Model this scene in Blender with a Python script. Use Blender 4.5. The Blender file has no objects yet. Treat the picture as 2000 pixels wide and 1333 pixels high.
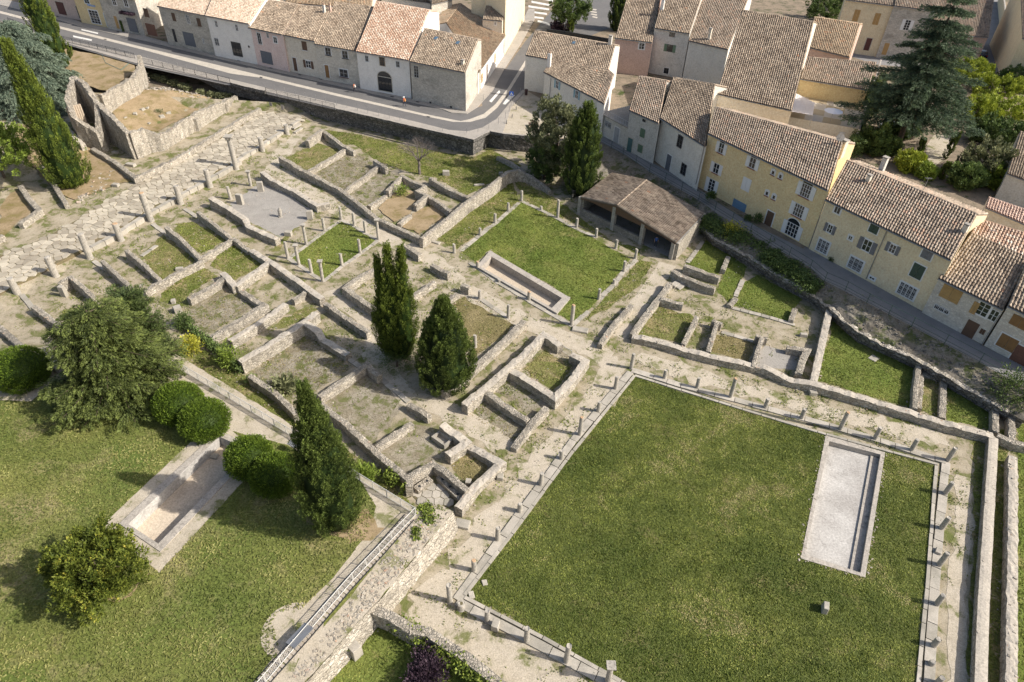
import bpy, math, random
import numpy as np
from math import radians, sin, cos, pi, hypot
from mathutils import Vector, Matrix, noise
from mathutils.geometry import delaunay_2d_cdt
random.seed(7); rng = np.random.default_rng(7)
S = bpy.context.scene
COL = S.collection

# ---------------------------------------------------------------- camera, sky, sun
HC = 48.0
PITCH, ROLL, FOC = radians(39.4), radians(2.2), 1333.0
fw = Vector((0, cos(PITCH), -sin(PITCH))); rt = Vector((1, 0, 0)); up = rt.cross(fw)
r2 = rt*cos(ROLL) + up*sin(ROLL); u2 = r2.cross(fw)
CP = Vector((0, 0, HC))
cam = bpy.data.cameras.new('camera'); co = bpy.data.objects.new('camera', cam); COL.objects.link(co)
cam.sensor_width = 36; cam.lens = FOC/2000*36; cam.clip_end = 3000; cam.clip_start = 0.5
m = Matrix((( r2.x, u2.x, -fw.x, 0), (r2.y, u2.y, -fw.y, 0), (r2.z, u2.z, -fw.z, HC), (0, 0, 0, 1)))
co.matrix_world = m; S.camera = co
SUN_AZ, SUN_EL = radians(-12), radians(38.5)
sd = Vector((cos(SUN_AZ)*cos(SUN_EL), sin(SUN_AZ)*cos(SUN_EL), sin(SUN_EL)))
w = bpy.data.worlds.new("World"); S.world = w; w.use_nodes = True
nt = w.node_tree; sky = nt.nodes.new('ShaderNodeTexSky'); sky.sky_type = 'NISHITA'; sky.sun_disc = False
sky.sun_elevation = SUN_EL; sky.sun_rotation = radians(102); sky.air_density = 1.0; sky.dust_density = 3.0; sky.ozone_density = .35
bg = nt.nodes['Background']; nt.links.new(sky.outputs[0], bg.inputs[0]); bg.inputs[1].default_value = 0.118
sl = bpy.data.lights.new('sun', 'SUN'); sl.energy = 4.7; sl.angle = radians(0.5); sl.color = (1, .945, .86)
so = bpy.data.objects.new('sun', sl); COL.objects.link(so); so.rotation_euler = sd.to_track_quat('Z', 'Y').to_euler(); so.location = (60, 0, 80)
S.view_settings.view_transform = 'Standard'; S.view_settings.look = 'None'
S.view_settings.exposure = 0.46; S.view_settings.gamma = 1; S.view_settings.use_curve_mapping = False

# ---------------------------------------------------------------- measuring helpers
k3 = 500/1666
FR = dict(A=(0,0,k3), B=(450,0,k3), C=(900,0,k3), D=(1150,0,k3), E=(1500,0,k3), F=(1500,330,k3), G=(1100,330,k3),
          H=(1500,600,k3), I=(0,200,k3), J=(350,250,k3), K=(750,250,k3), L=(0,530,k3), M=(300,500,k3), N=(700,550,k3),
          O=(500,900,500/1539), P=(0,930,500/1654), Q=(1500,930,500/1654), R=(1000,680,k3), S=(750,980,500/1888), X=(0,0,1))
def parse(s):
    """'K 120,310 260,380,1.2' -> photograph points [(x, y, extra...)] ; a capital letter names the detail sheet"""
    f = FR['X']; out = []
    for t in s.split():
        if t in FR: f = FR[t]; continue
        v = [float(q) for q in t.split(',')]
        out.append((f[0]+v[0]*f[2], f[1]+v[1]*f[2]) + tuple(v[2:]))
    return out
def ray(x, y):
    return fw + r2*((x-1000)/FOC) - u2*((y-666.5)/FOC)
def onz(x, y, z):
    d = ray(x, y); return CP + d*((z-HC)/d.z)
def onplane(x, y, p, n):
    d = ray(x, y); return CP + d*((p-CP).dot(n)/d.dot(n))
def proj(p):
    v = p-CP; k = v.dot(fw); return 1000+FOC*v.dot(r2)/k, 666.5-FOC*v.dot(u2)/k
def sst(a, b, x):
    t = min(1, max(0, (x-a)/(b-a))); return t*t*(3-2*t)
ZS, ZT, ZR = 2.7, 2.2, 0.55      # town streets, garden terrace, roman street
_c0 = onz(36, 576, 0); _c1 = onz(520, 290, 0); _cd = (_c1-_c0).normalized(); _cn = Vector((-_cd.y, _cd.x, 0))
_t0 = onz(100, 640, 0)
def T(x, y):
    p = Vector((x, y, 0)); s = (p-_c0).dot(_cn)
    z = ZR*sst(-.1, 1.6, s)
    a = (p-_t0); z2 = (ZT-.05)*sst(0, 9, -a.y*1.0 - a.x*.0)*sst(2, -6, x+35)
    z = max(z, z2)
    z = max(z, 2.4*sst(18, 30, s)*sst(-40, -60, x))
    return z
def gp(x, y, h=0):
    z = 0
    for _ in range(6):
        p = onz(x, y, z+h); z = T(p.x, p.y)
    return Vector((p.x, p.y, z))
def height(b, t, base):
    """height of a vertical thing standing at base whose foot shows at b and head at t"""
    lo, hi = 0, 40
    n = (base-CP); n.z = 0; n.normalize()
    p = onplane(t[0], t[1], base, n)
    return max(.05, p.z-base.z)

# ---------------------------------------------------------------- object helpers
def tag(o, label=None, cat=None, group=None, kind=None):
    if label: o['label'] = label
    if cat: o['category'] = cat
    if group: o['group'] = group
    if kind: o['kind'] = kind
    return o
def empty(name, loc=(0, 0, 0), label=None, cat=None, group=None):
    o = bpy.data.objects.new(name, None); COL.objects.link(o); o.location = loc; o.empty_display_size = .3
    return tag(o, label, cat, group)
def link(name, me, parent=None):
    o = bpy.data.objects.new(name, me); COL.objects.link(o)
    if parent is not None:
        o.parent = parent
        # parts are modelled in world coordinates
        q = parent
        off = Vector((0, 0, 0))
        while q is not None: off += q.location; q = q.parent
        o.location = -off
    return o
class MB:
    def __init__(s): s.v = []; s.f = []; s.t = []; s.mi = []; s.cur = 0
    def add(s, vs, fs, tint=None):
        n = len(s.v); s.v += [tuple(v) for v in vs]
        for f in fs:
            s.f.append([i+n for i in f]); s.t.append(random.random() if tint is None else tint); s.mi.append(s.cur)
    def box(s, c, ax, ay, az, tint=None):
        """box from centre and three half axes"""
        c = Vector(c); vs = [c+ax*i+ay*j+az*k for k in (-1, 1) for j in (-1, 1) for i in (-1, 1)]
        s.add(vs, [(0,2,3,1), (4,5,7,6), (0,1,5,4), (2,6,7,3), (0,4,6,2), (1,3,7,5)], tint)
    def rock(s, c, r, tint=None, flat=.6):
        a = random.random()*6.3; R_ = Matrix.Rotation(a, 3, 'Z') @ Matrix.Rotation(random.uniform(-.3, .3), 3, 'X')
        sx, sy, sz = r*random.uniform(.7, 1.3), r*random.uniform(.5, .9), r*flat*random.uniform(.6, 1.2)
        vs = []
        for k in (-1, 1):
            for j in (-1, 1):
                for i in (-1, 1):
                    q = random.uniform(.65, 1.1)
                    vs.append(Vector(c)+R_ @ Vector((i*sx*q*(.8 if k > 0 else 1), j*sy*q*(.8 if k > 0 else 1), k*sz*q)))
        s.add(vs, [(0,2,3,1), (4,5,7,6), (0,1,5,4), (2,6,7,3), (0,4,6,2), (1,3,7,5)], tint)
    def tube(s, a, b, r, n=6, r1=None, tint=.5, cap=True):
        a = Vector(a); b = Vector(b); d = (b-a).normalized(); x = d.orthogonal().normalized(); y = d.cross(x); r1 = r if r1 is None else r1
        vs = [a+(x*cos(2*pi*i/n)+y*sin(2*pi*i/n))*r for i in range(n)]+[b+(x*cos(2*pi*i/n)+y*sin(2*pi*i/n))*r1 for i in range(n)]
        fs = [(i, (i+1) % n, n+(i+1) % n, n+i) for i in range(n)]
        if cap: fs += [tuple(range(n-1, -1, -1)), tuple(range(n, 2*n))]
        s.add(vs, fs, tint)
    def build(s, name, mat, parent=None, smooth=False):
        me = bpy.data.meshes.new(name); me.from_pydata(s.v, [], s.f)
        for mm in (mat if isinstance(mat, (list, tuple)) else [mat]): me.materials.append(mm)
        if isinstance(mat, (list, tuple)): me.polygons.foreach_set('material_index', s.mi)
        at = me.attributes.new('tint', 'FLOAT', 'FACE'); at.data.foreach_set('value', s.t)
        if smooth: me.polygons.foreach_set('use_smooth', [True]*len(s.f))
        me.update()
        return link(name, me, parent)

# ---------------------------------------------------------------- materials
def newmat(name, rough=.9, spec=.2):
    mt = bpy.data.materials.new(name); mt.use_nodes = True; t = mt.node_tree; b = t.nodes['Principled BSDF']
    b.inputs['Roughness'].default_value = rough
    b.inputs['Specular IOR Level'].default_value = spec
    return mt, t, b
def nd(t, k, **kw):
    n = t.nodes.new('ShaderNode'+k)
    for a, v in kw.items():
        if hasattr(n, a): setattr(n, a, v)
        else: n.inputs[a].default_value = v
    return n
def pos(t, obj=False, scale=(1, 1, 1)):
    src = nd(t, 'NewGeometry').outputs['Position'] if not obj else nd(t, 'TexCoord').outputs['Object']
    mp = nd(t, 'Mapping'); mp.inputs['Scale'].default_value = scale; t.links.new(src, mp.inputs[0]); return mp.outputs[0]
def noi(t, p, scale, detail=5, rough=.6, dist=0):
    n = nd(t, 'TexNoise'); n.inputs['Scale'].default_value = scale; n.inputs['Detail'].default_value = detail
    n.inputs['Roughness'].default_value = rough; n.inputs['Distortion'].default_value = dist; t.links.new(p, n.inputs['Vector']); return n.outputs['Fac']
def ramp(t, fac, stops, mode='LINEAR'):
    r = nd(t, 'ValToRGB'); e = r.color_ramp.elements; r.color_ramp.interpolation = mode
    e[0].position, e[0].color = stops[0][0], (*stops[0][1], 1); e[1].position, e[1].color = stops[-1][0], (*stops[-1][1], 1)
    for p, c in stops[1:-1]:
        x = e.new(p); x.color = (*c, 1)
    t.links.new(fac, r.inputs[0]); return r.outputs[0]
def mix(t, fac, a, b, mode='MIX'):
    n = nd(t, 'Mix', data_type='RGBA', blend_type=mode)
    if isinstance(fac, (int, float)): n.inputs[0].default_value = fac
    else: t.links.new(fac, n.inputs[0])
    for i, v in ((6, a), (7, b)):
        if isinstance(v, (tuple, list)): n.inputs[i].default_value = (*v, 1)
        else: t.links.new(v, n.inputs[i])
    return n.outputs[2]
def bump(t, b, h, strength=.5, dist=.05):
    n = nd(t, 'Bump'); n.inputs['Strength'].default_value = strength; n.inputs['Distance'].default_value = dist
    t.links.new(h, n.inputs['Height']); t.links.new(n.outputs[0], b.inputs['Normal'])
def thr(t, f, a, b):
    n = nd(t, 'MapRange'); n.inputs[1].default_value = a; n.inputs[2].default_value = b; t.links.new(f, n.inputs[0]); return n.outputs[0]
def stained(name, c1, c2, scale=.5, fine=6, dirt=(.12, .11, .1), damt=.35, bs=.3, rough=.9):
    """two mottled colours with darker weather stains and fine grain"""
    mt, t, b = newmat(name, rough); p = pos(t)
    c = mix(t, thr(t, noi(t, p, scale), .35, .65), c1, c2)
    d = thr(t, noi(t, p, scale*2.7, 6, .7, .4), .52, .72)
    dm = nd(t, 'Math', operation='MULTIPLY'); t.links.new(d, dm.inputs[0]); dm.inputs[1].default_value = damt
    c = mix(t, dm.outputs[0], c, dirt)
    g = noi(t, p, fine, 4, .7)
    c = mix(t, .55, c, ramp(t, g, [(.3, (.25,)*3), (.7, (.75,)*3)]), 'OVERLAY')
    t.links.new(c, b.inputs['Base Color']); bump(t, b, g, bs, .04); return mt
def stone(name, c1, c2, c3, sc=2.6, mortar=(.2, .18, .15), bs=.7, zs=1.8, lich=.4, tintamt=.45):
    """rough coursed masonry"""
    mt, t, b = newmat(name, .95); p = pos(t, False, (1, 1, zs))
    dn = nd(t, 'TexNoise'); dn.inputs['Scale'].default_value = 1.3; t.links.new(p, dn.inputs['Vector'])
    pp = nd(t, 'VectorMath', operation='MULTIPLY_ADD'); t.links.new(dn.outputs['Color'], pp.inputs[0]); pp.inputs[1].default_value = (.3, .3, .12); t.links.new(p, pp.inputs[2])
    v = nd(t, 'TexVoronoi', feature='F1'); v.inputs['Scale'].default_value = sc; t.links.new(pp.outputs[0], v.inputs['Vector'])
    e = nd(t, 'TexVoronoi', feature='DISTANCE_TO_EDGE'); e.inputs['Scale'].default_value = sc; t.links.new(pp.outputs[0], e.inputs['Vector'])
    sx = nd(t, 'SeparateColor'); t.links.new(v.outputs['Color'], sx.inputs[0])
    c = ramp(t, sx.outputs[0], [(0, c1), (.5, c2), (1, c3)])
    c = mix(t, thr(t, e.outputs['Distance'], .10, .02), c, mortar)
    big = noi(t, p, .35, 5, .65)
    c = mix(t, thr(t, big, .5, .75), c, tuple(x*.55 for x in c2))
    l = thr(t, noi(t, p, 3.1, 6, .75), .55, .7)
    lm = nd(t, 'Math', operation='MULTIPLY'); t.links.new(l, lm.inputs[0]); lm.inputs[1].default_value = lich
    c = mix(t, lm.outputs[0], c, (.14, .13, .115))
    a = nd(t, 'Attribute'); a.attribute_name = 'tint'
    c = mix(t, tintamt, c, ramp(t, a.outputs['Fac'], [(0, (.3,)*3), (1, (.7,)*3)]), 'OVERLAY')
    fine = noi(t, p, 11, 4, .7)
    c = mix(t, .5, c, ramp(t, fine, [(.3, (.3,)*3), (.7, (.7,)*3)]), 'OVERLAY')
    t.links.new(c, b.inputs['Base Color'])
    h = nd(t, 'Math', operation='ADD'); t.links.new(thr(t, e.outputs['Distance'], 0, .15), h.inputs[0]); t.links.new(fine, h.inputs[1])
    bump(t, b, h.outputs[0], bs, .06); return mt
def tinted(name, stops, rough=.9, lich=None, amt=.5, ns=1.2, spec=.2):
    """one colour per piece from the face attribute, then mottled"""
    mt, t, b = newmat(name, rough, spec); a = nd(t, 'Attribute'); a.attribute_name = 'tint'; p = pos(t)
    c = ramp(t, a.outputs['Fac'], stops)
    n1 = noi(t, p, ns, 5, .65)
    if lich is not None:
        k = nd(t, 'Math', operation='MULTIPLY'); t.links.new(thr(t, n1, .45, .7), k.inputs[0]); k.inputs[1].default_value = amt
        c = mix(t, k.outputs[0], c, lich)
    fine = noi(t, p, 14, 3, .7)
    c = mix(t, .45, c, ramp(t, fine, [(.3, (.3,)*3), (.7, (.7,)*3)]), 'OVERLAY')
    t.links.new(c, b.inputs['Base Color']); bump(t, b, fine, .3, .03); return mt
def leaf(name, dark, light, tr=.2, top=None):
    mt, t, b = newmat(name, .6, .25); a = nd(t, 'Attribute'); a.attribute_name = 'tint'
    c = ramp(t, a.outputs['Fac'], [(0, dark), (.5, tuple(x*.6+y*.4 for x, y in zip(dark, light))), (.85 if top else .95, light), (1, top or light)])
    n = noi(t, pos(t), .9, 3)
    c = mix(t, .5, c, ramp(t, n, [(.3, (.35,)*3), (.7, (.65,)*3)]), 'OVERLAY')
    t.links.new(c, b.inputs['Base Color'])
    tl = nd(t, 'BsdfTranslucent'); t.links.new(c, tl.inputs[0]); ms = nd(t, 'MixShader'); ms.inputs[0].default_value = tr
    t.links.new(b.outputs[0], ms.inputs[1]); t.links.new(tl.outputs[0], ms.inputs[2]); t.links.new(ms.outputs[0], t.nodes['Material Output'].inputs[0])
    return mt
def meadow(name, g1, g2, dry, dryamt=.5, soil=None, soilamt=.62, sc=.16):
    mt, t, b = newmat(name, .95, .1); p = pos(t)
    c = mix(t, thr(t, noi(t, p, sc, 6, .6), .38, .62), g1, g2)
    c = mix(t, thr(t, noi(t, p, sc*1.7+.05, 7, .72, .5), dryamt, dryamt+.16), c, dry)
    if soil: c = mix(t, thr(t, noi(t, p, sc*3+.2, 8, .75, .2), soilamt, soilamt+.08), c, soil)
    f = noi(t, p, 5, 5, .8)
    c = mix(t, .9, c, ramp(t, f, [(.3, (.18,)*3), (.7, (.82,)*3)]), 'OVERLAY')
    t.links.new(c, b.inputs['Base Color']); bump(t, b, f, .9, .12); return mt
def patchy(name, pale, tan, green, cover=.55, crack=False, sc=.5):
    """worn gravel or mortar floor with weeds"""
    mt, t, b = newmat(name, .95, .1); p = pos(t)
    c = mix(t, thr(t, noi(t, p, .5, 5, .6), .35, .65), pale, tan)
    f = noi(t, p, 9, 5, .8)
    hgt_ = f
    if crack:
        v = nd(t, 'TexVoronoi', feature='DISTANCE_TO_EDGE'); v.inputs['Scale'].default_value = 1.9; dv = nd(t, 'VectorMath', operation='ADD'); t.links.new(p, dv.inputs[0]); dn2 = nd(t, 'TexNoise'); dn2.inputs['Scale'].default_value = 1.5; t.links.new(p, dn2.inputs['Vector']); t.links.new(dn2.outputs['Color'], dv.inputs[1]); t.links.new(dv.outputs[0], v.inputs['Vector'])
        c = mix(t, thr(t, v.outputs['Distance'], .05, .0), c, tuple(x*.6 for x in tan))
    g = thr(t, noi(t, p, sc, 9, .72, .3), cover, cover+.07)
    dk = thr(t, noi(t, p, 2.1, 7, .75, .6), .52, .66); dkm = nd(t, 'Math', operation='MULTIPLY'); t.links.new(dk, dkm.inputs[0]); dkm.inputs[1].default_value = .5; c = mix(t, dkm.outputs[0], c, tuple(x*.55 for x in tan)); gc = mix(t, thr(t, noi(t, p, .9, 4), .4, .6), green, tuple(a*.6+b_*.4 for a, b_ in zip(green, tan)))
    c = mix(t, g, c, gc)
    c = mix(t, .6, c, ramp(t, f, [(.3, (.25,)*3), (.7, (.75,)*3)]), 'OVERLAY')
    t.links.new(c, b.inputs['Base Color']); bump(t, b, f, .6, .06); return mt
def plain(name, c, rough=.6, metal=0, spec=.4):
    mt, t, b = newmat(name, rough, spec); b.inputs['Metallic'].default_value = metal
    n = noi(t, pos(t), 2.3, 5, .7)
    cc = mix(t, .3, c, ramp(t, n, [(.3, (.3,)*3), (.7, (.7,)*3)]), 'OVERLAY')
    t.links.new(cc, b.inputs['Base Color']); return mt
def glassy(name, c=(.02, .025, .03)):
    mt, t, b = newmat(name, .08, .6); b.inputs['Base Color'].default_value = (*c, 1); return mt
M = {}
M['ruin'] = stone('ruin_stone', (.36, .32, .26), (.43, .385, .315), (.50, .455, .385), 2.6)
M['ruin_cap'] = stone('ruin_rubble_top', (.28, .25, .205), (.37, .33, .27), (.45, .40, .33), 4.6, (.25, .225, .18), .9, 1, .55)
M['pale_top'] = stone('pale_rubble_top', (.36, .325, .265), (.45, .41, .34), (.54, .49, .41), 5.2, (.34, .30, .24), .8, 1, .35)
M['cap_smooth'] = stained('smooth_mortar_cap', (.43, .385, .32), (.38, .34, .285), .8, 7, (.2, .18, .15), .5, .4)
M['channel_shade'] = stained('gutter_channel_shade', (.06, .058, .045), (.09, .085, .06), 1, 9, (.05, .07, .03), .4)  # dark tone painted in as the shade of the gutter groove
M['rubble'] = tinted('rubble_stone', [(0, (.22, .19, .15)), (.5, (.36, .32, .26)), (.9, (.46, .41, .34)), (1, (.40, .25, .17))], .95, (.15, .14, .12), .5, 2)
M['dark_rubble'] = stone('dark_masonry', (.13, .125, .115), (.19, .18, .165), (.27, .25, .23), 2.2, (.06, .055, .05), .8, 1.8, .6)
M['bank'] = patchy('rubble_bank_soil', (.24, .215, .175), (.17, .145, .11), (.07, .085, .03), .5, True, .6)
M['paving'] = tinted('paving_slab_limestone', [(0, (.28, .245, .19)), (.5, (.40, .355, .28)), (1, (.50, .445, .35))], .85, (.24, .20, .15), .55, .7)
M['joint'] = stained('paving_joint_soil', (.18, .14, .085), (.13, .115, .06), 1, 9, (.06, .08, .03), .6)
M['column'] = stained('column_limestone', (.40, .365, .31), (.33, .305, .265), 1.3, 9, (.10, .095, .085), .75, .5)
M['slab'] = tinted('stylobate_slab_stone', [(0, (.31, .285, .24)), (1, (.44, .40, .34))], .9, (.17, .16, .13), .6, .8)
M['gravel'] = patchy('gravel_with_weeds', (.375, .325, .245), (.25, .21, .14), (.115, .13, .04), .50)
M['path'] = patchy('trodden_gravel', (.45, .395, .315), (.38, .33, .25), (.135, .145, .05), .54)
M['rough'] = patchy('rough_mortar_floor', (.32, .285, .225), (.205, .175, .12), (.115, .125, .045), .50, True, .8)
M['dirt'] = patchy('brown_trodden_earth', (.33, .25, .155), (.24, .18, .10), (.19, .155, .065), .53)
M['dry'] = meadow('dry_grass_ground', (.16, .14, .06), (.20, .165, .08), (.27, .22, .12), .5, (.3, .25, .17), .6)
M['lawn'] = meadow('lawn_ground', (.11, .15, .03), (.155, .18, .045), (.24, .21, .085), .54)
M['mead'] = meadow('garden_meadow_ground', (.075, .095, .025), (.105, .12, .035), (.18, .155, .07), .55)
M['terr'] = meadow('terrace_lawn_ground', (.11, .145, .035), (.165, .175, .05), (.28, .24, .12), .52, (.34, .28, .18), .7, .11)
M['rlawn'] = meadow('mixed_grass_ground', (.12, .14, .035), (.17, .165, .06), (.28, .22, .12), .48, (.33, .28, .2), .58, .25)
M['concrete'] = stained('grey_floor', (.27, .25, .225), (.31, .29, .26), .4, 8, (.16, .15, .13), .5)
M['asphalt'] = stained('road_asphalt', (.155, .148, .143), (.135, .13, .126), .25, 16, (.08, .08, .08), .35)
M['side'] = stained('pavement_concrete', (.36, .325, .285), (.31, .285, .25), .5, 9, (.2, .18, .16), .4)
M['white_line'] = stained('road_paint', (.66, .64, .6), (.58, .56, .52), 1, 9, (.3, .3, .28), .5)
M['gutter'] = stained('pale_gutter_paving', (.5, .45, .38), (.43, .39, .33), 1, 9, (.3, .27, .23), .5)
M['pool_w'] = stained('white_lime_floor', (.45, .43, .40), (.33, .31, .285), .3, 6, (.24, .225, .205), .75)
M['pool_b'] = stained('buff_pool_floor', (.52, .44, .34), (.46, .38, .29), .3, 7, (.3, .25, .19), .5)
M['pool_wall'] = stained('pool_wall_render', (.40, .36, .31), (.33, .3, .26), .9, 7, (.12, .11, .1), .7)
M['alley'] = stained('alley_asphalt', (.25, .24, .235), (.21, .203, .2), .3, 14, (.09, .09, .09), .4)
M['yard'] = patchy('garden_soil', (.28, .22, .16), (.18, .15, .11), (.05, .07, .02), .55)
M['iron'] = plain('dark_iron', (.025, .027, .03), .5)
M['white_metal'] = plain('white_painted_metal', (.5, .49, .46), .5)
M['grey_metal'] = plain('grey_metal', (.3, .3, .3), .4, .5)
M['plank'] = tinted('weathered_plank', [(0, (.27, .235, .2)), (1, (.40, .355, .3))], .9)
M['glass'] = glassy('window_glass'); M['glass_blue'] = glassy('skylight_glass', (.08, .14, .2))
M['patio'] = tinted('patio_tile', [(0, (.42, .33, .2)), (1, (.55, .5, .43))], .8)
M['bark'] = stained('bark', (.12, .09, .065), (.08, .06, .045), 3, 12)
M['bare'] = stained('bare_bark', (.2, .17, .15), (.13, .11, .1), 3, 12)
def wallmat(name, c, s=.25): return stained('render_'+name, c, tuple(x*.9 for x in c), .6, 5, tuple(x*.5 for x in c), s, .2)
W = dict(yellow=wallmat('ochre_yellow', (.76, .60, .34)), beige=wallmat('warm_beige', (.75, .63, .42)), white=wallmat('pale_white', (.82, .78, .72), .28),
         cream=wallmat('cream', (.70, .63, .52)), pink=wallmat('soft_pink', (.74, .58, .52)), grey=wallmat('stained_grey', (.62, .59, .53), .5), paleyellow=wallmat('pale_yellow', (.74, .65, .46)),
         pale=wallmat('pale_grey', (.70, .67, .60), .3), salmon=wallmat('salmon', (.62, .44, .36)), shop=wallmat('shop_yellow', (.72, .57, .32)),
         brownpink=wallmat('dusty_rose', (.58, .45, .38)),
         stone=stone('house_stone', (.42, .385, .325), (.52, .48, .41), (.64, .60, .52), 3.6, (.5, .45, .38), .5, 1.6, .3),
         palestone=stone('pale_house_stone', (.54, .49, .41), (.63, .58, .49), (.72, .67, .58), 3.2, (.56, .51, .44), .4, 1.7, .2))
TILE = dict(
    brown=tinted('roof_tile_weathered', [(0, (.14, .105, .075)), (.3, (.27, .21, .155)), (.75, (.39, .31, .23)), (.95, (.48, .39, .29)), (1, (.42, .23, .14))], .9, (.15, .13, .105), .45, .7),
    tan=tinted('roof_tile_tan', [(0, (.24, .17, .11)), (.4, (.40, .30, .2)), (.8, (.52, .40, .27)), (1, (.5, .27, .15))], .9, (.2, .16, .11), .35, .5),
    orange=tinted('roof_tile_orange', [(0, (.33, .21, .15)), (.4, (.46, .31, .22)), (.7, (.55, .42, .32)), (1, (.66, .56, .46))], .9, (.3, .22, .16), .3, .6),
    peach=tinted('roof_tile_peach', [(0, (.34, .25, .18)), (.4, (.54, .43, .33)), (.8, (.66, .54, .43)), (1, (.5, .3, .2))], .9, (.3, .24, .18), .35, .6),
    red=tinted('roof_tile_reddish', [(0, (.15, .115, .085)), (.3, (.29, .23, .175)), (.75, (.40, .325, .25)), (.92, (.41, .27, .19)), (1, (.48, .40, .32))], .9, (.15, .125, .1), .45, .6),
    pink=tinted('roof_tile_pale_pink', [(0, (.5, .34, .26)), (1, (.62, .46, .37))], .9, (.4, .3, .24), .3, .5))
LF = dict(cyp=leaf('cypress_leaf', (.015, .03, .007), (.19, .25, .055)), cyp2=leaf('bright_cypress_leaf', (.02, .04, .007), (.25, .31, .05)),
          cedar=leaf('blue_cedar_needles', (.06, .09, .065), (.28, .34, .24)), dkcedar=leaf('green_cedar_needles', (.03, .05, .03), (.17, .235, .13)), yew=leaf('yew_leaf', (.018, .03, .008), (.22, .265, .07)), dkyew=leaf('dark_yew_leaf', (.02, .036, .012), (.16, .21, .065)),
          ball=leaf('clipped_bush_leaf', (.035, .065, .007), (.19, .27, .03)), lime=leaf('lime_leaf', (.13, .18, .02), (.42, .46, .06)),
          green=leaf('broad_leaf_green', (.05, .08, .025), (.16, .22, .06)), olive=leaf('olive_leaf', (.09, .10, .045), (.3, .31, .16)),
          orange=leaf('citrus_leaf', (.035, .06, .008), (.22, .25, .04), .2, (.42, .36, .06)), plum=leaf('plum_leaf', (.03, .02, .03), (.12, .075, .10)), pine=leaf('pine_needles', (.10, .15, .02), (.30, .38, .07)),
          ivy=leaf('ivy_leaf', (.07, .11, .015), (.27, .32, .06)), yellow=leaf('yellow_leaf', (.25, .26, .03), (.6, .56, .08)),
          grass=leaf('grass_blade', (.10, .14, .025), (.29, .31, .075), .3), mead=leaf('meadow_blade', (.08, .115, .018), (.30, .325, .075), .3, (.42, .37, .17)), drygrass=leaf('dry_blade', (.19, .16, .07), (.38, .32, .17), .3), tgrass=leaf('terrace_blade', (.12, .15, .035), (.32, .31, .11), .3))

# ---------------------------------------------------------------- ground pieces
def area(pts): return sum(pts[i-1][0]*pts[i][1]-pts[i][0]*pts[i-1][1] for i in range(len(pts)))/2
def inside(px, py, poly):
    r = np.zeros(np.shape(px), bool); n = len(poly)
    for i in range(n):
        x0, y0 = poly[i-1][:2]; x1, y1 = poly[i][:2]
        if y0 == y1: continue
        c = ((y0 > py) != (y1 > py)) & (px < (x1-x0)*(py-y0)/(y1-y0)+x0)
        r ^= c
    return r
def dense(pts, step, jit=0, closed=True):
    out = []; n = len(pts)
    for i in range(n if closed else n-1):
        a = Vector(pts[i][:2]); b = Vector(pts[(i+1) % n][:2]); L = (b-a).length; k = max(1, int(L/step))
        for j in range(k):
            p = a.lerp(b, j/k)
            if jit and (j or 1):
                p = p+Vector((noise.noise(Vector((p.x*.9, p.y*.9, 3)))*jit*2, noise.noise(Vector((p.x*.9, p.y*.9, 9)))*jit*2))+Vector((random.uniform(-1, 1), random.uniform(-1, 1)))*jit*.35
            out.append((p.x, p.y))
    if not closed: out.append(tuple(pts[-1][:2]))
    return out
HOLES = []
def tri_sheet(name, outline, zf, mat, grid=3.0, parent=None, skirt=0, holes=True, kind='structure'):
    vs = [Vector(p) for p in outline]; es = [(i, (i+1) % len(vs)) for i in range(len(vs))]
    hs = HOLES if holes else []
    for h in hs:
        n = len(vs); vs += [Vector(p[:2]) for p in h]; es += [(n+i, n+(i+1) % len(h)) for i in range(len(h))]
    xs = [p[0] for p in outline]; ys = [p[1] for p in outline]
    gx = np.arange(min(xs), max(xs), grid); gy = np.arange(min(ys), max(ys), grid)
    if len(gx)*len(gy) < 20000:
        X, Y = np.meshgrid(gx, gy); ok = inside(X, Y, outline)
        vs += [Vector((float(a), float(b))) for a, b in zip(X[ok], Y[ok])]
    v2, e2, f2, *_ = delaunay_2d_cdt(vs, es, [], 0, 1e-4)
    cx = np.array([sum(v2[i][0] for i in f)/len(f) for f in f2]); cy = np.array([sum(v2[i][1] for i in f)/len(f) for f in f2])
    keep = inside(cx, cy, outline)
    for h in hs: keep &= ~inside(cx, cy, h)
    faces = [list(f) for f, k in zip(f2, keep) if k]
    V = [(v[0], v[1], zf(v[0], v[1])) for v in v2]
    faces = [f if area([V[i] for i in f]) > 0 else f[::-1] for f in faces]
    if skirt:
        n = len(V); o = outline if area(outline) > 0 else outline[::-1]
        V += [(x, y, zf(x, y)) for x, y in o]+[(x, y, zf(x, y)-skirt) for x, y in o]; k = len(o)
        faces += [[n+i, n+k+i, n+k+(i+1) % k, n+(i+1) % k] for i in range(k)]
    me = bpy.data.meshes.new(name); me.from_pydata(V, [], faces); me.materials.append(mat)
    o = link(name, me, parent)
    if kind: o['kind'] = kind
    return o
LAYER = [0.003]
POLY = {}
def patch(name, s, mat, jit=.18, z=None, h=0, step=.7, lab=None, key=None, skirt=0, grid=3.0):
    LAYER[0] += .0002; lay = LAYER[0]
    pts = [p if len(p) == 2 else p[:2] for p in parse(s)] if isinstance(s, str) else None
    wp = [(lambda q: (q.x, q.y))(gp(*p) if z is None else onz(p[0], p[1], z)) for p in pts] if pts else s
    ol = dense(wp, step, jit)
    if key: POLY.setdefault(key, []).append((wp, z))
    o = tri_sheet(name, ol, (lambda x, y: T(x, y)+lay+h) if z is None else (lambda x, y: z+lay+h), mat, grid, skirt=skirt)
    return o
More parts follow.
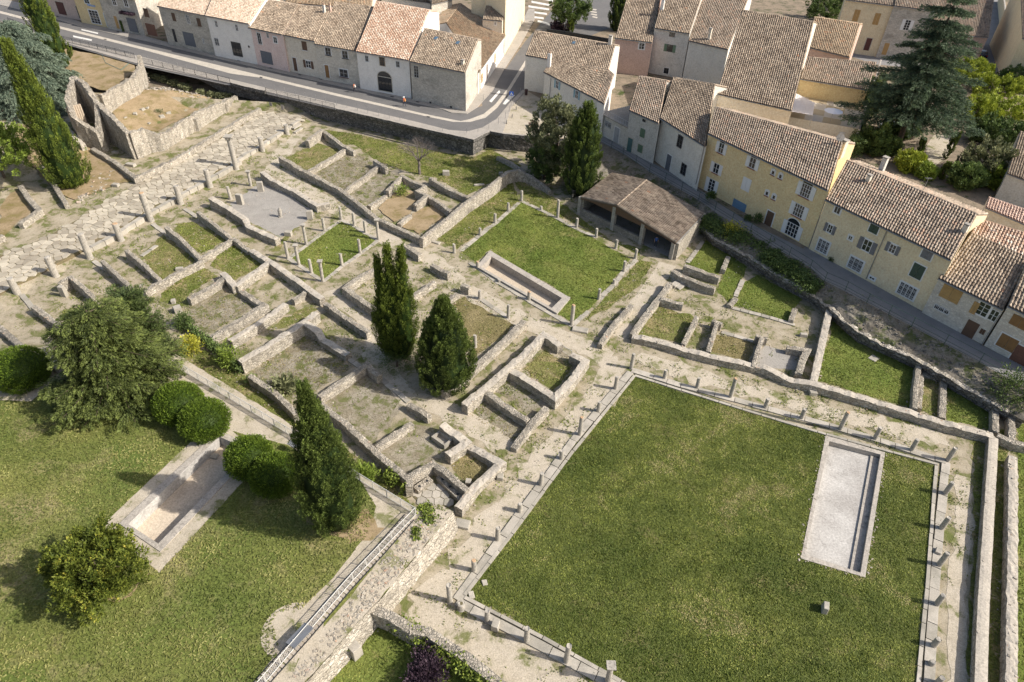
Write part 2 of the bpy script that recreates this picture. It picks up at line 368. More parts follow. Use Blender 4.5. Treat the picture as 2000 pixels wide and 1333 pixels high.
def polyline_world(s, z=None):
    return [(gp(*p[:2]) if z is None else onz(p[0], p[1], z)) for p in parse(s)]
def strip_outline(ws, wd):
    L = []; R_ = []
    for i, p in enumerate(ws):
        a = ws[max(0, i-1)]; b = ws[min(len(ws)-1, i+1)]; d = Vector((b.x-a.x, b.y-a.y)).normalized(); n = Vector((-d.y, d.x))
        L.append((p.x+n.x*wd/2, p.y+n.y*wd/2)); R_.append((p.x-n.x*wd/2, p.y-n.y*wd/2))
    return L+R_[::-1]
def strip(name, s, wd, mat, jit=.15, z=None, h=0): return patch(name, strip_outline(polyline_world(s, z), wd), mat, jit, z, h)

# pools (holes in the ground)
def pool(name, label, outer, inner, ztop, depth, mats, rimh=.0, cat='pool', step=None):
    zt = ztop+rimh; O_ = [onz(*p[:2], zt) for p in parse(outer)]; I_ = [onz(*p[:2], zt) for p in parse(inner)]
    HOLES.append([(p.x, p.y) for p in O_])
    c = sum(O_, Vector())/len(O_); t = empty(name, (c.x, c.y, zt), label, cat)
    def quads(a, b, za, zb, mat, nm):
        mb = MB(); n = len(a)
        for i in range(n):
            j = (i+1) % n
            mb.add([(a[i].x, a[i].y, za), (a[j].x, a[j].y, za), (b[j].x, b[j].y, zb), (b[i].x, b[i].y, zb)], [(0, 1, 2, 3)])
        return mb.build(nm, mat, t)
    quads(O_, O_, ztop-.6, zt, mats[0], 'outer_face'); quads(O_, I_, zt, zt, mats[0], 'rim'); quads(I_, I_, zt, zt-depth, mats[1], 'inner_wall')
    mb = MB(); mb.add([(p.x, p.y, zt-depth) for p in I_], [tuple(range(len(I_)))]); mb.build('pool_floor', mats[2], t)
    return t, O_, I_
p1, O1, I1 = pool('stone_basin', 'long rectangular stone basin with a buff floor beside the square lawn', 'K 690,798 1212,1106 1125,1207 600,902', 'K 700,838 1158,1108 1092,1172 632,905', 0, 1.0, (M['pool_wall'], M['pool_wall'], M['pool_b']), .28)
p2, O2, I2 = pool('white_floored_basin', 'large white floored basin sunk in the big meadow', 'X 1613,850 1729,884 1690,1128 1564,1091', 'X 1620,862 1720,888 1681,1119 1572,1083', 0, .55, (M['pool_wall'], M['pool_wall'], M['pool_w']), .06)
p3, O3, I3 = pool('terrace_basin', 'long empty basin in the terrace lawn among clipped round bushes', 'X 233,1023 429,838 500,880 313,1078', 'X 251,1024 428,853 486,879 309,1062', ZT, 1.1, (M['pool_wall'], M['pool_w'], M['pool_b']), .1)
# low bench step along the right side of the white basin
mb = MB(); a, b = I2[1], I2[2]; d = (b-a).normalized(); n = Vector((-d.y, d.x, 0)); n = n if n.dot(I2[0]-a) > 0 else -n
mb.box((a+b)/2+n*.36+Vector((0, 0, -.55+.07)), d*(b-a).length/2*.98, n*.34, Vector((0, 0, .07)), .5); mb.build('step', M['pool_wall'], p2)
mb = MB()
for i in range(4):
    a, b = O2[i], O2[(i+1) % 4]; L = (b-a).length
    for j in range(int(L/.28)):
        mb.rock(a.lerp(b, (j+random.random())/int(L/.28))+Vector((random.uniform(-.3, .3), random.uniform(-.2, .2), -.04)), random.uniform(.06, .14), flat=.4)
mb.build('edge_stones', M['rubble'], p2)['kind'] = 'stuff'

gb = [(-420, -60), (420, -60), (420, 760), (-420, 760)]
def ground():
    # fine grid where the terrain rolls, coarse sheet beyond
    core = [(-95, 8), (62, 8), (62, 122), (-95, 122)]
    tri_sheet('ground', core, lambda x, y: T(x, y), M['gravel'], 2.0)
    mb = MB(); vs = [(x, y, -.05) for x, y in gb]+[(x, y, -.05 if i not in (3,) else -.05) for i, (x, y) in enumerate(core)]
    for i in range(4):
        j = (i+1) % 4; mb.add([vs[i], vs[j], vs[4+j], vs[4+i]], [(0, 1, 2, 3)])
    o = mb.build('outer_ground', M['yard']); o['kind'] = 'structure'
ground()

# ---------------------------------------------------------------- terrace, town plateau
TERR = 'X 310,689 582,851 701,931 815,996 857,985 886,1000 812,1086 741,1172 724,1188 677,1243 596,1333 560,1450 -300,1450 -300,770 0,760 120,745 230,720'
tw = [onz(*p, ZT) for p in parse(TERR)]
tout = dense([(p.x, p.y) for p in tw], 1.0, 0)
tri_sheet('terrace_lawn', tout, lambda x, y: ZT, M['terr'], 3, skirt=0)
POLY['terr'] = [([(p.x, p.y) for p in tw], ZT)]
def stone_face(pts, z0f, z1, name, mat, parent=None, rough=.12, batter=.25, kind='structure', lab=None, cat=None):
    """rough masonry face along a world polyline, battered outwards"""
    mb = MB(); P2 = dense([(p.x, p.y) for p in pts], .5, 0, False); n = 8; cols = []
    for i, (x, y) in enumerate(P2):
        a = P2[max(0, i-1)]; b = P2[min(len(P2)-1, i+1)]; d = Vector((b[0]-a[0], b[1]-a[1])).normalized(); nn = Vector((d.y, -d.x))
        z0 = z0f(x, y); zt = z1+noise.noise(Vector((x*.6, y*.6, 0)))*.15; col = []
        for k in range(n+1):
            f = k/n; z = z0+(zt-z0)*f; off = batter*(1-f)+noise.noise(Vector((x*1.5, y*1.5, z*2)))*rough
            col.append((x+nn.x*off, y+nn.y*off, z))
        cols.append(col)
    for i in range(len(cols)-1):
        for k in range(n): mb.add([cols[i][k], cols[i+1][k], cols[i+1][k+1], cols[i][k+1]], [(0, 1, 2, 3)], random.random())
    o = mb.build(name, mat, parent); 
    if kind: o['kind'] = kind
    return o
# terrace retaining walls
tr = empty('terrace_retaining_wall', (tw[7].x, tw[7].y, 0), 'massive pale rubble retaining wall below the white balustrade', 'wall')
stone_face([onz(*p, ZT) for p in parse('X 886,1000 875,1014 812,1086 741,1172')][::-1], lambda x, y: -.1, ZT, 'wall_face', M['ruin'], tr, .16, .45, None)
stone_face([onz(*p, ZT) for p in parse('X 741,1172 724,1188 677,1243 596,1333 560,1400')][::-1], lambda x, y: -.1, ZT, 'wall_face', M['ruin'], tr, .16, .4, None)
stone_face([onz(*p, ZT) for p in parse('X 300,684 582,851 701,931 815,996 857,985 886,1000')][::-1], lambda x, y: T(x, y)-.1, ZT, 'wall_face', M['ruin'], tr, .1, .15, None)

PLAT = 'A -700,-100 -100,170 370,265 880,385 930,425 1500,545 B 230,600 690,710 1200,820 1580,915 1685,858 C 280,880 500,900 700,905 890,915 1050,1000 1150,1060 G 560,20 900,215 1000,290 F 0,490 270,640 360,725 640,870 1370,1255 1500,1330 1700,1440 1900,1560'
pw = [onz(*p, ZS) for p in parse(PLAT)]
pl = [(p.x, p.y) for p in pw]
pout = pl+[(300, 20), (420, 20), (420, 760), (-420, 760), (-420, 200)]
tri_sheet('street_ground', pout, lambda x, y: ZS, M['yard'], 12, holes=False)
rw = empty('street_retaining_wall', (pw[10].x, pw[10].y, 0), 'dark grey stone retaining wall carrying the curving street above the ruins', 'wall')
stone_face(pw[2:16][::-1], lambda x, y: T(x, y)-.1, ZS, 'wall_face', M['dark_rubble'], rw, .08, .2, None)

# parapets on that wall
def wall_mesh(pts, wd=.5, rough=.07, base=-.25, step=.35, mats=None, hv=.1, zabs=False):
    """pts: list of (Vector ground, height). returns MB of a weathered masonry run"""
    P_ = [p for p, h in pts]; Hh = [h for p, h in pts]; mb = MB(); st = []
    for i in range(len(P_)-1):
        a, b = P_[i], P_[i+1]; L = hypot(b.x-a.x, b.y-a.y); k = max(1, int(L/step))
        for j in range(k): st.append((a.lerp(b, j/k), Hh[i]+(Hh[i+1]-Hh[i])*j/k))
    st.append((P_[-1], Hh[-1])); n = len(st); rows = []
    for i, (p, h) in enumerate(st):
        a = st[max(0, i-1)][0]; b = st[min(n-1, i+1)][0]; d = Vector((b.x-a.x, b.y-a.y, 0)); d.normalize(); nn = Vector((-d.y, d.x, 0))
        # mitre at corners
        if 0 < i < n-1:
            d1 = Vector((p.x-a.x, p.y-a.y, 0)).normalized(); d2 = Vector((b.x-p.x, b.y-p.y, 0)).normalized(); c = max(.6, abs(nn.dot(Vector((-d1.y, d1.x, 0)))))
        else: c = 1
        ww = wd/2/c; z0 = p.z; hh = h+noise.noise(Vector((p.x*.8, p.y*.8, 1)))*hv*2+random.uniform(-1, 1)*rough*.5
        if h <= 0: hh = .02
        row = []
        for k, (s_, z_) in enumerate(((-1, base), (-1, hh*.5), (-1, hh), (-.35, hh+.03), (.35, hh+.03), (1, hh), (1, hh*.5), (1, base))):
            q = p+nn*(s_*ww+(random.uniform(-1, 1)*rough*.6 if k not in (3, 4) else 0)); q.z = z0+z_+(random.uniform(-1, 1)*rough*.55 if k in (2, 3, 4, 5) else 0)
            q += d*random.uniform(-.3, .3)*rough
            row.append(q)
        rows.append(row)
    vs = [q for r in rows for q in r]
    fs = []; 
    for i in range(n-1):
        for k in range(7): fs.append((i*8+k, (i+1)*8+k, (i+1)*8+k+1, i*8+k+1))
    fs += [tuple(range(7, -1, -1)), tuple((n-1)*8+k for k in range(8))]
    mb.v = [tuple(v) for v in vs]; mb.f = [list(f) for f in fs]
    mb.t = [random.random() for _ in fs]; mb.mi = [1 if (j % 7 in (2, 3, 4)) else 0 for j in range(len(fs)-2)]+[0, 0]
    return mb, st
NW = [0]
def ruin(name, label, runs, wd=.5, stones=1.0, cat='ruined wall', group=None, h=.9, rough=.07, mats=None, hv=.1, base=-.25, parent=None, zf=None):
    t = parent; rub = MB()
    for run in runs.split('|'):
        ps = parse(run); W_ = []; ww = wd
        for p in ps:
            hh = p[2] if len(p) > 2 else h
            if zf is None: g = gp(p[0], p[1], hh)
            else:
                q = onz(p[0], p[1], zf+hh); g = Vector((q.x, q.y, zf))
            W_.append((g, hh))
        if t is None:
            t = empty(name, W_[0][0], label, cat, group)
        mb, st = wall_mesh(W_, ww, rough, base, hv=hv)
        mb.build('wall', mats or [M['ruin'], M['ruin_cap']], t); NW[0] += 1
        if stones:
            for i in range(len(st)-1):
                (a, ha), (b, hb) = st[i], st[i+1]; d = (b-a).normalized(); nn = Vector((-d.y, d.x, 0))
                for _ in range(int(2*stones+random.random())):
                    f = random.random(); q = a.lerp(b, f)+nn*random.uniform(-.5, .5)*ww*.85; q.z = a.z+ha+(hb-ha)*f+noise.noise(Vector((q.x*.8, q.y*.8, 1)))*hv*2-.02
                    if ha > .05: rub.rock(q, random.uniform(.07, .15), flat=.45)
                if random.random() < .25*stones:
                    q = a+nn*random.choice((-1, 1))*(ww/2+random.uniform(.05, .3)); q.z = a.z+.03; rub.rock(q, random.uniform(.05, .14))
    if rub.v: rub.build('rubble_stones', M['rubble'], t)['kind'] = 'stuff'
    return t
ruin('street_parapet', '', 'B 690,705,.45 900,752,.45 1200,822,.45 1580,905,.5 1685,850,.5 C 280,868,.5 500,890,.5', .45, 0, mats=[M['dark_rubble'], M['side']], rough=.02, hv=.02, zf=ZS, base=0, parent=rw)
ruin('street_parapet', '', 'A 1500,535,.6 B 100,562,.6 225,590,.6', .45, 0, mats=[M['dark_rubble'], M['side']], rough=.02, hv=.02, zf=ZS, base=0, parent=rw)

# ---------------------------------------------------------------- road surfaces
def zsheet(name, s, mat, z=ZS, jit=0, h=0, skirt=0, key=None): return patch(name, s, mat, jit, z, h, 1.0, skirt=skirt, key=key, grid=6)
HOLES_SAVE = HOLES[:]
zsheet('road', 'A -400,-60 320,110 930,235 1390,365 B 380,470 840,572 1185,650 1530,730 1640,690 C 130,620 300,440 420,270 600,60 740,-200 1500,-200 1000,170 440,400 425,590 330,700 270,880 185,868 85,925 -300,830 B 700,720 0,560 A 930,435 370,275 -400,90', M['asphalt'])
zsheet('plaza', 'C 425,590 600,690 890,740 960,900 500,900 265,870 330,700', M['path'])
zsheet('pavement', 'A -400,-110 260,55 535,150 930,235 1385,360 B 380,465 840,570 1185,650 1530,728 C 30,727 100,620 300,340 440,60 480,60 480,130 390,290 280,460 210,590 110,700 40,745 -60,738 B 1380,715 840,595 380,490 150,440 0,405 A 900,260 535,180 250,95 -400,-60', M['side'], h=.1, skirt=.12)
zsheet('pavement', 'A -400,20 370,250 930,375 1500,520 B 230,575 700,680 1200,795 1420,850 1540,860 1640,835 C 230,780 330,660 400,590 425,590 330,700 270,880 185,868 85,925 B 1200,825 690,710 230,600 A 1500,548 930,428 370,268 -400,60', M['side'], h=.1, skirt=.12)
zsheet('gutter_band', 'A -400,-15 340,175 930,325 1500,480 B 200,508 700,628 1290,762 1450,795 1560,795 1660,768 C 240,700 320,590 440,395 425,385 310,570 225,680 150,742 60,776 0,790 B 1290,748 700,612 200,492 A 930,308 340,160 -400,-30', M['gutter'])
for s in ('A 475,232 600,258 595,268 478,243', 'A 530,190 640,215 636,223 530,198', 'C 250,588 258,600 200,668 184,660', 'C 322,610 352,622 290,682 272,678'):
    zsheet('road_marking', s, M['white_line'])
for i, (x0, y0, x1, y1) in enumerate(((440, 108, 540, 122), (440, 75, 560, 94), (440, 42, 575, 64), (460, 12, 590, 38), (505, -14, 600, 8), (500, 138, 600, 165))):
    zsheet('road_marking', f'C {x0},{y0-6} {x1},{y1-7} {x1},{y1+5} {x0},{y0+7}', M['white_line'])
for i in range(4):
    zsheet('road_marking', f'C {835+i*8},{55+i*17} {885+i*2},{62+i*17} {880+i*2},{70+i*17} {830+i*8},{62+i*17}', M['gutter'])
zsheet('alley', 'C 890,840 1075,975 1245,1060 1530,1212 G 880,130 1060,255 1250,370 1560,520 F 250,505 990,915 1385,1145 1700,1300 2000,1470 1900,1560 1700,1440 1500,1330 1370,1255 640,870 360,725 270,640 0,490 G 1000,290 900,215 560,20 C 1150,1060 1050,1000 890,915', M['alley'])
zsheet('lane', 'E 530,345 760,380 1230,420 1420,210 1450,0 1500,-40 1520,470 1300,480 700,420 540,370', M['alley'])
zsheet('gravel_drive', 'E 1080,880 1220,880 1200,1000 1100,1070 1070,1170 1030,1130 1030,950', M['path'])

# ---------------------------------------------------------------- floors of the ruins
FL = [
 ('meadow', 'R 800,178 X 1300,757 1450,801 1614,850 1729,884 1827,909 1808,1150 1790,1345 1775,1480 1480,1480 1213,1337 1060,1245 909,1163 1000,1045 1120,882', 'mead', 'mead'),
 ('lawn', 'K 895,485 1100,580 1360,720 1600,850 1520,960 1440,1070 1240,1275 1125,1207 1212,1106 690,798 600,880 500,800 700,640 810,550', 'lawn', 'lawn'),
 ('lawn', 'J 1050,600 1275,735 1080,880 940,985 850,930 730,840 900,700', 'lawn', 'lawn'),
 ('lawn', 'J 745,640 800,610 650,800 600,810', 'rlawn', None),
 ('grass_floor', 'I 1140,790 1250,780 1480,895 1310,985 1180,900', 'rlawn', 'rlawn'),
 ('grass_floor', 'J 240,830 350,760 560,880 360,990 300,940 200,900', 'rlawn', 'rlawn'),
 ('grass_floor', 'I 1060,1240 1200,1130 1330,1080 1420,1130 1250,1230 1160,1310 1040,1300', 'rlawn', 'rlawn'),
 ('grass_floor', 'I 930,990 1060,860 1110,900 1280,1030 1050,1160 960,1090', 'rlawn', 'dry'),
 ('grass_floor', 'M 820,420 1000,330 1070,350 900,450 800,480', 'rlawn', 'dry'),
 ('concrete_floor', 'J 330,500 500,380 620,375 890,555 780,640 660,710 430,600', 'concrete', None),
 ('dry_floor', 'N 620,150 720,80 800,110 970,230 1040,260 760,500 700,330', 'dry', 'dry'),
 ('dirt_floor', 'A 700,680 880,590 1380,640 1290,720 1030,860 830,850 760,780', 'dirt', 'dry'),
 ('slope_grass', 'B 620,850 800,870 1100,940 1580,1030 K 690,140 900,250 820,290 540,440 330,320 200,300 50,250 B 950,1050 820,950 740,940', 'rlawn', 'rlawn'),
 ('dirt_slope', 'A 400,320 880,400 880,470 700,600 560,560 470,480 400,480', 'dirt', 'dry'),
 ('grass_floor', 'K 780,270 850,350 950,500 1290,640 1666,830 1666,790 1480,740 1100,450 950,380', 'rlawn', 'rlawn'),
 ('grass_floor', 'K 330,720 830,340 880,480 700,620 480,790', 'rlawn', 'rlawn'),
 ('grass_floor', 'K 1280,1275 1666,860 G 580,610 500,760 300,900 130,990', 'rlawn', 'rlawn'),
 ('grass_floor', 'G 800,620 850,530 930,460 1090,560 1000,700', 'lawn', 'lawn'),
 ('grass_floor', 'G 1000,790 1080,560 1200,640 1160,730 1090,880', 'lawn', 'lawn'),
 ('grass_floor', 'G 1180,740 1260,690 1560,850 1510,905 1480,1000 1300,950 1110,890', 'lawn', 'lawn'),
 ('grass_floor', 'G 630,900 860,960 770,1140 470,1070', 'rlawn', 'dry'),
 ('dry_floor', 'G 1000,1080 1250,1110 1210,1275 960,1190', 'dry', 'dry'),
 ('concrete_floor', 'G 1310,1150 1550,1210 1540,1310 1250,1285', 'concrete', None),
 ('grass_floor', 'H 440,60 980,320 940,660 320,480', 'lawn', 'lawn'),
 ('grass_floor', 'H 1010,440 1130,480 1120,720 990,670', 'rlawn', 'dry'),
 ('grass_floor', 'H 1165,480 1470,620 1470,810 1160,730', 'lawn', 'lawn'),
 ('grass_floor', 'Q 1465,-300 1560,-300 1540,1500 1420,1500', 'rlawn', 'rlawn'),
 ('grass_floor', 'Q 1610,-330 1800,-330 1800,1500 1590,1500', 'lawn', 'lawn'),
 ('grass_floor', 'Q 1330,-300 1445,-300 1430,0 1370,1500 1270,1500 1330,400', 'rlawn', 'rlawn'),
 ('grass_floor', 'N 1070,570 1215,450 1400,560 1260,720', 'rlawn', 'dry'),
 ('rough_floor', 'N 890,710 1010,620 1260,790 1130,880', 'rough', None),
 ('rough_floor', 'N 720,860 830,790 1090,940 1010,1070', 'rough', 'dry'),
 ('grass_floor', 'N 560,1150 690,1080 860,1210 770,1310 690,1300', 'dry', 'dry'),
 ('rough_floor', 'M 640,760 980,500 1340,700 1060,880 940,960', 'rough', 'dry'),
 ('rough_floor', 'M 1120,970 1380,760 1660,960 1420,1220', 'rough', None),
 ('rough_floor', 'N 140,1110 350,930 560,960 600,1090 480,1180 320,1270', 'rough', None),
 ('rough_floor', 'M 220,330 480,170 700,300 370,510 250,440', 'rough', 'dry'),
 ('rough_floor', 'J 900,300 1080,150 1300,230 1060,410', 'rough', 'dry'),
 ('grass_floor', 'J 700,190 900,100 1060,140 840,280', 'rlawn', 'dry'),
 ('rough_floor', 'J 1090,430 1290,260 1420,330 1240,500', 'rough', None),
 ('dirt_floor', 'J 1290,530 1450,390 1560,440 1500,570 1400,620', 'dirt', 'dry'),
 ('rough_floor', 'K 110,640 190,560 320,500 420,560 240,690', 'dirt', 'dry'),
 ('dirt_floor', 'I 0,680 100,560 250,680 120,790 0,900', 'dirt', None),
 ('dirt_floor', 'I 100,300 400,600 480,640 760,540 850,520 600,290 400,150 100,150', 'dirt', None),
 ('strip_grass', 'M 120,600 330,610 620,800 900,1060 O 750,60 930,250 980,300 820,240 620,100 M 940,1180 500,920 80,640', 'rlawn', 'rlawn'),
 ('side_garden', 'O 690,920 760,900 930,1050 1250,1180 1500,1333 1500,1600 300,1600 300,1333 570,1070', 'lawn', 'lawn'),
]
for nm, s, mt, key in FL: patch(nm, s, M[mt], .22, key=key, h=.1 if mt == 'dirt' or nm == 'dirt_slope' else 0, grid=1.2 if mt == 'dirt' else 3)
strip('gravel_path', 'X 580,262 548,300 535,330 650,405 760,470 850,510 905,565 1010,622 1130,672 1190,700', 2.6, M['path'], .3)
strip('gravel_path', 'X 640,570 700,610 735,640 730,700 800,780 870,800 960,850 985,880', 2.2, M['path'], .3)
strip('gravel_path', 'G 680,620 560,800 430,960 340,1090', 2.2, M['path'], .08)
strip('gravel_path', 'Q 1255,0 1270,300 1245,500 1215,800 1225,1100 1200,1500', 1.3, M['path'], .25)
strip('gravel_path', 'X 1205,700 1170,780 1100,850 1040,930 960,1030 880,1130 820,1190', 2.6, M['path'], .6)
strip('gravel_path', 'X 1250,700 1450,760 1650,815 1850,860', 2.0, M['path'], .5)
strip('gravel_path', 'X 800,1190 900,1245 1020,1300 1120,1370', 3.0, M['path'], .5)
for s in ('X 1237,729 1450,799 1625,840 1840,905', 'X 1839,906 1824,1075 1804,1336 1801,1400', 'X 1236,733 1120,870 1005,1026 900,1167', 'X 900,1170 1045,1247 1202,1332 1285,1377'): strip('gutter_channel', s, .34, M['channel_shade'], .0)  # flat dark strips, shade painted between slabs and inner kerb
# terrace surfaces
patch('terrace_path', 'X 310,689 345,692 582,838 701,928 815,994 790,1030 735,1096 660,1180 600,1250 560,1333 505,1333 545,1262 532,1220 545,1195 590,1190 650,1130 720,1040 735,990 700,930 640,915 560,870 480,850 429,835 330,770 250,740', M['path'], .08, ZT)
patch('terrace_path', 'X 0,752 60,752 120,735 170,700 130,690 145,715 100,750 95,755 60,785 0,782 -100,780 -100,750', M['path'], .1, ZT+.01)
patch('basin_border', 'X 199,1027 400,838 440,830 520,900 468,948 311,1119', M['path'], .04, ZT)
_c = onz(572, 1232, ZT); patch('terrace_path', [(_c.x+cos(i*pi/12)*2.1, _c.y+sin(i*pi/12)*2.1) for i in range(24)], M['path'], .05, ZT+.004)
patch('bare_earth', 'X 600,1010 640,1000 720,1000 740,1040 680,1060 620,1035', M['dirt'], .5, ZT)
patch('bare_earth', 'X 190,1150 230,1165 290,1120 270,1160 230,1185 180,1175', M['dirt'], .4, ZT)
# top of the terrace wall: rubble strip outside the balustrade
patch('wall_top', 'X 815,996 857,985 886,1000 812,1086 741,1172 724,1188 677,1243 596,1333 575,1400 520,1400 600,1262 690,1160 770,1055', M['path'], .05, ZT)
wt = [onz(*p, ZT) for p in parse('X 820,1005 880,1002 812,1082 738,1170 670,1240 600,1325 565,1325 640,1240 720,1130 790,1040')]
mb = MB(); poly = [(p.x, p.y) for p in wt]; xs = [p[0] for p in poly]; ys = [p[1] for p in poly]; k = 0
while k < 600:
    x, y = random.uniform(min(xs), max(xs)), random.uniform(min(ys), max(ys))
    if inside(np.array([x]), np.array([y]), poly)[0]: mb.rock((x, y, ZT+.02), random.uniform(.05, .15), flat=.4); k += 1
tag(mb.build('loose_rubble', M['rubble']), kind='stuff')
# bank below the alley
bt = [onz(*p, ZS) for p in parse('C 890,915 1050,1000 1150,1060 G 560,20 900,215 1000,290 F 0,490 270,640 360,725 640,870 1370,1255 1500,1330 1700,1440')]
bm_ = [onz(*p, 1.25) for p in parse('K 1180,330 G 60,150 300,60 560,150 880,350 980,455 1180,560 1400,700 1666,850 F 600,1080 1000,1260 H 1150,450 1480,640 1666,740')]
def resamp(P_, n):
    L = [0]
    for i in range(1, len(P_)): L.append(L[-1]+(P_[i]-P_[i-1]).length)
    out = []
    for k in range(n):
        t = L[-1]*k/(n-1); i = max(j for j in range(len(L)-1) if L[j] <= t+1e-9); f = (t-L[i])/max(1e-6, L[i+1]-L[i]); out.append(P_[i].lerp(P_[i+1], min(1, f)))
    return out
n = 160; a_ = resamp(bt, n); b_ = resamp(bm_, n); mb = MB(); rows = []
for i in range(n):
    row = []
    for k in range(9):
        q = a_[i].lerp(b_[i], k/8)+Vector((0, 0, noise.noise(Vector((i*.3, k*.7, 0)))*.25 if 0 < k < 8 else 0)); row.append(q)
    rows.append(row)
for i in range(n-1):
    for k in range(8): mb.add([rows[i][k], rows[i][k+1], rows[i+1][k+1], rows[i+1][k]], [(0, 1, 2, 3)])
mb.build('stony_bank', M['bank'])['kind'] = 'structure'
mb = MB()
for _ in range(700):
    i = random.randrange(40, n-1); k = random.uniform(0, 8); q = rows[i][int(k)].lerp(rows[i][min(8, int(k)+1)], k % 1)+(rows[i+1][0]-rows[i][0])*random.random(); mb.rock(q, random.uniform(.05, .15))
mb.build('bank_stones', M['dark_rubble'])['kind'] = 'stuff'
aw = empty('alley_bank_wall', b_[80], 'long dark rubble wall at the foot of the bank below the alley', 'wall')
stone_face(b_[6:][::-1], lambda x, y: T(x, y)-.1, 1.27, 'wall_face', M['dark_rubble'], aw, .15, .25, None)
mb, st = wall_mesh([(Vector((p.x, p.y, .9)), .5) for p in b_[30::6]], .6, .12, 0, hv=.1); mb.build('wall', [M['dark_rubble'], M['ruin']], aw)

# ---------------------------------------------------------------- paved roman street, slab by slab
SN = 'I -300,1110 0,1000 300,880 520,755 700,640 880,545 1100,425 1400,255 1666,95 B 200,728 330,740 440,760'
SS = 'B 490,775 350,835 180,945 0,1050 I 1560,370 1330,500 1140,605 960,710 750,845 560,945 330,1075 100,1190 0,1250 -300,1420'
st_poly = [(lambda q: (q.x, q.y))(onz(*p, ZR)) for p in parse(SN+' '+SS)]
tri_sheet('roman_street_bed', dense(st_poly, .8, .03), lambda x, y: ZR+.03, M['joint'], 3, skirt=.6, holes=False)
def voronoi_cells(poly, size, jit=.42):
    """irregular convex slabs covering a polygon"""
    xs = [p[0] for p in poly]; ys = [p[1] for p in poly]; P_ = []
    nx = int((max(xs)-min(xs))/size)+3; ny = int((max(ys)-min(ys))/size)+3; G_ = {}
    for i in range(nx):
        for j in range(ny):
            G_[i, j] = (min(xs)+(i-1+random.uniform(-jit, jit)+(.5 if j % 2 else 0))*size, min(ys)+(j-1+random.uniform(-jit, jit))*size)
    cells = []
    for (i, j), c in G_.items():
        if not inside(np.array([c[0]]), np.array([c[1]]), poly)[0]: continue
        cell = [(c[0]-size*2, c[1]-size*2), (c[0]+size*2, c[1]-size*2), (c[0]+size*2, c[1]+size*2), (c[0]-size*2, c[1]+size*2)]
        for di in range(-2, 3):
            for dj in range(-2, 3):
                o = G_.get((i+di, j+dj))
                if o is None or (di == 0 and dj == 0): continue
                mx, my = (c[0]+o[0])/2, (c[1]+o[1])/2; nx_, ny_ = o[0]-c[0], o[1]-c[1]; new = []
                for q in range(len(cell)):
                    a, b = cell[q-1], cell[q]; da = (a[0]-mx)*nx_+(a[1]-my)*ny_; db = (b[0]-mx)*nx_+(b[1]-my)*ny_
                    if da <= 0: new.append(a)
                    if (da <= 0) != (db <= 0): t = da/(da-db); new.append((a[0]+(b[0]-a[0])*t, a[1]+(b[1]-a[1])*t))
                cell = new
                if len(cell) < 3: break
            if len(cell) < 3: break
        if len(cell) >= 3: cells.append((c, cell))
    return cells
def slab(mb, c, cell, z, gap=.06, th=.1):
    k = len(cell); top = []
    for x, y in cell:
        d = Vector((x-c[0], y-c[1])); L = d.length; d = d*(max(.2, (L-gap)/L)) if L > 0 else d; top.append((c[0]+d.x, c[1]+d.y))
    tl = (random.uniform(-.02, .02), random.uniform(-.02, .02)); f = lambda x, y: z+(x-c[0])*tl[0]+(y-c[1])*tl[1]
    t_ = random.random()
    vs = [(x, y, f(x, y)) for x, y in top]+[(x+(x-c[0])*.03, y+(y-c[1])*.03, z-th) for x, y in top]
    mb.add(vs, [tuple(range(k))]+[(i, k+i, k+(i+1) % k, (i+1) % k) for i in range(k)], t_)
pave = empty('roman_street_paving', (0, 0, 0)); pave['kind'] = 'structure'
cells = voronoi_cells(st_poly, .9)
vis = []
for c, cell in cells:
    if area(cell) < 0: cell = cell[::-1]
    x, y = proj(Vector((c[0], c[1], ZR))); inb = -20 < x < 2020 and -20 < y < 1353
    vis.append((inb, -(Vector((c[0], c[1], ZR))-CP).length, c, cell))
vis.sort(key=lambda q: (not q[0], -q[1]))
rest = MB()
for i, (inb, d, c, cell) in enumerate(vis):
    z = ZR+.08+random.uniform(-.02, .025)
    if i < 298: mb = MB(); slab(mb, c, cell, z); mb.build('paving_slab', M['paving'], pave)
    else: slab(rest, c, cell, z)
if rest.v: rest.build('paving_slabs_far', M['paving'], pave)['kind'] = 'stuff'
def slab_row(parent, s, wd, L0, L1, zt, th, mat, nm='kerb_stone', z=None, gap=.03, jit=.03, off=0):
    """a row of dressed stones, each its own piece"""
    ws = [gp(*p[:2], zt) if z is None else onz(p[0], p[1], z+zt) for p in parse(s)] if isinstance(s, str) else s
    for i in range(len(ws)-1):
        a, b = ws[i].copy(), ws[i+1].copy(); zz = a.z if z is None else z; b.z = a.z = zz; L = (b-a).length; d = (b-a).normalized(); n = Vector((-d.y, d.x, 0)); t = 0
        while t < L-.1:
            l = min(random.uniform(L0, L1), L-t)
            if L-t-l < L0*.5: l = L-t
            mb = MB(); c = a+d*(t+l/2)+n*(off+random.uniform(-jit, jit)); c.z = zz+zt-th/2+random.uniform(-1, 1)*jit*.6
            mb.box(c, d*(l/2-gap), n*(wd/2*random.uniform(.92, 1.04)), Vector((0, 0, th/2)), None)
            mb.t = [mb.t[0]]*6; mb.build(nm, mat, parent); t += l
kb = empty('roman_street_kerb', (0, 0, 0)); kb['kind'] = 'structure'
slab_row(kb, 'B 440,790 350,845 180,955 0,1062 I 1560,380 1330,512 1140,620 960,722 750,858 560,958', .7, .9, 2.2, ZR+.14, .75, M['slab'], z=0, jit=.06)

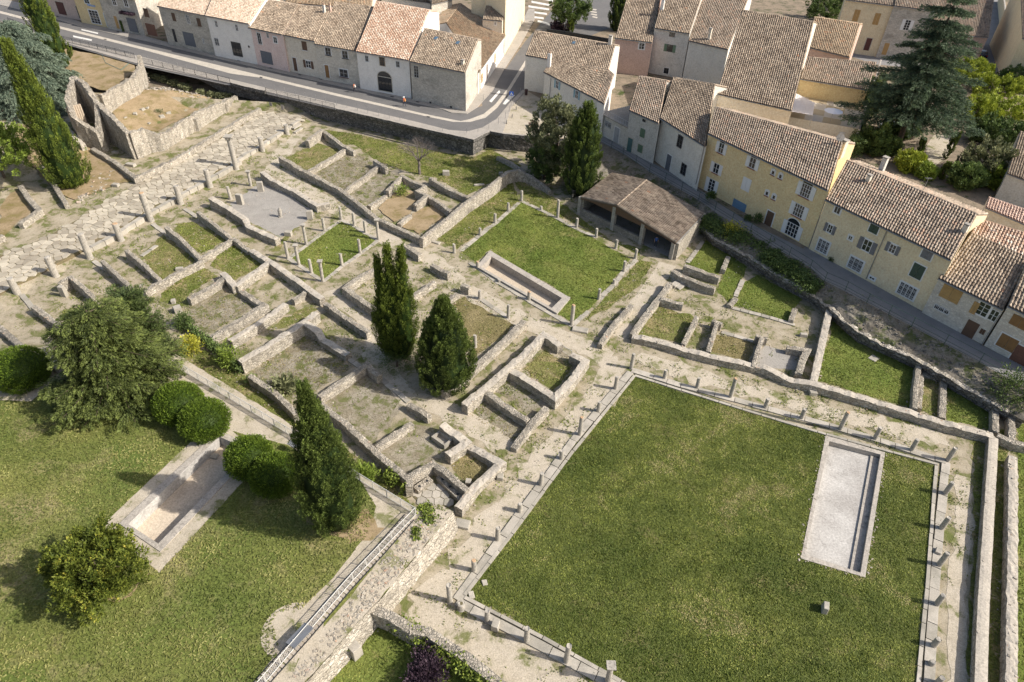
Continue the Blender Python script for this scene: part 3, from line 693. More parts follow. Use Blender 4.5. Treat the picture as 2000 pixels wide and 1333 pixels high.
# ---------------------------------------------------------------- stylobates round the gardens
sy = empty('meadow_stylobate', (0, 0, 0)); sy['kind'] = 'structure'
slab_row(sy, 'X 1234,722 1330,752 1500,798 1620,831 1720,860 1848,902', .72, 1.3, 2.4, .12, .3, M['slab'], 'stylobate_slab')
slab_row(sy, 'X 1848,902 1838,1000 1826,1150 1815,1333 1812,1400', .72, 1.3, 2.4, .12, .3, M['slab'], 'stylobate_slab')
slab_row(sy, 'X 1232,726 1120,860 1010,1010 892,1172', .72, 1.3, 2.4, .12, .3, M['slab'], 'stylobate_slab')
slab_row(sy, 'X 892,1174 1030,1248 1190,1333 1290,1390', .72, 1.3, 2.4, .12, .3, M['slab'], 'stylobate_slab')
for s in ('X 1240,733 1450,799 1614,848 1832,907', 'X 1829,909 1811,1150 1793,1340 1790,1400', 'X 1240,733 1120,880 1000,1042 907,1163', 'X 907,1166 1060,1245 1213,1331 1280,1365'):
    slab_row(sy, s, .28, 1.2, 2.2, .14, .3, M['slab'], 'kerb_stone', jit=.015)
sy2 = empty('lawn_stylobate', (0, 0, 0)); sy2['kind'] = 'structure'
for s in ('K 500,800 620,700 722,622 808,548 880,485', 'K 900,478 1020,535 1130,590 1250,655 1380,712', 'K 1640,855 1560,935 1490,1025 1400,1115', 'K 1230,1285 1330,1190 ', 'K 560,875 750,1010 943,1125 1230,1290', 'N 700,85 800,115 980,240'):
    slab_row(sy2, s, .6, .9, 1.7, .07, .3, M['slab'], 'stylobate_slab', jit=.05)
sy3 = empty('court_stylobate', (0, 0, 0)); sy3['kind'] = 'structure'
for s in ('J 1055,600 945,675 828,765 710,855', 'J 1055,600 1140,640 1213,685 1297,730', 'J 1297,730 1178,820 1060,900 935,1000', 'J 935,1000 862,950 780,895 708,850'):
    slab_row(sy3, s, .5, .9, 1.6, .06, .25, M['slab'], 'stylobate_slab', jit=.03)
sy4 = empty('shop_thresholds', (0, 0, 0)); sy4['kind'] = 'structure'
for s in ('I 1200,690 1280,745', 'I 990,790 1075,850', 'I 610,1030 680,1085', 'L 140,150 215,240', 'G 910,470 810,610', 'G 1170,725 1120,830', 'G 1100,905 1290,950 1510,1015', 'I 920,1000 1020,930', 'H 1000,430 1130,470', 'G 1030,1060 1240,1120', 'M 1260,660 1340,720', 'M 1480,800 1660,950'):
    slab_row(sy4, s, .55, .8, 1.6, .12, .3, M['slab'], 'threshold_stone', jit=.04)

# ================================================================ ruined walls
ruin('low_boundary_wall', 'long low stone wall bordering the far edge of the paved Roman street', 'A 600,965,.6 740,1050,.7 880,1155,.9 1120,1045,.9 1350,905,.8 1560,775,.9 B 100,750,.9 190,705,1.0', .7, .8)
ruin('basilica_ruin', 'tall roofless hall ruin with a pointed broken apse beside the dark cypress', 'A 835,868,4.2 930,838,3.9 1030,878,2.6 1090,850,2.4 1280,732,2.6 1360,700,2.2 1530,622,1.6 | A 835,868,4.2 760,790,4.9 640,670,6 600,610,6.4 545,535,6.8 475,500,6.6 450,560,6.2 436,640,5.6 470,740,4.6 560,808,3.8 640,862,3.2 | A 625,665,6 632,760,4.6 642,862,3.2 | A 905,365,3.4 912,430,3.4 865,500,3.2 760,565,2.9 650,625,3.2', .75, 1.6, rough=.14, hv=.16)
bas = bpy.data.objects['basilica_ruin']
for s in ('A 1090,880 1105,945', 'A 1275,770 1290,850', 'A 1460,670 1475,725'):
    a, b = parse(s); p = gp(*b[:2]); mb = MB(); hh = height(b, a, p); mb.box(p+Vector((0, 0, hh/2)), Vector((.35, 0, 0)), Vector((0, .45, 0)), Vector((0, 0, hh/2))); mb.build('buttress', M['ruin'], bas)
# fluted cream niche lining of the apse
a0 = gp(*parse('A 545,870')[0][:2]); mb = MB(); nn = Vector((.75, -.66, 0)); tt = Vector((.66, .75, 0))
for i in range(7): mb.tube(a0+tt*(i*.32-1)+Vector((0, 0, .6)), a0+tt*(i*.32-1)+Vector((0, 0, 4.6)), .17, 8, tint=.6)
mb.build('fluted_pilaster', M['pool_b'], bas)
CW = [
 ('shop_wall', 'ruined party wall of the first shop room, leading down from the tallest columns', 'I 1285,712,1.2 1400,800,1 1500,880,.8 | I 1305,1018,.7 1410,950,.8 1505,890,.8 | J 345,712,.8 455,800,.6', .55),
 ('shop_wall', 'rough reddish topped party wall between the two green shop rooms', 'I 1080,810,1.3 1200,910,1 1305,1020,.8', .55),
 ('shop_wall', 'ruined party wall in front of the bare gravel shop room', 'I 820,960,1.3 930,1050,1 1040,1155,.8', .5),
 ('shop_wall', 'curved party wall just above the spreading dark conifer', 'I 665,1030,1.3 760,1120,1.1 860,1215,.8', .5),
 ('shop_wall', 'short grey wall beside a cream pier, left of the spreading conifer', 'I 455,1132,1.6 530,1190,1.4 615,1275,1 | I 380,1180,1.3 450,1135,1.5', .5),
 ('shop_wall', 'long pale faced back wall closing the shop rooms', 'I 935,1228,.9 1150,1110,.9 1315,1030,.9', .6),
 ('house_wall', 'broad capped wall running down from the shops to the round path bend', 'J 470,795,.8 560,850,1 700,945,1 930,1110,1 | J 575,880,1 365,1030,1 | J 280,940,1 365,1030,1', .75),
 ('house_wall', 'pale wall bordering the mossy floored room, next to the two conifers', 'J 60,1112,.9 180,1050,.9 300,975,.9', .7),
 ('house_wall', 'L shaped low wall round the corner of the mossy floored room', 'J 405,1060,.7 520,1140,.7 M 720,318,1.0 560,415,1 370,530,.9', .7),
 ('house_wall', 'second of two parallel pale walls, with a groove along it', 'M 860,312,.9 680,440,1 495,553,1.1', .75),
 ('house_wall', 'short block wall standing alone by the broad capped wall', 'M 905,288,.7 990,232,.8', .6),
 ('house_wall', 'tall pale wall with a stepped end across the middle of the large room', 'M 1060,368,1.2 980,430,1.4 800,545,1.5 560,692,1.4 | M 990,440,1.4 1070,490,1.2 1100,545,.7 1180,590,.8 1265,640,.8', .8),
 ('house_wall', 'straight wall beside the sunken path near the pointed cypress clump', 'M 1115,305,.9 1250,400,.9 1400,500,.9', .6),
 ('house_wall', 'wall with a squared corner passing behind the pointed cypress clump', 'J 1310,900,.8 1180,965,.9 1080,1040,1.1 1200,1130,1.1 1350,1230,1.1', .7),
 ('house_wall', 'rubble wall along the strip of grass above the white balustrade', 'M 625,778,1.2 790,890,1 930,1030,1 ', .55),
 ('house_wall', 'ivy patched outer wall ending at the stone latrine', 'M 1080,960,1.2 1250,1090,1.1 N 130,1125,1.1 330,1290,1.3 O 920,160,1.3', .6),
 ('house_wall', 'cross wall with a short square return beside the curved gravel path', 'M 1075,915,.9 1240,810,.9 1385,705,1 1470,785,.9', .65),
 ('house_wall', 'low wall between the grey mortar room and the trough room', 'N 115,1075,.7 230,1000,.7 350,920,.7', .6),
 ('house_wall', 'short freestanding wall piece on the edge of the gravel path', 'N 325,795,.8 400,835,.9 465,880,.8', .6),
 ('house_wall', 'thick L shaped rubble wall round the stone trough', 'N 545,930,1.2 620,985,1 705,1045,1 580,1130,1', .8),
 ('house_wall', 'walls enclosing the small dry grass room beside the latrine', 'N 710,1070,.5 800,1110,.8 925,1185,.9 830,1270,.8 760,1333,.9 O 1215,285,1.1', .75),
 ('latrine_wall', 'walls enclosing the ancient latrine with its pierced bench', 'N 320,1280,1.2 400,1230,1.3 485,1180,1.2 580,1250,1.2 O 1270,180,1.2', .6),
 ('house_wall', 'rectangular room walls with an iron gate beside the wide gravel portico', 'N 690,800,1.3 830,690,1.1 960,575,1.1 1100,455,1.1 1205,345,1 1255,370,1 1315,420,1 | N 1385,475,1 1475,520,1 1390,640,1.1 1280,755,1.1 1150,670,1 990,575,1', .8),
 ('house_wall', 'narrow ruined wall crossing the two small mortar floored rooms', 'N 835,725,.9 980,825,.9 1105,905,.9 | N 1225,820,.9 1120,935,.8 1010,1085,.5', .65),
 ('house_wall', 'long pale wall along the brown courtyard behind the broad dark cypress', 'N 550,725,.8 700,610,.8 900,430,.8 1080,255,.9', .7),
 ('house_wall', 'long wall following the gravel lane past the small column court', 'J 655,185,1.4 800,275,1.2 1040,395,1 1290,590,.9 1590,725,.9', .65),
 ('high_wall', 'tall rubble wall climbing from the lane to the dark retaining wall', 'K 240,722,1.4 400,600,1.7 550,470,1.9 700,370,1.9 800,290,1.9 870,270,1.9 930,300,1.4 1010,350,.9 1080,410,.5', .6),
 ('garden_wall', 'low curved rubble wall on the slope above the square lawn', 'K 740,185,.6 820,220,.7 910,285,.5', .6),
 ('house_wall', 'grey walls round the highest small room near the street steps', 'J 830,85,1.3 930,10,1.4 | J 945,25,1.2 1080,125,1 1140,150,.9 | J 1085,135,.8 960,215,.7 840,280,.7', .65),
 ('house_wall', 'rubble cross wall with a blocky end below the bare tree', 'J 1270,210,1.2 1350,260,1.1 | J 1310,235,.8 1200,320,.8 1070,415,.8', .6),
 ('house_wall', 'jagged walls of the weedy little rooms below the bare tree', 'K 115,310,1.2 180,345,1.1 265,378,1.2 215,410,1.3 280,440,1.2 200,500,1.1 | K 285,440,1.1 360,490,1 435,545,1 | K 120,310,1.1 20,410,1', .55),
 ('house_wall', 'reddish topped wall end right of the weedy little rooms', 'K 300,325,1 400,390,.9 545,450,.9', .6),
 ('house_wall', 'low broken wall dividing the earth floored rooms', 'J 1235,510,.6 1345,440,.6 | J 1430,625,.6 1505,565,.6', .6),
 ('hall_wall', 'thick wall on the lower left side of the smooth grey floor', 'J 205,455,1.4 320,520,1.1 430,595,1 450,640,.9 640,725,.9', .8),
 ('hall_wall', 'thick wall on the upper right side of the smooth grey floor', 'J 540,285,1.2 600,335,1.1 760,415,.9 900,505,.9 975,490,.9', .75),
 ('wall_stub', 'short wall stub by the lane, nearest the tall rubble wall', 'K 140,765,.9 235,830,.9', .65),
 ('wall_stub', 'short wall stub with a squared end beside the wide gravel lane', 'K 310,890,.9 425,950,.9', .65),
 ('house_wall', 'pale wall piece partly hidden behind the pointed cypress clump', 'K 180,1095,.8 330,1000,.8', .6),
 ('wall_stub', 'small pier with a low pale wall at the corner of the brown courtyard', 'K 505,1020,1 560,1040,1 | K 480,1080,.5 380,1150,.5', .65),
 ('path_wall', 'low rubble wall along the left side of the straight path to the shed', 'G 240,1140,.7 340,1000,.7 450,885,.7', .6),
 ('house_wall', 'rough wall along the right side of the straight path to the shed', 'G 450,1075,.8 530,960,.8 620,845,.8 700,740,.8', .65),
 ('long_wall', 'very long low rubble wall along the upper edge of the meadow portico', 'G 450,1085,.8 620,1120,.8 760,1165,.8 1000,1230,.8 1300,1290,.8 H 150,470,.8 300,500,.9 640,595,.9 950,690,.9 1150,755,.9 1470,835,.9', .8),
 ('house_wall', 'short thick wall on the grass, left of the two narrow rooms', 'G 635,845,.9 780,880,.9', .6),
 ('house_wall', 'pale slim wall, left one of the two enclosing a narrow cell', 'G 870,965,1 820,1060,.9 780,1145,.9', .5),
 ('house_wall', 'slim wall with a wide head, right one of the two enclosing a narrow cell', 'G 970,985,1 1035,1005,1 | G 1000,1005,1 975,1090,.9 945,1185,.9', .5),
 ('house_wall', 'slim wall with a wide head between the dry and the grey floored rooms', 'G 1255,1085,1 1330,1100,1 | G 1295,1100,1 1265,1190,.9 1240,1285,.9', .5),
 ('house_wall', 'chunky corner wall of the grey floored room', 'G 1460,1155,.9 1590,1180,.9 1560,1240,.8 | G 1560,1240,.8 1535,1330,.8', .7),
 ('house_wall', 'upper one of two parallel thick walls near the open shed', 'G 790,625,1 900,665,1 1020,705,1', .7),
 ('house_wall', 'lower one of two parallel thick walls near the open shed', 'G 715,660,.9 760,690,1 880,740,1 990,780,.9', .7),
 ('wall_stub', 'narrow wall stub on the grass below the ivy hedge', 'G 1075,570,.7 1040,655,.7', .6),
 ('wall_stub', 'low wall stub at the corner of the bright grass strip', 'G 1125,840,.3 1080,890,.4', .6),
 ('wall_stub', 'dark wall stub at the far end of the bright grass strip', 'G 1510,910,.6 1485,985,.5', .6),
 ('cross_wall', 'straight pale cross wall left of the flat stone in the grass', 'H 402,15,1 370,160,1 335,320,.9 300,480,.9', .75),
 ('cross_wall', 'double cross wall between the open grass plot and the narrow plot', 'H 985,370,.9 965,520,.9 955,660,.9 | H 1000,440,.5 985,660,.5', .5),
 ('cross_wall', 'thin low wall on the right of the narrow grass plot', 'H 1145,475,.5 1140,600,.5 1135,720,.5 | H 1005,430,.3 1150,472,.3', .6),
 ('drain_wall', 'pair of short walls flanking the dark drain opening at the right', 'H 1482,655,.8 1482,810,.8 | H 1585,715,.8 1590,860,.8 | H 1495,830,.9 1600,880,.9 1690,900,.9', .6),
 ('east_wall', 'long straight smooth topped wall on the right, next to the columns', 'H 1470,845,.8 1440,1333,.8 Q 1395,800,.8 1370,1500,.8', .8),
 ('outer_wall', 'long rubble topped wall at the extreme right edge of the site', 'H 1595,975,.9 1595,1100,.9 Q 1585,100,.9 1580,600,.9 1572,1500,.9', .75),
 ('lower_wall', 'ivy covered wall running below the meadow portico at the bottom', 'O 690,885,1.8 800,930,1.8 930,1010,1.7 S 330,960,1.6 600,1140,1.5 850,1340,1.5 1000,1480,1.5', .7),
 ('side_wall', 'low broken wall in the shade beneath the leaning cypress at the left', 'I 265,405,.8 330,500,.8 430,660,.8', .6),
 ('side_wall', 'low angular wall at the left edge with a white faced end', 'I 130,540,.8 190,630,.8 255,700,.8 130,790,.8', .7),
 ('side_wall', 'corner of a low wall at the left edge of the paved street', 'I -100,920,.7 20,865,.7', .7),
 ('side_wall', 'dark low wall between the gable ruin and the leaning cypress', 'A 400,800,1 470,870,1 540,940,1', .8),
 ('side_wall', 'ruined wall from the last left column down to the conifer', 'L 215,228,.9 330,310,.9 450,400,.9', .6),
 ('side_wall', 'ruined wall at the far left above the clipped round bush', 'L -60,320,.7 50,410,.7 180,525,.7', .6),
 ('side_wall', 'low L shaped wall beside the curved terrace path', 'L 270,525,.5 370,620,.5 445,565,.5 | L 280,510,.5 440,425,.5', .6),
]
SMOOTH = {'east_wall'}
for nm, lb, runs, wd in CW:
    smooth_ = nm in SMOOTH
    ruin(nm, lb, runs, wd, .15 if smooth_ else .9, rough=.02 if smooth_ else .055, hv=.03 if smooth_ else .08, mats=[M['ruin'], M['cap_smooth']] if smooth_ or wd > .7 else None, group='ruined walls of the excavated quarter')
# buttress on the lower side and steps
def blockthing(name, label, s, wd, h, mat='ruin', cat='stone block', group=None, z=None):
    a, b = [(gp(*p[:2], h) if z is None else onz(p[0], p[1], z+h)) for p in parse(s)]
    if z is not None: a.z = b.z = z
    d = (b-a); L = d.length; d.normalize(); n = Vector((-d.y, d.x, 0)); mb = MB(); c = (a+b)/2+Vector((0, 0, h/2)); k = Vector((0, 0, h/2+.02))
    vs = []
    for kk in (-1, 1):
        for j in (-1, 1):
            for i in (-1, 1): vs.append(c+d*i*L/2*(.95 if kk > 0 else 1)+n*j*wd/2*(.94 if kk > 0 else 1)+k*kk+Vector([random.uniform(-.03, .03) for _ in range(3)]))
    mb.add(vs, [(0,2,3,1), (4,5,7,6), (0,1,5,4), (2,6,7,3), (0,4,6,2), (1,3,7,5)], .5)
    o = mb.build(name, M[mat]); me = o.data
    me.transform(Matrix.Translation(-a)); o.location = a
    md = o.modifiers.new('bevel', 'BEVEL'); md.width = .03; md.segments = 1
    return tag(o, label, cat, group)
BL = [
 ('stone_cube', 'weathered pale stone cube standing alone in the meadow', 'Q 362,830 400,842', .75, .7),
 ('stone_slab', 'pale flat slab with a groove lying in the meadow corner', 'S 722,600 762,590', .5, .12),
 ('stone_lump', 'ochre stone lump at the lower left corner of the meadow', 'S 625,690 665,680', .6, .15),
 ('stone_pier', 'cream square pier beside the short grey wall left of the conifer', 'I 375,1195 410,1200', .5, 1.4),
 ('stone_pier', 'tall square pier, left one of the pair at the head of the grey floor', 'J 365,430 405,437', .5, 1.5),
 ('stone_pier', 'tall square pier, right one of the pair at the head of the grey floor', 'J 500,352 540,352', .5, 1.5),
 ('stone_pier', 'tall square pier at the right corner of the grey floor', 'J 825,540 865,540', .55, 1.3),
 ('stone_block', 'low square block at the foot of the grey floor', 'J 685,672 730,676', .7, .6),
 ('stone_block', 'pale block on the grass slope right of the bare tree', 'K 380,280 425,280', .7, .7),
 ('stone_block', 'flat grey slab lying on the grass slope', 'K 585,370 655,365', .45, .2),
 ('stone_block', 'small white stone beside the tall rubble wall on the slope', 'K 748,290 775,290', .5, .4),
 ('stone_block', 'square grey paving stone lying in the open grass plot', 'H 665,318 712,345', 1.0, .08),
 ('stone_block', 'worn doorstep block by the corner of the latrine', 'O 1195,365 1285,385', .9, .25),
 ('stone_block', 'broken capital lying beside the column row at the bottom', 'S 795,890 850,905', .7, .6),
 ('stone_block', 'squat block outside the dry grass room wall', 'N 900,1260 945,1265', .6, .4),
 ('stone_block', 'small square altar stone in the dry grass room', 'N 695,1295 735,1300', .55, .45),
 ('stone_block', 'dark slab lying in the narrow plot beside the corner wall', 'H 210,172 258,178', .45, .35),
 ('stone_block', 'low stone block at the end of the wall by the portico', 'H 270,545 320,550', .7, .4),
 ('stone_block', 'fallen cream block between the columns on the right', 'Q 1085,470 1125,490', .6, .35),
 ('stone_step', 'upper stone step near the open shed', 'G 710,760 750,735', .8, .3),
 ('stone_step', 'lower stone step near the open shed', 'G 740,775 780,750', .8, .2),
 ('stone_step', 'pale doorstep slab near the tall orange topped column', 'K 1225,1300 1330,1320', .9, .2),
 ('stone_block', 'flat doorstep by the corner of the tall rubble wall', 'K 315,735 365,750', .6, .15),
 ('stone_block', 'grey stone inside the wall opening above the two conifers', 'I 1140,1080 1190,1075', .5, .35),
 ('stone_block', 'white pebble like stone on the small gravel shop floor', 'I 900,1195 930,1185', .3, .25),
 ('stone_block', 'pale broken stone lying on the buff floor of the terrace basin', 'M 370,1295 415,1305', .55, .25),
 ('stone_buttress', 'blunt stone buttress sticking out of the lower terrace wall', 'O 540,1060 610,1140', .8, 1.2),
 ('stone_block', 'rough boulder beside the conifer on the green room edge', 'M 110,290 140,285', .6, .4),
 ('stone_block', 'pale squared block end behind the two conifers', 'M 125,340 175,325', .8, .7),
 ('stone_block', 'square grave slab behind the apse of the hall ruin', 'A 730,985 765,990', .6, .3),
 ('stone_block', 'grey block in the corner court below the hall ruin', 'A 820,1060 875,1070', .7, .4),
 ('stone_block', 'dark boulder on the earth beside the cypress', 'A 730,1195 770,1200', .7, .4),
]
for nm, lb, s, wd, h in BL: blockthing(nm, lb, s, wd, h, 'slab', group='loose dressed stones', z=(ZT-1.05) if 'buff floor' in lb else None)
for i, (x, y, r, lb) in enumerate(((880, 745, .45, 'large grey fallen drum in the earth floor of the hall ruin'), (925, 715, .4, 'upright broken drum at the middle of the hall ruin floor'), (960, 705, .35, 'small rubble piece right of the broken drum in the hall ruin'), (1055, 765, .5, 'long fallen drum beside the weed in the hall ruin'), (1098, 740, .4, 'angular stone right of the weed in the hall ruin'), (970, 808, .4, 'stone lying near the front wall inside the hall ruin'), (815, 768, .3, 'small stone near the apse inside the hall ruin'), (940, 740, .2, 'tiny stone between the drums in the hall ruin'), (865, 585, .5, 'boulder against the back wall inside the hall ruin'))):
    p = gp(*parse(f'A {x},{y}')[0][:2]); mb = MB(); mb.rock((0, 0, .1), r, flat=.7); o = mb.build('fallen_stone', M['slab']); o.location = p; tag(o, lb, 'stone', 'stones lying inside the hall ruin')
mb = MB()
for s, n_ in (('A 950,570 1380,640 1360,660 940,590', 90), ('A 640,600 760,640 700,660 620,640', 20), ('A 480,1290 600,1250 700,1200 690,1230 500,1330', 30), ('I 560,500 750,430 760,540 600,600', 30), ('F 600,1080 1000,1260 980,1280 600,1110', 60)):
    poly = [(lambda q: (q.x, q.y))(gp(*p)) for p in parse(s)]; k = 0; xs = [p[0] for p in poly]; ys = [p[1] for p in poly]
    while k < n_:
        x, y = random.uniform(min(xs), max(xs)), random.uniform(min(ys), max(ys))
        if inside(np.array([x]), np.array([y]), poly)[0]: mb.rock((x, y, T(x, y)+.05), random.uniform(.1, .3)); k += 1
tag(mb.build('scattered_rubble', M['rubble']), kind='stuff')
# street steps, near steps
ss_ = empty('street_steps', gp(*parse('B 430,850')[0][:2]), 'three worn stone steps at the end of the paved street by the retaining wall', 'steps')
for i in range(3): 
    a, b = [gp(*q[:2]) for q in parse(f'B {400+i*8},{830+i*22} {450+i*10},{800+i*20}')]; mb = MB(); d = (b-a).normalized(); mb.box((a+b)/2+Vector((0, 0, .5-.16*i)), d*1.1, Vector((-d.y, d.x, 0))*.25, Vector((0, 0, .12)), .7); mb.build('step', M['slab'], ss_)
# trough, latrine
tg = empty('stone_trough', gp(*parse('N 545,1045')[0][:2]), 'rectangular carved stone trough lying in the rubble walled room', 'trough')
a, b = [gp(*q[:2]) for q in parse('N 510,1020 580,1070')]; d = (b-a).normalized(); n_ = Vector((-d.y, d.x, 0)); c = (a+b)/2; L = (b-a).length/2+.15
for q, e1, e2 in ((n_*.45, L, .09), (-n_*.45, L, .09)):
    mb = MB(); mb.box(c+q+Vector((0, 0, .28)), d*e1, n_*e2, Vector((0, 0, .28)), .4); mb.build('trough_side', M['slab'], tg)
for q in (-1, 1):
    mb = MB(); mb.box(c+d*q*(L-.09)+Vector((0, 0, .27)), d*.09, n_*.36, Vector((0, 0, .27)), .4); mb.build('trough_end', M['slab'], tg)
mb = MB(); mb.box(c+Vector((0, 0, .1)), d*(L-.18), n_*.36, Vector((0, 0, .08)), .2); mb.build('trough_bottom', M['slab'], tg)
def latrine():
    pts = [onz(p[0], p[1], .55) for p in parse('O 960,170 1050,105 1100,90 1235,225')]
    t = empty('latrine_bench', pts[0], 'ancient stone latrine bench pierced by a row of round holes', 'bench')
    for (a, b) in ((pts[0], pts[1]), (pts[2], pts[3])):
        a = Vector((a.x, a.y, 0)); b = Vector((b.x, b.y, 0)); d = (b-a).normalized(); n = Vector((-d.y, d.x, 0)); L = (b-a).length
        mb = MB(); mb.box((a+b)/2+Vector((0, 0, .27)), d*L/2, n*.32, Vector((0, 0, .27)), .5); mb.build('bench_seat', M['ruin_cap'], t)
        k = max(2, int(L/.9)); hb = MB()
        for i in range(k):
            c = a+d*(L*(i+.5)/k)+Vector((0, 0, .545)); hb = MB(); hb.tube(c, c+Vector((0, 0, .006)), .13, 10, tint=0); hb.build('bench_hole', M['iron'], t)
    po = [(lambda q: (q.x, q.y))(gp(*p)) for p in parse('O 940,215 1060,120 1210,240 1160,300 1010,280')]
    fl = empty('latrine_floor', (0, 0, 0)); fl['kind'] = 'structure'
    tri_sheet('floor_joint', po, lambda x, y: .05, M['joint'], 3, fl, kind=None)
    for c, cell in voronoi_cells(po, .8, .1):
        mb = MB(); slab(mb, c, cell if area(cell) > 0 else cell[::-1], .1, .04, .06); mb.build('paving_slab', M['slab'], fl)
latrine()

# ================================================================ columns
ORD = ['first', 'second', 'third', 'fourth', 'fifth', 'sixth', 'seventh', 'eighth', 'ninth', 'tenth', 'eleventh', 'twelfth']
def column(b, t, r, capital=False, label='', group='', cat='column', orange=False, square=False, z=None, hollow=False):
    base = gp(*b) if z is None else onz(b[0], b[1], z); h = height(b, t, base)
    if capital: h *= 1.0
    mb = MB(); n = 14; rings = []; zs = [0, .06, .07, h*.3, h*.6, h-.02, h]; rr = [1.15, 1.12, 1.0, 1.0, .97, .93, .86]
    lx, ly = random.uniform(-.02, .02), random.uniform(-.02, .02)
    for z_, q in zip(zs, rr):
        rings.append([(cos(2*pi*i/n)*r*q*(1+random.uniform(-.02, .02))+lx*z_, sin(2*pi*i/n)*r*q+ly*z_, z_+(random.uniform(-.05, .04) if z_ >= h-.03 and not capital else 0)) for i in range(n)])
    vs = [v for R_ in rings for v in R_]; fs = []
    for k in range(len(rings)-1):
        for i in range(n): fs.append((k*n+i, k*n+(i+1) % n, (k+1)*n+(i+1) % n, (k+1)*n+i))
    fs.append(tuple((len(rings)-1)*n+i for i in range(n))); mb.add(vs, fs, .5)
    parts = []
    if not capital and not orange and not hollow:
        o = mb.build('column', M['column']); o.location = base; tag(o, label, cat, group); return o
    o = empty('column', base, label, cat, group)
    def P(m_, nm, mat):
        q = m_.build(nm, mat); q.parent = o; return q
    P(mb, 'shaft', M['column'])
    if capital:
        cb = MB(); cb.tube((lx*h, ly*h, h), (lx*h, ly*h, h+r*.9), r*1.0, 12, r*1.45, .4); a = r*1.5
        cb.box((lx*h, ly*h, h+r*1.1), Vector((a, 0, 0)), Vector((0, a, 0)), Vector((0, 0, r*.22)), .6)
        for i in range(8): cb.box((lx*h+cos(i*pi/4)*r*1.25, ly*h+sin(i*pi/4)*r*1.25, h+r*.45), Vector((r*.22, 0, 0)), Vector((0, r*.22, 0)), Vector((0, 0, r*.3)), .3)
        P(cb, 'capital', M['column'])
    if orange:
        cb = MB(); cb.tube((lx*h, ly*h, h-.02), (lx*h, ly*h, h+.07), r*.85, 10, r*.7, .5); P(cb, 'brick_core', M['brickcore'])
    if hollow:
        cb = MB(); cb.tube((0, 0, h-.01), (0, 0, h+.02), r*.5, 10, tint=0); P(cb, 'socket', M['joint'])
    return o
M['brickcore'] = stained('brick_core', (.48, .33, .2), (.4, .26, .16), 2, 9)
def row(s, r, what, caps=(), oranges=(), grp='', hollow=(), side='left', labs=None):
    ps = parse(s)
    prs = [(ps[i], ps[i+1]) for i in range(0, len(ps), 2)]
    for i, (b, t) in enumerate(prs):
        h = height(b[:2], t[:2], gp(*b[:2])); sz = 'short' if h < 1.1 else 'tall' if h > 2.6 else 'medium height'
        ex = ' with a carved capital' if i in caps else ' with an orange broken top' if i in oranges else ''
        lb = labs[i] if labs else f'{sz} stone column{ex}, {ORD[i]} from the {side} {what}'
        column(b[:2], t[:2], r, i in caps, lb, grp, orange=i in oranges, hollow=i in hollow)
row('I 118,1252 62,1145 365,1135 303,1007 588,1018 518,858 790,900 745,792 985,775 922,592 1178,662 1143,543 1370,552 1340,438 1540,438 1490,240 B 212,990 190,897 372,880 360,812', .4, 'in the row along the paved Roman street', caps=(7,), oranges=(3, 4), grp='columns along the paved Roman street')
row('J 467,378 449,292 335,465 315,385', .22, 'of two slim columns above the grey floor', caps=(0,), grp='slim columns above the grey floor', side='right')
row('J 708,850 683,745 780,893 752,775 862,945 845,858 935,1000 914,875', .2, 'in the lower left row round the small court lawn', caps=(1, 3), grp='columns round the small court lawn')
row('J 828,760 806,640 945,672 930,590 1055,597 1045,515', .2, 'in the upper left row round the small court lawn', caps=(0,), grp='columns round the small court lawn')
row('J 1140,637 1127,553 1213,682 1205,605 1297,728 1282,608', .2, 'in the upper right row round the small court lawn', caps=(2,), grp='columns round the small court lawn')
row('J 1060,895 1050,818 1178,815 1163,728', .2, 'in the lower right row round the small court lawn', grp='columns round the small court lawn')
row('K 457,815 457,757 625,700 625,653 722,620 721,561 808,545 806,488 895,475 897,410', .2, 'in the upper left row round the square lawn', grp='columns round the square lawn')
row('K 1022,535 1022,510 1130,585 1138,468 1252,650 1255,588 1380,712 1382,656 1508,785 1510,728', .2, 'in the upper right row round the square lawn', grp='columns round the square lawn')
row('K 610,912 610,872 750,1003 748,985 943,1120 943,1068 1220,1283 1226,1155', .23, 'in the lower left row beside the stone basin', oranges=(0, 2, 3), grp='columns round the square lawn')
row('K 1397,1115 1403,1050 1495,1015 1495,986 1560,935 1565,867 1635,850 1638,788', .2, 'in the lower right row round the square lawn', grp='columns round the square lawn')
row('K 622,1115 621,1062 808,1238 808,1152', .2, 'of two columns at the edge of the brown courtyard', grp='columns of the brown courtyard')
row('N 760,428 758,350', .2, '', grp='columns of the brown courtyard', labs=['lone stone column beside the broad dark cypress in the brown courtyard'])
row('R 775,133 788,38 672,268 680,188 560,415 563,350 440,567 453,453 320,725 321,670 187,893 190,818 50,1068 50,1015 S 1000,75 1000,20 838,285 838,193 665,510 665,433 487,738 480,616', .21, 'counting down the left side of the big meadow', oranges=(3, 9), grp='columns round the big meadow', side='top')
row('S 570,787 568,752', .3, '', grp='columns round the big meadow', hollow=(0,), labs=['hollow column stump at the lower left corner of the big meadow'])
row('S 762,880 762,806 1050,1030 1054,933 1342,1183 1354,1066 1650,1333 1672,1222', .21, 'in the row below the big meadow', caps=(3,), grp='columns round the big meadow')
row('R 990,200 998,143 1203,262 1215,195 1420,323 1455,200 1645,392 1660,328 H 215,727 235,663 465,800 510,683 692,862 730,783 930,935 965,860 1165,1003 1220,918', .21, 'along the top side of the big meadow', oranges=(2, 5), grp='columns round the big meadow')
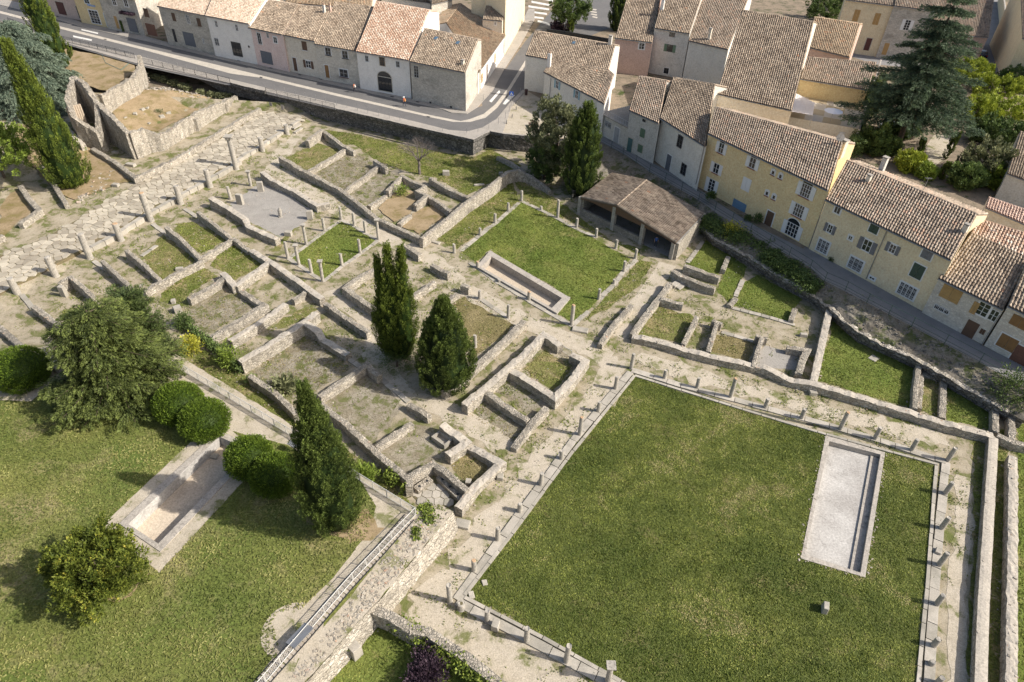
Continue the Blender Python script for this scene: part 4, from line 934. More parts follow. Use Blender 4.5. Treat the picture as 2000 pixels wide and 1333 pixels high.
row('Q 1140,118 1192,42 1115,343 1170,268 1100,580 1160,498 1085,835 1128,768 1063,1100 1097,1048 1050,1220 1057,1190 1090,1345 1122,1300', .21, 'counting down the right side of the big meadow', grp='columns round the big meadow', side='top')
p = gp(*parse('J 658,580')[0][:2]); mb = MB()
for i, (z0, z1, r0, r1) in enumerate(((0, .12, .32, .3), (.12, .6, .2, .26), (.6, 1.1, .26, .3), (1.1, 1.4, .2, .12))): mb.tube((.03*i, 0, z0), (.03*i+.02, .02*i, z1), r0, 9, r1, .4+.1*i)
o = mb.build('broken_statue', M['column']); o.location = p; tag(o, 'headless broken statue fragment standing on the smooth grey floor', 'statue')

# ================================================================ houses
def tiles_mesh(eL, eR, rR, rL, pitch=.33, course=.5, up_n=None):
    """barrel tiles laid over a roof slope; eave left, eave right, ridge right, ridge left"""
    wd = ((eR-eL).length+(rR-rL).length)/2; ln = ((rL-eL).length+(rR-eR).length)/2
    nc = max(2, int(wd/pitch)); nr = max(1, int(ln/course)); N = (eR-eL).cross(rL-eL).normalized()
    if N.z < 0: N = -N
    U, V_ = np.meshgrid(np.arange(nc), np.arange(nr), indexing='ij'); U = U.ravel(); V_ = V_.ravel(); k = len(U)
    prof = [(0, 0.0), (.16, .0), (.24, .075), (.40, .125), (.60, .125), (.76, .075), (.84, .0), (1.0, 0.0)]
    A = np.array(eL); B = np.array(eR); Cc = np.array(rR); D = np.array(rL); Nn = np.array(N)
    def at(u, v, h):
        u = u[:, None]; v = v[:, None]; return (A*(1-u)+B*u)*(1-v)+(D*(1-u)+Cc*u)*v+Nn*h[:, None]
    ju = rng.uniform(-.05, .05, k); jh = rng.uniform(-.012, .012, k); jv = rng.uniform(-.06, .06, k)
    vs = []
    for vi, (off, dh, nar) in enumerate(((0.0, .06, 1.0), (1.06, .0, .9))):
        for (pu, ph) in prof:
            uu = (U+.5+(pu-.5)*nar+ju)/nc; vv = (V_+off+(jv if vi == 0 else 0))/nr
            vs.append(at(np.clip(uu, -.01, 1.01), np.clip(vv, -.03, 1), ph*(1+rng.uniform(-.08, .08, k))+dh+jh+.02))
    P_ = len(prof); vs = np.stack(vs, 1)  # k x 2P x 3
    fl = []
    for i in range(P_-1): fl.append((i, i+1, P_+i+1, P_+i))
    fl = np.array(fl); base = (np.arange(k)*2*P_)[:, None, None]; F = (fl[None]+base).reshape(-1, 4)
    tint = rng.random(k)
    # weathering drifts over the roof
    tint = np.clip(tint*.75+.15+.12*np.sin(U*.35+rng.random()*6)*np.cos(V_*.5+rng.random()*6), 0, 1)
    return vs.reshape(-1, 3), F, np.repeat(tint, P_-1)
def np_mesh(name, V, F, tint, mat, parent=None, smooth=False):
    me = bpy.data.meshes.new(name); k = F.shape[1]; me.vertices.add(len(V)); me.vertices.foreach_set('co', np.asarray(V, np.float32).ravel())
    me.loops.add(F.size); me.loops.foreach_set('vertex_index', F.ravel().astype(np.int32)); me.polygons.add(len(F))
    me.polygons.foreach_set('loop_start', np.arange(0, F.size, k, dtype=np.int32)); 
    try: me.polygons.foreach_set('loop_total', np.full(len(F), k, dtype=np.int32))
    except Exception: pass
    me.update(calc_edges=True)
    a = me.attributes.new('tint', 'FLOAT', 'FACE'); a.data.foreach_set('value', np.asarray(tint, np.float32)); me.materials.append(mat)
    if smooth: me.polygons.foreach_set('use_smooth', np.ones(len(F), bool))
    return link(name, me, parent)
def roof_part(parent, q, tile, name='roof', gutter=True, ridge=True, pitch=.33):
    eL, eR, rR, rL = q; N = (eR-eL).cross(rL-eL).normalized(); N = N if N.z > 0 else -N
    mb = MB(); vs = [p+N*.015 for p in q]+[p-N*.12 for p in q]; mb.add(vs, [(0, 1, 2, 3), (7, 6, 5, 4), (0, 4, 5, 1), (1, 5, 6, 2), (2, 6, 7, 3), (3, 7, 4, 0)], .15)
    rf = mb.build(name, TILE[tile], parent)
    V, F, t = tiles_mesh(*q, pitch=pitch); o = np_mesh('roof_tiles', V, F, t, TILE[tile], rf); o['kind'] = 'stuff'
    if gutter:
        d = (eR-eL).normalized(); out = (eL-rL); out -= d*out.dot(d); out.z = 0; out.normalize(); mb = MB(); mb.tube(eL+out*.07-Vector((0, 0, .09)), eR+out*.07-Vector((0, 0, .09)), .06, 6); mb.build('gutter', M['grey_metal'], rf)
    if ridge:
        mb = MB(); L = (rR-rL).length; k = max(1, int(L/.42)); 
        for i in range(k): a = rL.lerp(rR, i/k); b = rL.lerp(rR, (i+1.1)/k); mb.tube(a+Vector((0, 0, .05)), b+Vector((0, 0, .03)), .14, 8, .12, random.random())
        mb.build('ridge_tiles', TILE[tile], rf)['kind'] = 'stuff'
    return rf
class House: pass
def house(name, label, base, roof, wall, tile, zb=ZS, zE=None, slope=.30, back=6.0, over=.28, backpx=None, side=None, cat='house', z0=None, group=None, btile=None, nobody=False):
    """base: two photograph points on the foot of the front wall; roof: eL eR rR rL in the photograph"""
    H_ = House(); rp = parse(roof); z0 = zb if z0 is None else z0
    eLp, eRp, rRp, rLp = rp[:4]
    if base:
        b = parse(base); A_, B_ = onz(*b[0][:2], z0), onz(*b[1][:2], z0); d = (B_-A_).normalized(); n = Vector((d.y, -d.x, 0))
        if zE is None:
            zs = [onplane(e[0], e[1], A_+n*over, n).z for e in (eLp, eRp)]; zE = sum(zs)/2
        H_.p, H_.n = A_, n
    eL, eR = onz(*eLp[:2], zE), onz(*eRp[:2], zE); d = (eR-eL).normalized(); n = Vector((d.y, -d.x, 0))
    if n.dot(Vector((0, -1, 0))) < 0 and slope > 0 and not base: pass
    if not base: H_.p, H_.n = eL-n*over, n
    pn = Vector((n.x*slope, n.y*slope, 1)).normalized()      # roof plane normal rising backwards
    rL, rR = onplane(rLp[0], rLp[1], eL, pn), onplane(rRp[0], rRp[1], eL, pn)
    t = empty(name, Vector((eL.x, eL.y, z0)), label, cat, group); H_.t = t; H_.zE = zE
    zr = (rL.z+rR.z)/2
    dep = max(.5, (zr-zE)/abs(slope))
    bl = back
    bL = rL-n*bl; bR = rR-n*bl; bL.z = rL.z-slope*bl*.9; bR.z = rR.z-slope*bl*.9
    roof_part(t, (eL, eR, rR, rL), tile)
    if back: roof_part(t, (bR, bL, rL, rR), btile or tile, gutter=False, ridge=False)
    # walls under the roof
    mb = MB(); ins = over*.9
    f = [eL-n*ins, eR-n*ins]; sh = Vector((0, 0, .1))
    top = [Vector((f[0].x, f[0].y, zE+slope*ins)), Vector((f[1].x, f[1].y, zE+slope*ins)), rR.copy(), (bR if back else rR).copy(), (bL if back else rL).copy(), rL.copy()]
    top = [p-sh for p in top]; bot = [Vector((p.x, p.y, z0-.3)) for p in top]
    k = len(top); mb.add(top+bot, [(i, (i+1) % k, k+(i+1) % k, k+i)[::-1] for i in range(k)], .5)
    if not nobody: mb.build('wall', W[wall], t)
    H_.eL, H_.eR, H_.rL, H_.rR = eL, eR, rL, rR
    H_.pf = f[0].copy(); H_.pf = H_.p if base else f[0]
    # make the visible front flush with the front wall
    H_.p = f[0]; H_.n = n
    print(name, 'eave', round(zE-z0, 1), 'ridge', round(zr-z0, 1))
    return H_
SH = {}
def col(name, c, rough=.6):
    if name not in SH: SH[name] = plain('paint_'+name, c, rough)
    return SH[name]
PAINT = dict(white=(.72, .71, .69), grey=(.17, .17, .18), green=(.045, .075, .055), sage=(.13, .2, .13), blue=(.22, .36, .42), ochre=(.42, .26, .10), brown=(.12, .07, .045), dark=(.03, .03, .035), lgrey=(.36, .37, .38), teal=(.08, .16, .16), garage=(.13, .14, .16), red=(.10, .035, .03), rust=(.16, .075, .05), bluegar=(.13, .22, .32), cream=(.55, .5, .42), sill=(.3, .12, .08), stone=(.5, .46, .38), wood=(.24, .13, .05), lightblue=(.4, .52, .58))
def pc(n): return col(n, PAINT[n])
def opening(H_, s, w_, h_, kind='window', frame='white', shutter=None, closed=False, bars=False, arch=False, sill=None, fill=None, mull=1, flower=False, surround=None, plane=None):
    """window or door set in the front wall at a photograph point (its centre)"""
    w_ *= 1.22; h_ *= 1.22; x, y = parse(s)[0][:2]; p0, n = plane or (H_.p, H_.n); c = onplane(x, y, p0, n); t = Vector((-n.y, n.x, 0)); up_ = Vector((0, 0, 1))
    def bx(mb, s0, s1, z0, z1, d0, d1, ti=.5): mb.box(c+t*((s0+s1)/2)+up_*((z0+z1)/2)+n*((d0+d1)/2), t*((s1-s0)/2), n*((d1-d0)/2), up_*((z1-z0)/2), ti)
    a, b = w_/2, h_/2; mb = MB(); fr = .07
    root = None
    def sub(m_, nm, mat):
        nonlocal root
        o = m_.build(nm, mat, H_.t if root is None else root)
        if root is None: root = o
        return o
    nm = 'door' if kind in ('door', 'garage') else 'window'
    sw = .13 if surround else 0
    if kind in ('door', 'garage'):
        bx(mb, -a, a, -b, b, .005, .05); sub(mb, nm, pc(fill or 'brown'))
        g = MB()
        if kind == 'door':
            bx(g, -a*.75, -a*.05, -b*.85, b*.0, .05, .065, .2); bx(g, a*.05, a*.75, -b*.85, b*.0, .05, .065, .2); bx(g, -a*.75, a*.75, b*.1, b*.85, .05, .065, .2)
        else:
            for i in range(7): bx(g, -a, a, -b+(i+.5)*h_/7-.012, -b+(i+.5)*h_/7+.012, .05, .062, .2)
        sub(g, 'panel', pc(fill or 'brown'))
        if kind == 'door':
            hd = MB(); bx(hd, a*.8, a*.88, -.05, .08, .05, .11); sub(hd, 'handle', M['iron'])
    elif closed:
        bx(mb, -a, -.015, -b, b, .01, .06); bx(mb, .015, a, -b, b, .01, .06); sub(mb, 'window', pc(shutter))
        g = MB()
        for z in (-b*.6, b*.6): bx(g, -a*.95, -.03, z-.035, z+.035, .06, .075); bx(g, .03, a*.95, z-.035, z+.035, .06, .075)
        sub(g, 'batten', pc(shutter))
    else:
        bx(mb, -a, a, -b, b, .002, .012); sub(mb, 'window', M['glass'])
        g = MB()
        bx(g, -a, -a+fr, -b, b, .012, .05); bx(g, a-fr, a, -b, b, .012, .05); bx(g, -a, a, b-fr, b, .014, .052); bx(g, -a, a, -b, -b+fr, .014, .052)
        k = mull+1
        for i in range(1, k): xx = -a+w_*i/k; bx(g, xx-.03, xx+.03, -b, b, .012, .054)
        nrow = max(1, int(h_/.5))
        for i in range(1, nrow): zz = -b+h_*i/nrow; bx(g, -a, a, zz-.018, zz+.018, .013, .045)
        sub(g, 'frame', pc(frame))
        if bars:
            g = MB(); nb = max(3, int(w_/.16))
            for i in range(nb): xx = -a+w_*(i+.5)/nb; bx(g, xx-.012, xx+.012, -b-.05, b+.05, .10, .124)
            for zz in (-b*.6, b*.6): bx(g, -a-.03, a+.03, zz-.015, zz+.015, .104, .12)
            sub(g, 'bars', pc(bars if isinstance(bars, str) else 'lgrey'))
        if shutter:
            for sgn in (-1, 1):
                if w_ < 1.05 and False: continue
                g = MB(); hw = min(.55, a) if a > .5 else a; e0 = a+.02; e1 = a+.04+hw
                bx(g, *(sorted((sgn*e0, sgn*e1))), -b-.03, b+.02, .02, .06)
                for zz in (-b*.6, b*.6): bx(g, *(sorted((sgn*(e0+.03), sgn*(e1-.03)))), zz-.03, zz+.03, .06, .078, .2)
                sub(g, 'shutter', pc(shutter))
    if surround:
        g = MB(); q = .14
        bx(g, -a-q, -a, -b-(0 if kind != 'window' else q*.7), b+q, .003, .03); bx(g, a, a+q, -b-(0 if kind != 'window' else q*.7), b+q, .003, .03); bx(g, -a, a, b, b+q, .003, .03)
        if kind == 'window': bx(g, -a, a, -b-q*.7, -b, .003, .03)
        sub(g, 'surround', pc(surround))
    if arch:
        g = MB(); R_ = a+.02; k = 10; vs = [c+up_*b+n*.02]
        for i in range(k+1): th = pi*i/k; vs.append(c+up_*(b+sin(th)*R_*.75)+t*cos(th)*R_+n*.02)
        g.add(vs, [(0, i, i+1) for i in range(1, k+1)], .5); sub(g, 'arch_light', M['glass'])
        g = MB()
        for i in range(k):
            th0, th1 = pi*i/k, pi*(i+1)/k; g.tube(c+up_*(b+sin(th0)*R_*.78)+t*cos(th0)*R_*1.05+n*.03, c+up_*(b+sin(th1)*R_*.78)+t*cos(th1)*R_*1.05+n*.03, .07, 4)
        sub(g, 'arch_surround', pc(surround or frame))
    if sill:
        g = MB(); bx(g, -a-.1, a+.1, -b-.1, -b-.01, .0, .17); sub(g, 'sill', pc(sill))
    return root
def pipe(H_, s, r=.05):
    pts = parse(s); g = MB()
    a, b = onplane(*pts[0][:2], H_.p+H_.n*.08, H_.n), onplane(*pts[1][:2], H_.p+H_.n*.08, H_.n); b.x, b.y = a.x, a.y
    g.tube(a, b, r, 6); g.build('downpipe', M['grey_metal'], H_.t)
def chimney(H_, s, z, w_=.55, h_=1.3, mat='cream', cap='flat', name='chimney'):
    x, y = parse(s)[0][:2]; p = onz(x, y, z); d = (H_.eR-H_.eL).normalized(); n = Vector((-d.y, d.x, 0)); mb = MB()
    mb.box(p+Vector((0, 0, h_/2-.5)), d*w_/2, n*w_*.4, Vector((0, 0, h_/2+.5)), .5); c_ = mb.build(name, W[mat] if mat in W else M[mat], H_.t)
    g = MB()
    if cap == 'flat':
        g.box(p+Vector((0, 0, h_+.14)), d*w_*.62, n*w_*.5, Vector((0, 0, .05)), .4)
        for i in (-1, 1): g.box(p+Vector((0, 0, h_+.05))+d*i*w_*.4, d*.06, n*w_*.35, Vector((0, 0, .05)), .4)
    else:
        for i in (-.5, .5): g.tube(p+d*i*w_*.5+Vector((0, 0, h_)), p+d*i*w_*.5+Vector((0, 0, h_+.4)), .12, 8, .1)
    g.build('chimney_cap', M['side'] if cap == 'flat' else TILE['orange'], c_)
def rz(H_, f=.5): return H_.eL.z+(H_.rL.z-H_.eL.z)*f

# ---- street row, left to right
h = house('town_house', 'dusty pink house with a dark red garage door at the left end of the street', 'A 240,62 535,152', 'A 170,-120 450,-70 520,-190 240,-240', 'brownpink', 'tan', back=4)
opening(h, 'A 398,55', 2.1, 2.2, 'garage', fill='red', surround='stone'); opening(h, 'A 515,82', .8, 2.1, 'door', fill='dark', surround='stone')
h = house('town_house', 'yellow shop house with a wide white glazed front and a blue sign band', 'A 535,152 722,185', 'A 450,-72 625,-42 700,-160 530,-190', 'shop', 'tan', back=4)
shop = h
opening(h, 'A 617,112', 2.3, 2.3, 'window', mull=2, surround='white'); opening(h, 'A 697,132', .8, 2.2, 'window', frame='lightblue', surround='white'); opening(h, 'A 562,0', 1.2, 1.3, 'window', frame='lightblue', surround='white')
h2 = house('town_house', 'stone house with a dark wisteria awning over a garage framed in green', 'A 722,185 930,240', 'A 625,-42 870,0 960,-130 700,-160', 'stone', 'tan', back=4)
opening(h2, 'A 760,147', .7, 2.1, 'door', fill='ochre', surround='stone'); opening(h2, 'A 862,165', 2.1, 2.3, 'garage', fill='garage'); opening(h2, 'A 743,12', .9, 1.2, surround='white'); opening(h2, 'A 820,22', .9, 1.2, surround='white')
h3 = house('town_house', 'rubble stone house with brown shutters and a dark grey garage door', 'A 930,240 1385,362', 'A 1022,42 1335,105 1400,-50 1075,-95', 'stone', 'peach', back=4)
opening(h3, 'A 985,195', 2.3, 1.9, 'garage', fill='rust'); opening(h3, 'A 952,85', 1.1, 1.4, closed=True, shutter='brown'); opening(h3, 'A 1137,232', .65, 2.1, 'door', fill='dark', surround='stone')
opening(h3, 'A 1233,257', 2.5, 2.2, 'garage', fill='garage', surround='stone'); opening(h3, 'A 1325,270', .4, .8); opening(h3, 'A 1131,112', .8, 1.3, closed=True, shutter='brown', surround='stone'); opening(h3, 'A 1225,128', .8, 1.4, frame='white', shutter=None, bars='white'); opening(h3, 'A 1295,147', .8, 1.3, closed=True, shutter='brown')
h4 = house('town_house', 'white rendered house with a black framed glass door on the street', 'A 1385,362 1660,422', 'A 1335,105 1618,158 1730,-10 1400,-60', 'white', 'peach', back=4)
opening(h4, 'A 1408,157', .55, 1.0); opening(h4, 'A 1541,182', .55, 1.0); opening(h4, 'A 1412,274', .9, 1.2, bars='lgrey'); opening(h4, 'A 1542,322', 2.0, 2.2, frame='dark', mull=2); opening(h4, 'A 1620,305', .3, .3, closed=True, shutter='dark')
h5 = house('town_house', 'pink rendered house with a grey garage door marked with a blue badge', 'B 163,424 380,468', 'B 115,182 335,228 445,40 218,0', 'pink', 'brown', back=4)
opening(h5, 'B 190,252', .75, 1.7, bars='dark', surround='white'); opening(h5, 'B 243,232', .5, .8); opening(h5, 'B 293,262', .75, .95, surround='white'); opening(h5, 'B 237,377', 2.3, 1.9, 'garage', fill='garage')
h6 = house('town_house', 'cream house with brown shutters and an open brown window beside its door', 'B 380,468 612,517', 'B 335,228 548,272 655,55 445,38', 'cream', 'brown', back=4)
opening(h6, 'B 482,300', .95, 1.3, closed=True, shutter='brown', sill='white'); opening(h6, 'B 422,420', .7, 2.0, 'door', fill='brown', surround='white'); opening(h6, 'B 508,420', 1.0, 1.1, shutter='brown', surround='white'); pipe(h6, 'B 340,235 380,462')
chimney(h6, 'B 612,85', rz(h6, .92), .5, 1.4, 'grey', 'pots'); chimney(h6, 'B 652,82', rz(h6, .92), .4, 1.3, 'salmon', 'pots')
h7 = house('town_house', 'stone house with pale framed windows, flower boxes and a grey painted base', 'B 612,517 840,572', 'B 545,288 815,335 912,48 680,18', 'palestone', 'brown', back=4)
opening(h7, 'B 636,336', 1.0, 1.1, frame='lgrey', surround='white', sill='dark'); opening(h7, 'B 746,357', 1.0, 1.1, frame='lgrey', surround='white', sill='dark'); opening(h7, 'B 630,466', .7, 1.9, 'door', fill='wood', surround='white'); opening(h7, 'B 738,478', 1.5, 1.2, frame='lgrey', surround='white', sill='red')
h8 = house('town_house', 'white house with an orange tiled roof and a big arched doorway', 'B 840,572 1185,652', 'B 815,337 1158,395 1292,72 948,12', 'white', 'orange', back=4)
opening(h8, 'B 888,383', .55, .85, frame='lgrey', surround='white'); opening(h8, 'B 988,402', .85, 1.2, frame='brown', surround='stone'); opening(h8, 'B 1090,420', .6, .85, frame='lgrey', surround='white')
opening(h8, 'B 1007,550', 2.3, 2.0, frame='dark', mull=3, surround='stone', arch=True)
h9 = house('town_house', 'rough stone corner house with two skylights where the street bends', 'B 1185,652 1532,728', 'B 1165,402 1525,475 1612,262 1262,190', 'stone', 'brown', back=1.2)
opening(h9, 'B 1210,468', .8, 1.7, frame='lgrey', surround='stone'); opening(h9, 'B 1302,668', .3, .25, closed=True, shutter='dark'); opening(h9, 'B 1436,697', .3, .25, closed=True, shutter='dark')
chimney(h9, 'B 1512,432', rz(h9, .12), .5, .9, 'cream')
def skylight(H_, s, w_=.7, l_=.9):
    x, y = parse(s)[0][:2]; N = (H_.eR-H_.eL).cross(H_.rL-H_.eL).normalized(); N = N if N.z > 0 else -N; c = onplane(x, y, H_.eL+N*.16, N); d = (H_.eR-H_.eL).normalized(); v = N.cross(d)
    g = MB(); g.box(c, d*w_/2, v*l_/2, N*.06, .5); o = g.build('skylight', M['grey_metal'], H_.t); g = MB(); g.box(c+N*.065, d*w_*.4, v*l_*.42, N*.008); g.build('pane', M['glass_blue'], o)
skylight(h9, 'B 1337,250'); skylight(h9, 'B 1480,280')
sidep = onz(*parse('B 1532,728')[0][:2], ZS); e2 = onz(*parse('C 108,620')[0][:2], ZS); sdn = (e2-sidep).normalized(); sn = Vector((sdn.y, -sdn.x, 0))
# sign band of the shop, unreadable lettering as short white strokes
t_ = Vector((-shop.n.y, shop.n.x, 0)); c0 = onplane(*parse('A 594,38')[0][:2], shop.p+shop.n*.03, shop.n); g = MB(); g.box(c0, t_*1.15, shop.n*.03, Vector((0, 0, .16))); sg = g.build('sign_band', col('signblue', (.08, .22, .5)), shop.t)
for i in range(11):
    if i == 3: continue
    g = MB(); x = -1.0+i*.2; g.box(c0+t_*x+shop.n*.035, t_*.02, shop.n*.004, Vector((0, 0, .09))); g.box(c0+t_*(x+.07)+shop.n*.035+Vector((0, 0, .07*(1 if i % 2 else -1))), t_*.05, shop.n*.004, Vector((0, 0, .018))); g.build('letter', col('signwhite', (.8, .8, .8)), sg)
# wisteria awning
def fol_box(c, ax, ay, az, nl, name, lf, parent, size=.12):
    C_ = np.array(c)+rng.uniform(-1, 1, (nl, 1))*np.array(ax)+rng.uniform(-1, 1, (nl, 1))*np.array(ay)+rng.uniform(-1, 1, (nl, 1))*np.array(az)
    return leaves(name, C_, rng.normal(0, 1, (nl, 3))+np.array([0, 0, .3]), size, .6, LF[lf], parent)
def leaves(name, C_, D_, size, asp, mat, parent=None, tint=None, kind='stuff'):
    """many small leaf blades: centres, directions"""
    n = len(C_); D_ = D_/np.maximum(1e-6, np.linalg.norm(D_, axis=1))[:, None]; r_ = rng.normal(0, 1, (n, 3)); S_ = np.cross(D_, r_); S_ /= np.maximum(1e-6, np.linalg.norm(S_, axis=1))[:, None]
    L = (size*rng.uniform(.6, 1.4, n))[:, None]; Wd = L*asp*.5
    Wd = Wd*1.25; a = C_-D_*L*.45+S_*Wd; b = C_+D_*L*.65; c = C_-D_*L*.45-S_*Wd
    V = np.stack([a, b, c], 1).reshape(-1, 3); F = np.arange(3*n).reshape(-1, 3)
    o = np_mesh(name, V, F, rng.random(n) if tint is None else np.clip(tint, 0, 1), mat, parent)
    if kind: o['kind'] = kind
    return o
c1 = onplane(*parse('A 825,88')[0][:2], h2.p+h2.n*.5, h2.n); t2 = Vector((-h2.n.y, h2.n.x, 0))
aw_ = empty('awning_vine', c1, 'dark leafed vine trained as an awning over the green framed garage', 'vine'); fol_box(c1, t2*1.9, h2.n*.5, (0, 0, .25), 1600, 'foliage', 'plum', aw_, .16)
for i, xx in enumerate((795, 905)):
    p = onz(*parse(f'A {xx+10},{210+i*18}')[0][:2], ZS); v = empty('climbing_plant', p, ('left' if i == 0 else 'right')+' green climber beside the grey garage door under the vine awning', 'plant', 'climbers round the garage'); fol_box(p+Vector((0, 0, 1.2)), t2*.3, h2.n*.15, (0, 0, 1.2), 900, 'foliage', 'green', v, .14)

# ---- buildings behind the street row and along the side street
hs = house('tiled_building', 'long building with a sunlit tan roof running along the side street', 'C 100,625 300,345', 'C 118,470 290,230 0,25 -95,150', 'white', 'tan', slope=.26, back=3, over=.2)
for s, w_, h_, f_ in (('C 137,510', .9, 1.3, 'ochre'), ('C 170,468', .7, 2.2, 'brown'), ('C 222,380', .8, 1.4, 'ochre'), ('C 280,305', 1.0, 2.2, 'lgrey')): opening(hs, s, w_, h_, 'door', fill=f_)
hy = house('yellow_building', 'tall yellow building with a striped awning and a long balcony', 'C 300,345 440,70', 'C 296,-60 430,-240 300,-300 160,-160', 'paleyellow', 'brown', slope=.26, back=3, over=.1)
h_ = house('tiled_annexe', 'small brown roofed annexe with one little window rising behind the tan roof', None, 'C 140,128 268,140 298,58 165,42', 'cream', 'brown', zE=ZS+7, back=2, z0=ZS)
opening(h_, 'C 225,155', .35, .5, surround='white')
house('back_building', 'row of tan roofs glimpsed behind the street houses', None, 'B 360,20 920,60 930,-60 330,-90', 'cream', 'tan', zE=ZS+6.5, back=5, over=.1)
hb = house('back_building', 'tall rubble stone building rising behind the orange roofed house', None, 'B 1310,30 1440,0 1440,-120 1300,-90', 'stone', 'brown', zE=ZS+8.5, back=4, over=.05)
house('back_building', 'pale walled building with a dark flat top behind the arched house', None, 'B 980,-20 1300,20 1330,-120 1000,-160', 'grey', 'brown', zE=ZS+7, back=4, over=.05)

# ---- alley row
ha = house('alley_house', 'pale corner house with a chimney on the upper level of its stepped roof', None, 'C 420,362 962,458 1005,298 480,205', 'pale', 'brown', zE=ZS+6.3, back=3.0, over=.1)
hA = house('alley_house', 'lower roofed front wing with light blue shutters, joined to the corner house', 'C 585,690 880,860', 'C 538,470 888,652 962,460 592,388', 'pale', 'brown', back=0)
opening(hA, 'C 628,553', .7, 1.1, shutter='blue'); opening(hA, 'C 755,617', .7, 1.1, shutter='blue'); opening(hA, 'C 622,660', .7, 1.3, shutter='blue')
pipe(hA, 'C 585,510 582,680')
chimney(ha, 'C 575,410', ha.zE+.3, .6, 1.6, 'white', 'pots'); chimney(ha, 'C 970,290', rz(ha, 1), .6, 1.4, 'grey'); skylight(ha, 'C 735,280', .6, .8)
hp = house('side_roof_house', 'narrow strip of tiled roof sloping to the roof terrace beside the corner house', None, 'C 890,655 935,680 995,490 962,460', 'white', 'red', zE=hA.zE, back=0, over=.02)
# lean-to with terrace on top
lt = empty('roof_terrace_building', onz(*parse('C 890,870')[0][:2], ZS), 'low lean-to with a white door and a flat roof terrace on top', 'building')
fa, fb = onz(*parse('C 893,868')[0][:2], ZS), onz(*parse('C 1080,975')[0][:2], ZS); dd = (fb-fa).normalized(); nn_ = Vector((dd.y, -dd.x, 0)); hh = onplane(*parse('C 1085,830')[0][:2], fa, nn_).z
class _H: pass
LT = _H(); LT.t = lt; LT.p = fa; LT.n = nn_
bk = -nn_*9.5+dd*(-.3); mb = MB(); tp = [Vector((q.x, q.y, hh)) for q in (fa, fb, fb+bk, fa+bk)]; bo = [Vector((q.x, q.y, ZS-.3)) for q in tp]; mb.add(tp+bo, [(0, 1, 2, 3)]+[(i, 4+i, 4+(i+1) % 4, (i+1) % 4) for i in range(4)]); mb.build('wall', W['grey'], lt)
mb = MB(); mb.add([p+Vector((0, 0, .01)) for p in tp], [(0, 1, 2, 3)]); mb.build('terrace_floor', M['concrete'], lt)
mb = MB(); mb.box((tp[0]+tp[1])/2+Vector((0, 0, .05)), dd*(fb-fa).length/2, nn_*.3, Vector((0, 0, .07))); mb.build('cornice', M['pool_wall'], lt)
for i in range(14): mb = MB(); p = tp[0].lerp(tp[1], i/13); mb.tube(p, p+Vector((0, 0, .9)), .015, 4); mb.build('railing_bar', M['white_metal'], lt)
mb = MB(); mb.tube(tp[0]+Vector((0, 0, .9)), tp[1]+Vector((0, 0, .9)), .02, 5); mb.build('railing', M['white_metal'], lt)
opening(LT, 'C 958,812', 1.2, .8, frame='lgrey', bars='white'); opening(LT, 'C 1013,880', .95, 2.0, 'door', fill='lgrey', surround='white'); opening(LT, 'C 905,800', .4, .6, frame='grey')
h2a = house('alley_house', 'narrow stained grey house with green shutters and a teal door', 'C 1078,980 1248,1066', 'C 1095,720 1288,806 1342,532 1160,500', 'grey', 'red', back=2.2)
opening(h2a, 'C 1183,867', .8, 1.1, closed=True, shutter='sage'); opening(h2a, 'C 1168,968', .8, 1.0, closed=True, shutter='sage', surround='cream'); opening(h2a, 'C 1100,945', .8, 1.8, 'door', fill='teal', surround='stone'); opening(h2a, 'C 1193,786', .5, .3, closed=True, shutter='dark')
h3a = house('alley_house', 'whitewashed house with two dark barred windows and a grey door', 'C 1250,1068 1530,1213', 'C 1297,770 1590,955 1655,555 1382,508', 'pale', 'brown', back=2.5)
opening(h3a, 'C 1427,922', 1.0, 1.5, bars='dark', frame='grey'); opening(h3a, 'C 1450,1103', 1.0, 1.4, bars='dark', frame='grey'); opening(h3a, 'C 1351,1062', .9, 2.1, 'door', fill='garage', surround='white'); pipe(h3a, 'C 1285,800 1250,1060'); pipe(h3a, 'C 1582,960 1528,1200')
h4a = house('alley_house', 'tall ochre yellow house with white shutters and small paired arched windows', 'D 700,1205 F 250,512', 'D 775,870 1557,1243 1655,930 822,702', 'yellow', 'red', back=3.0)
opening(h4a, 'D 863,965', .75, 1.2, shutter='white', arch=True, sill='sill'); opening(h4a, 'D 830,1097', .85, 1.2, shutter='white', sill='sill'); opening(h4a, 'D 798,1212', .95, 1.7, shutter='white'); opening(h4a, 'D 1066,1062', .85, 1.2, shutter='white', arch=True, sill='sill'); opening(h4a, 'D 1024,1203', .95, 1.3, closed=True, shutter='white', surround='white')
for s in ('D 1200,1125', 'D 1248,1150', 'D 1160,1260', 'D 1205,1285'): opening(h4a, s, .42, .5, arch=True, surround='white', sill='sill', mull=0)
opening(h4a, 'D 1413,1243', 1.2, 1.4, shutter='white', arch=True, sill='sill', mull=3); opening(h4a, 'F 200,272', 1.2, 1.4, shutter='white', sill='sill', mull=3); opening(h4a, 'F 155,398', 1.5, 1.5, shutter='white', arch=True, mull=3)
opening(h4a, 'G 1143,252', 1.9, 1.5, 'garage', fill='bluegar'); opening(h4a, 'G 1340,330', .9, 1.9, 'door', fill='brown', surround='white'); pipe(h4a, 'D 768,900 697,1200'); pipe(h4a, 'F 372,210 258,505'); chimney(h4a, 'E 480,975', rz(h4a, .95), .8, 1.2, 'cream')
h5a = house('alley_house', 'long warm beige house with grey and green shutters and white window surrounds', 'F 255,515 990,918', 'F 372,200 1192,597 1362,300 512,-52', 'beige', 'red', back=3.0)
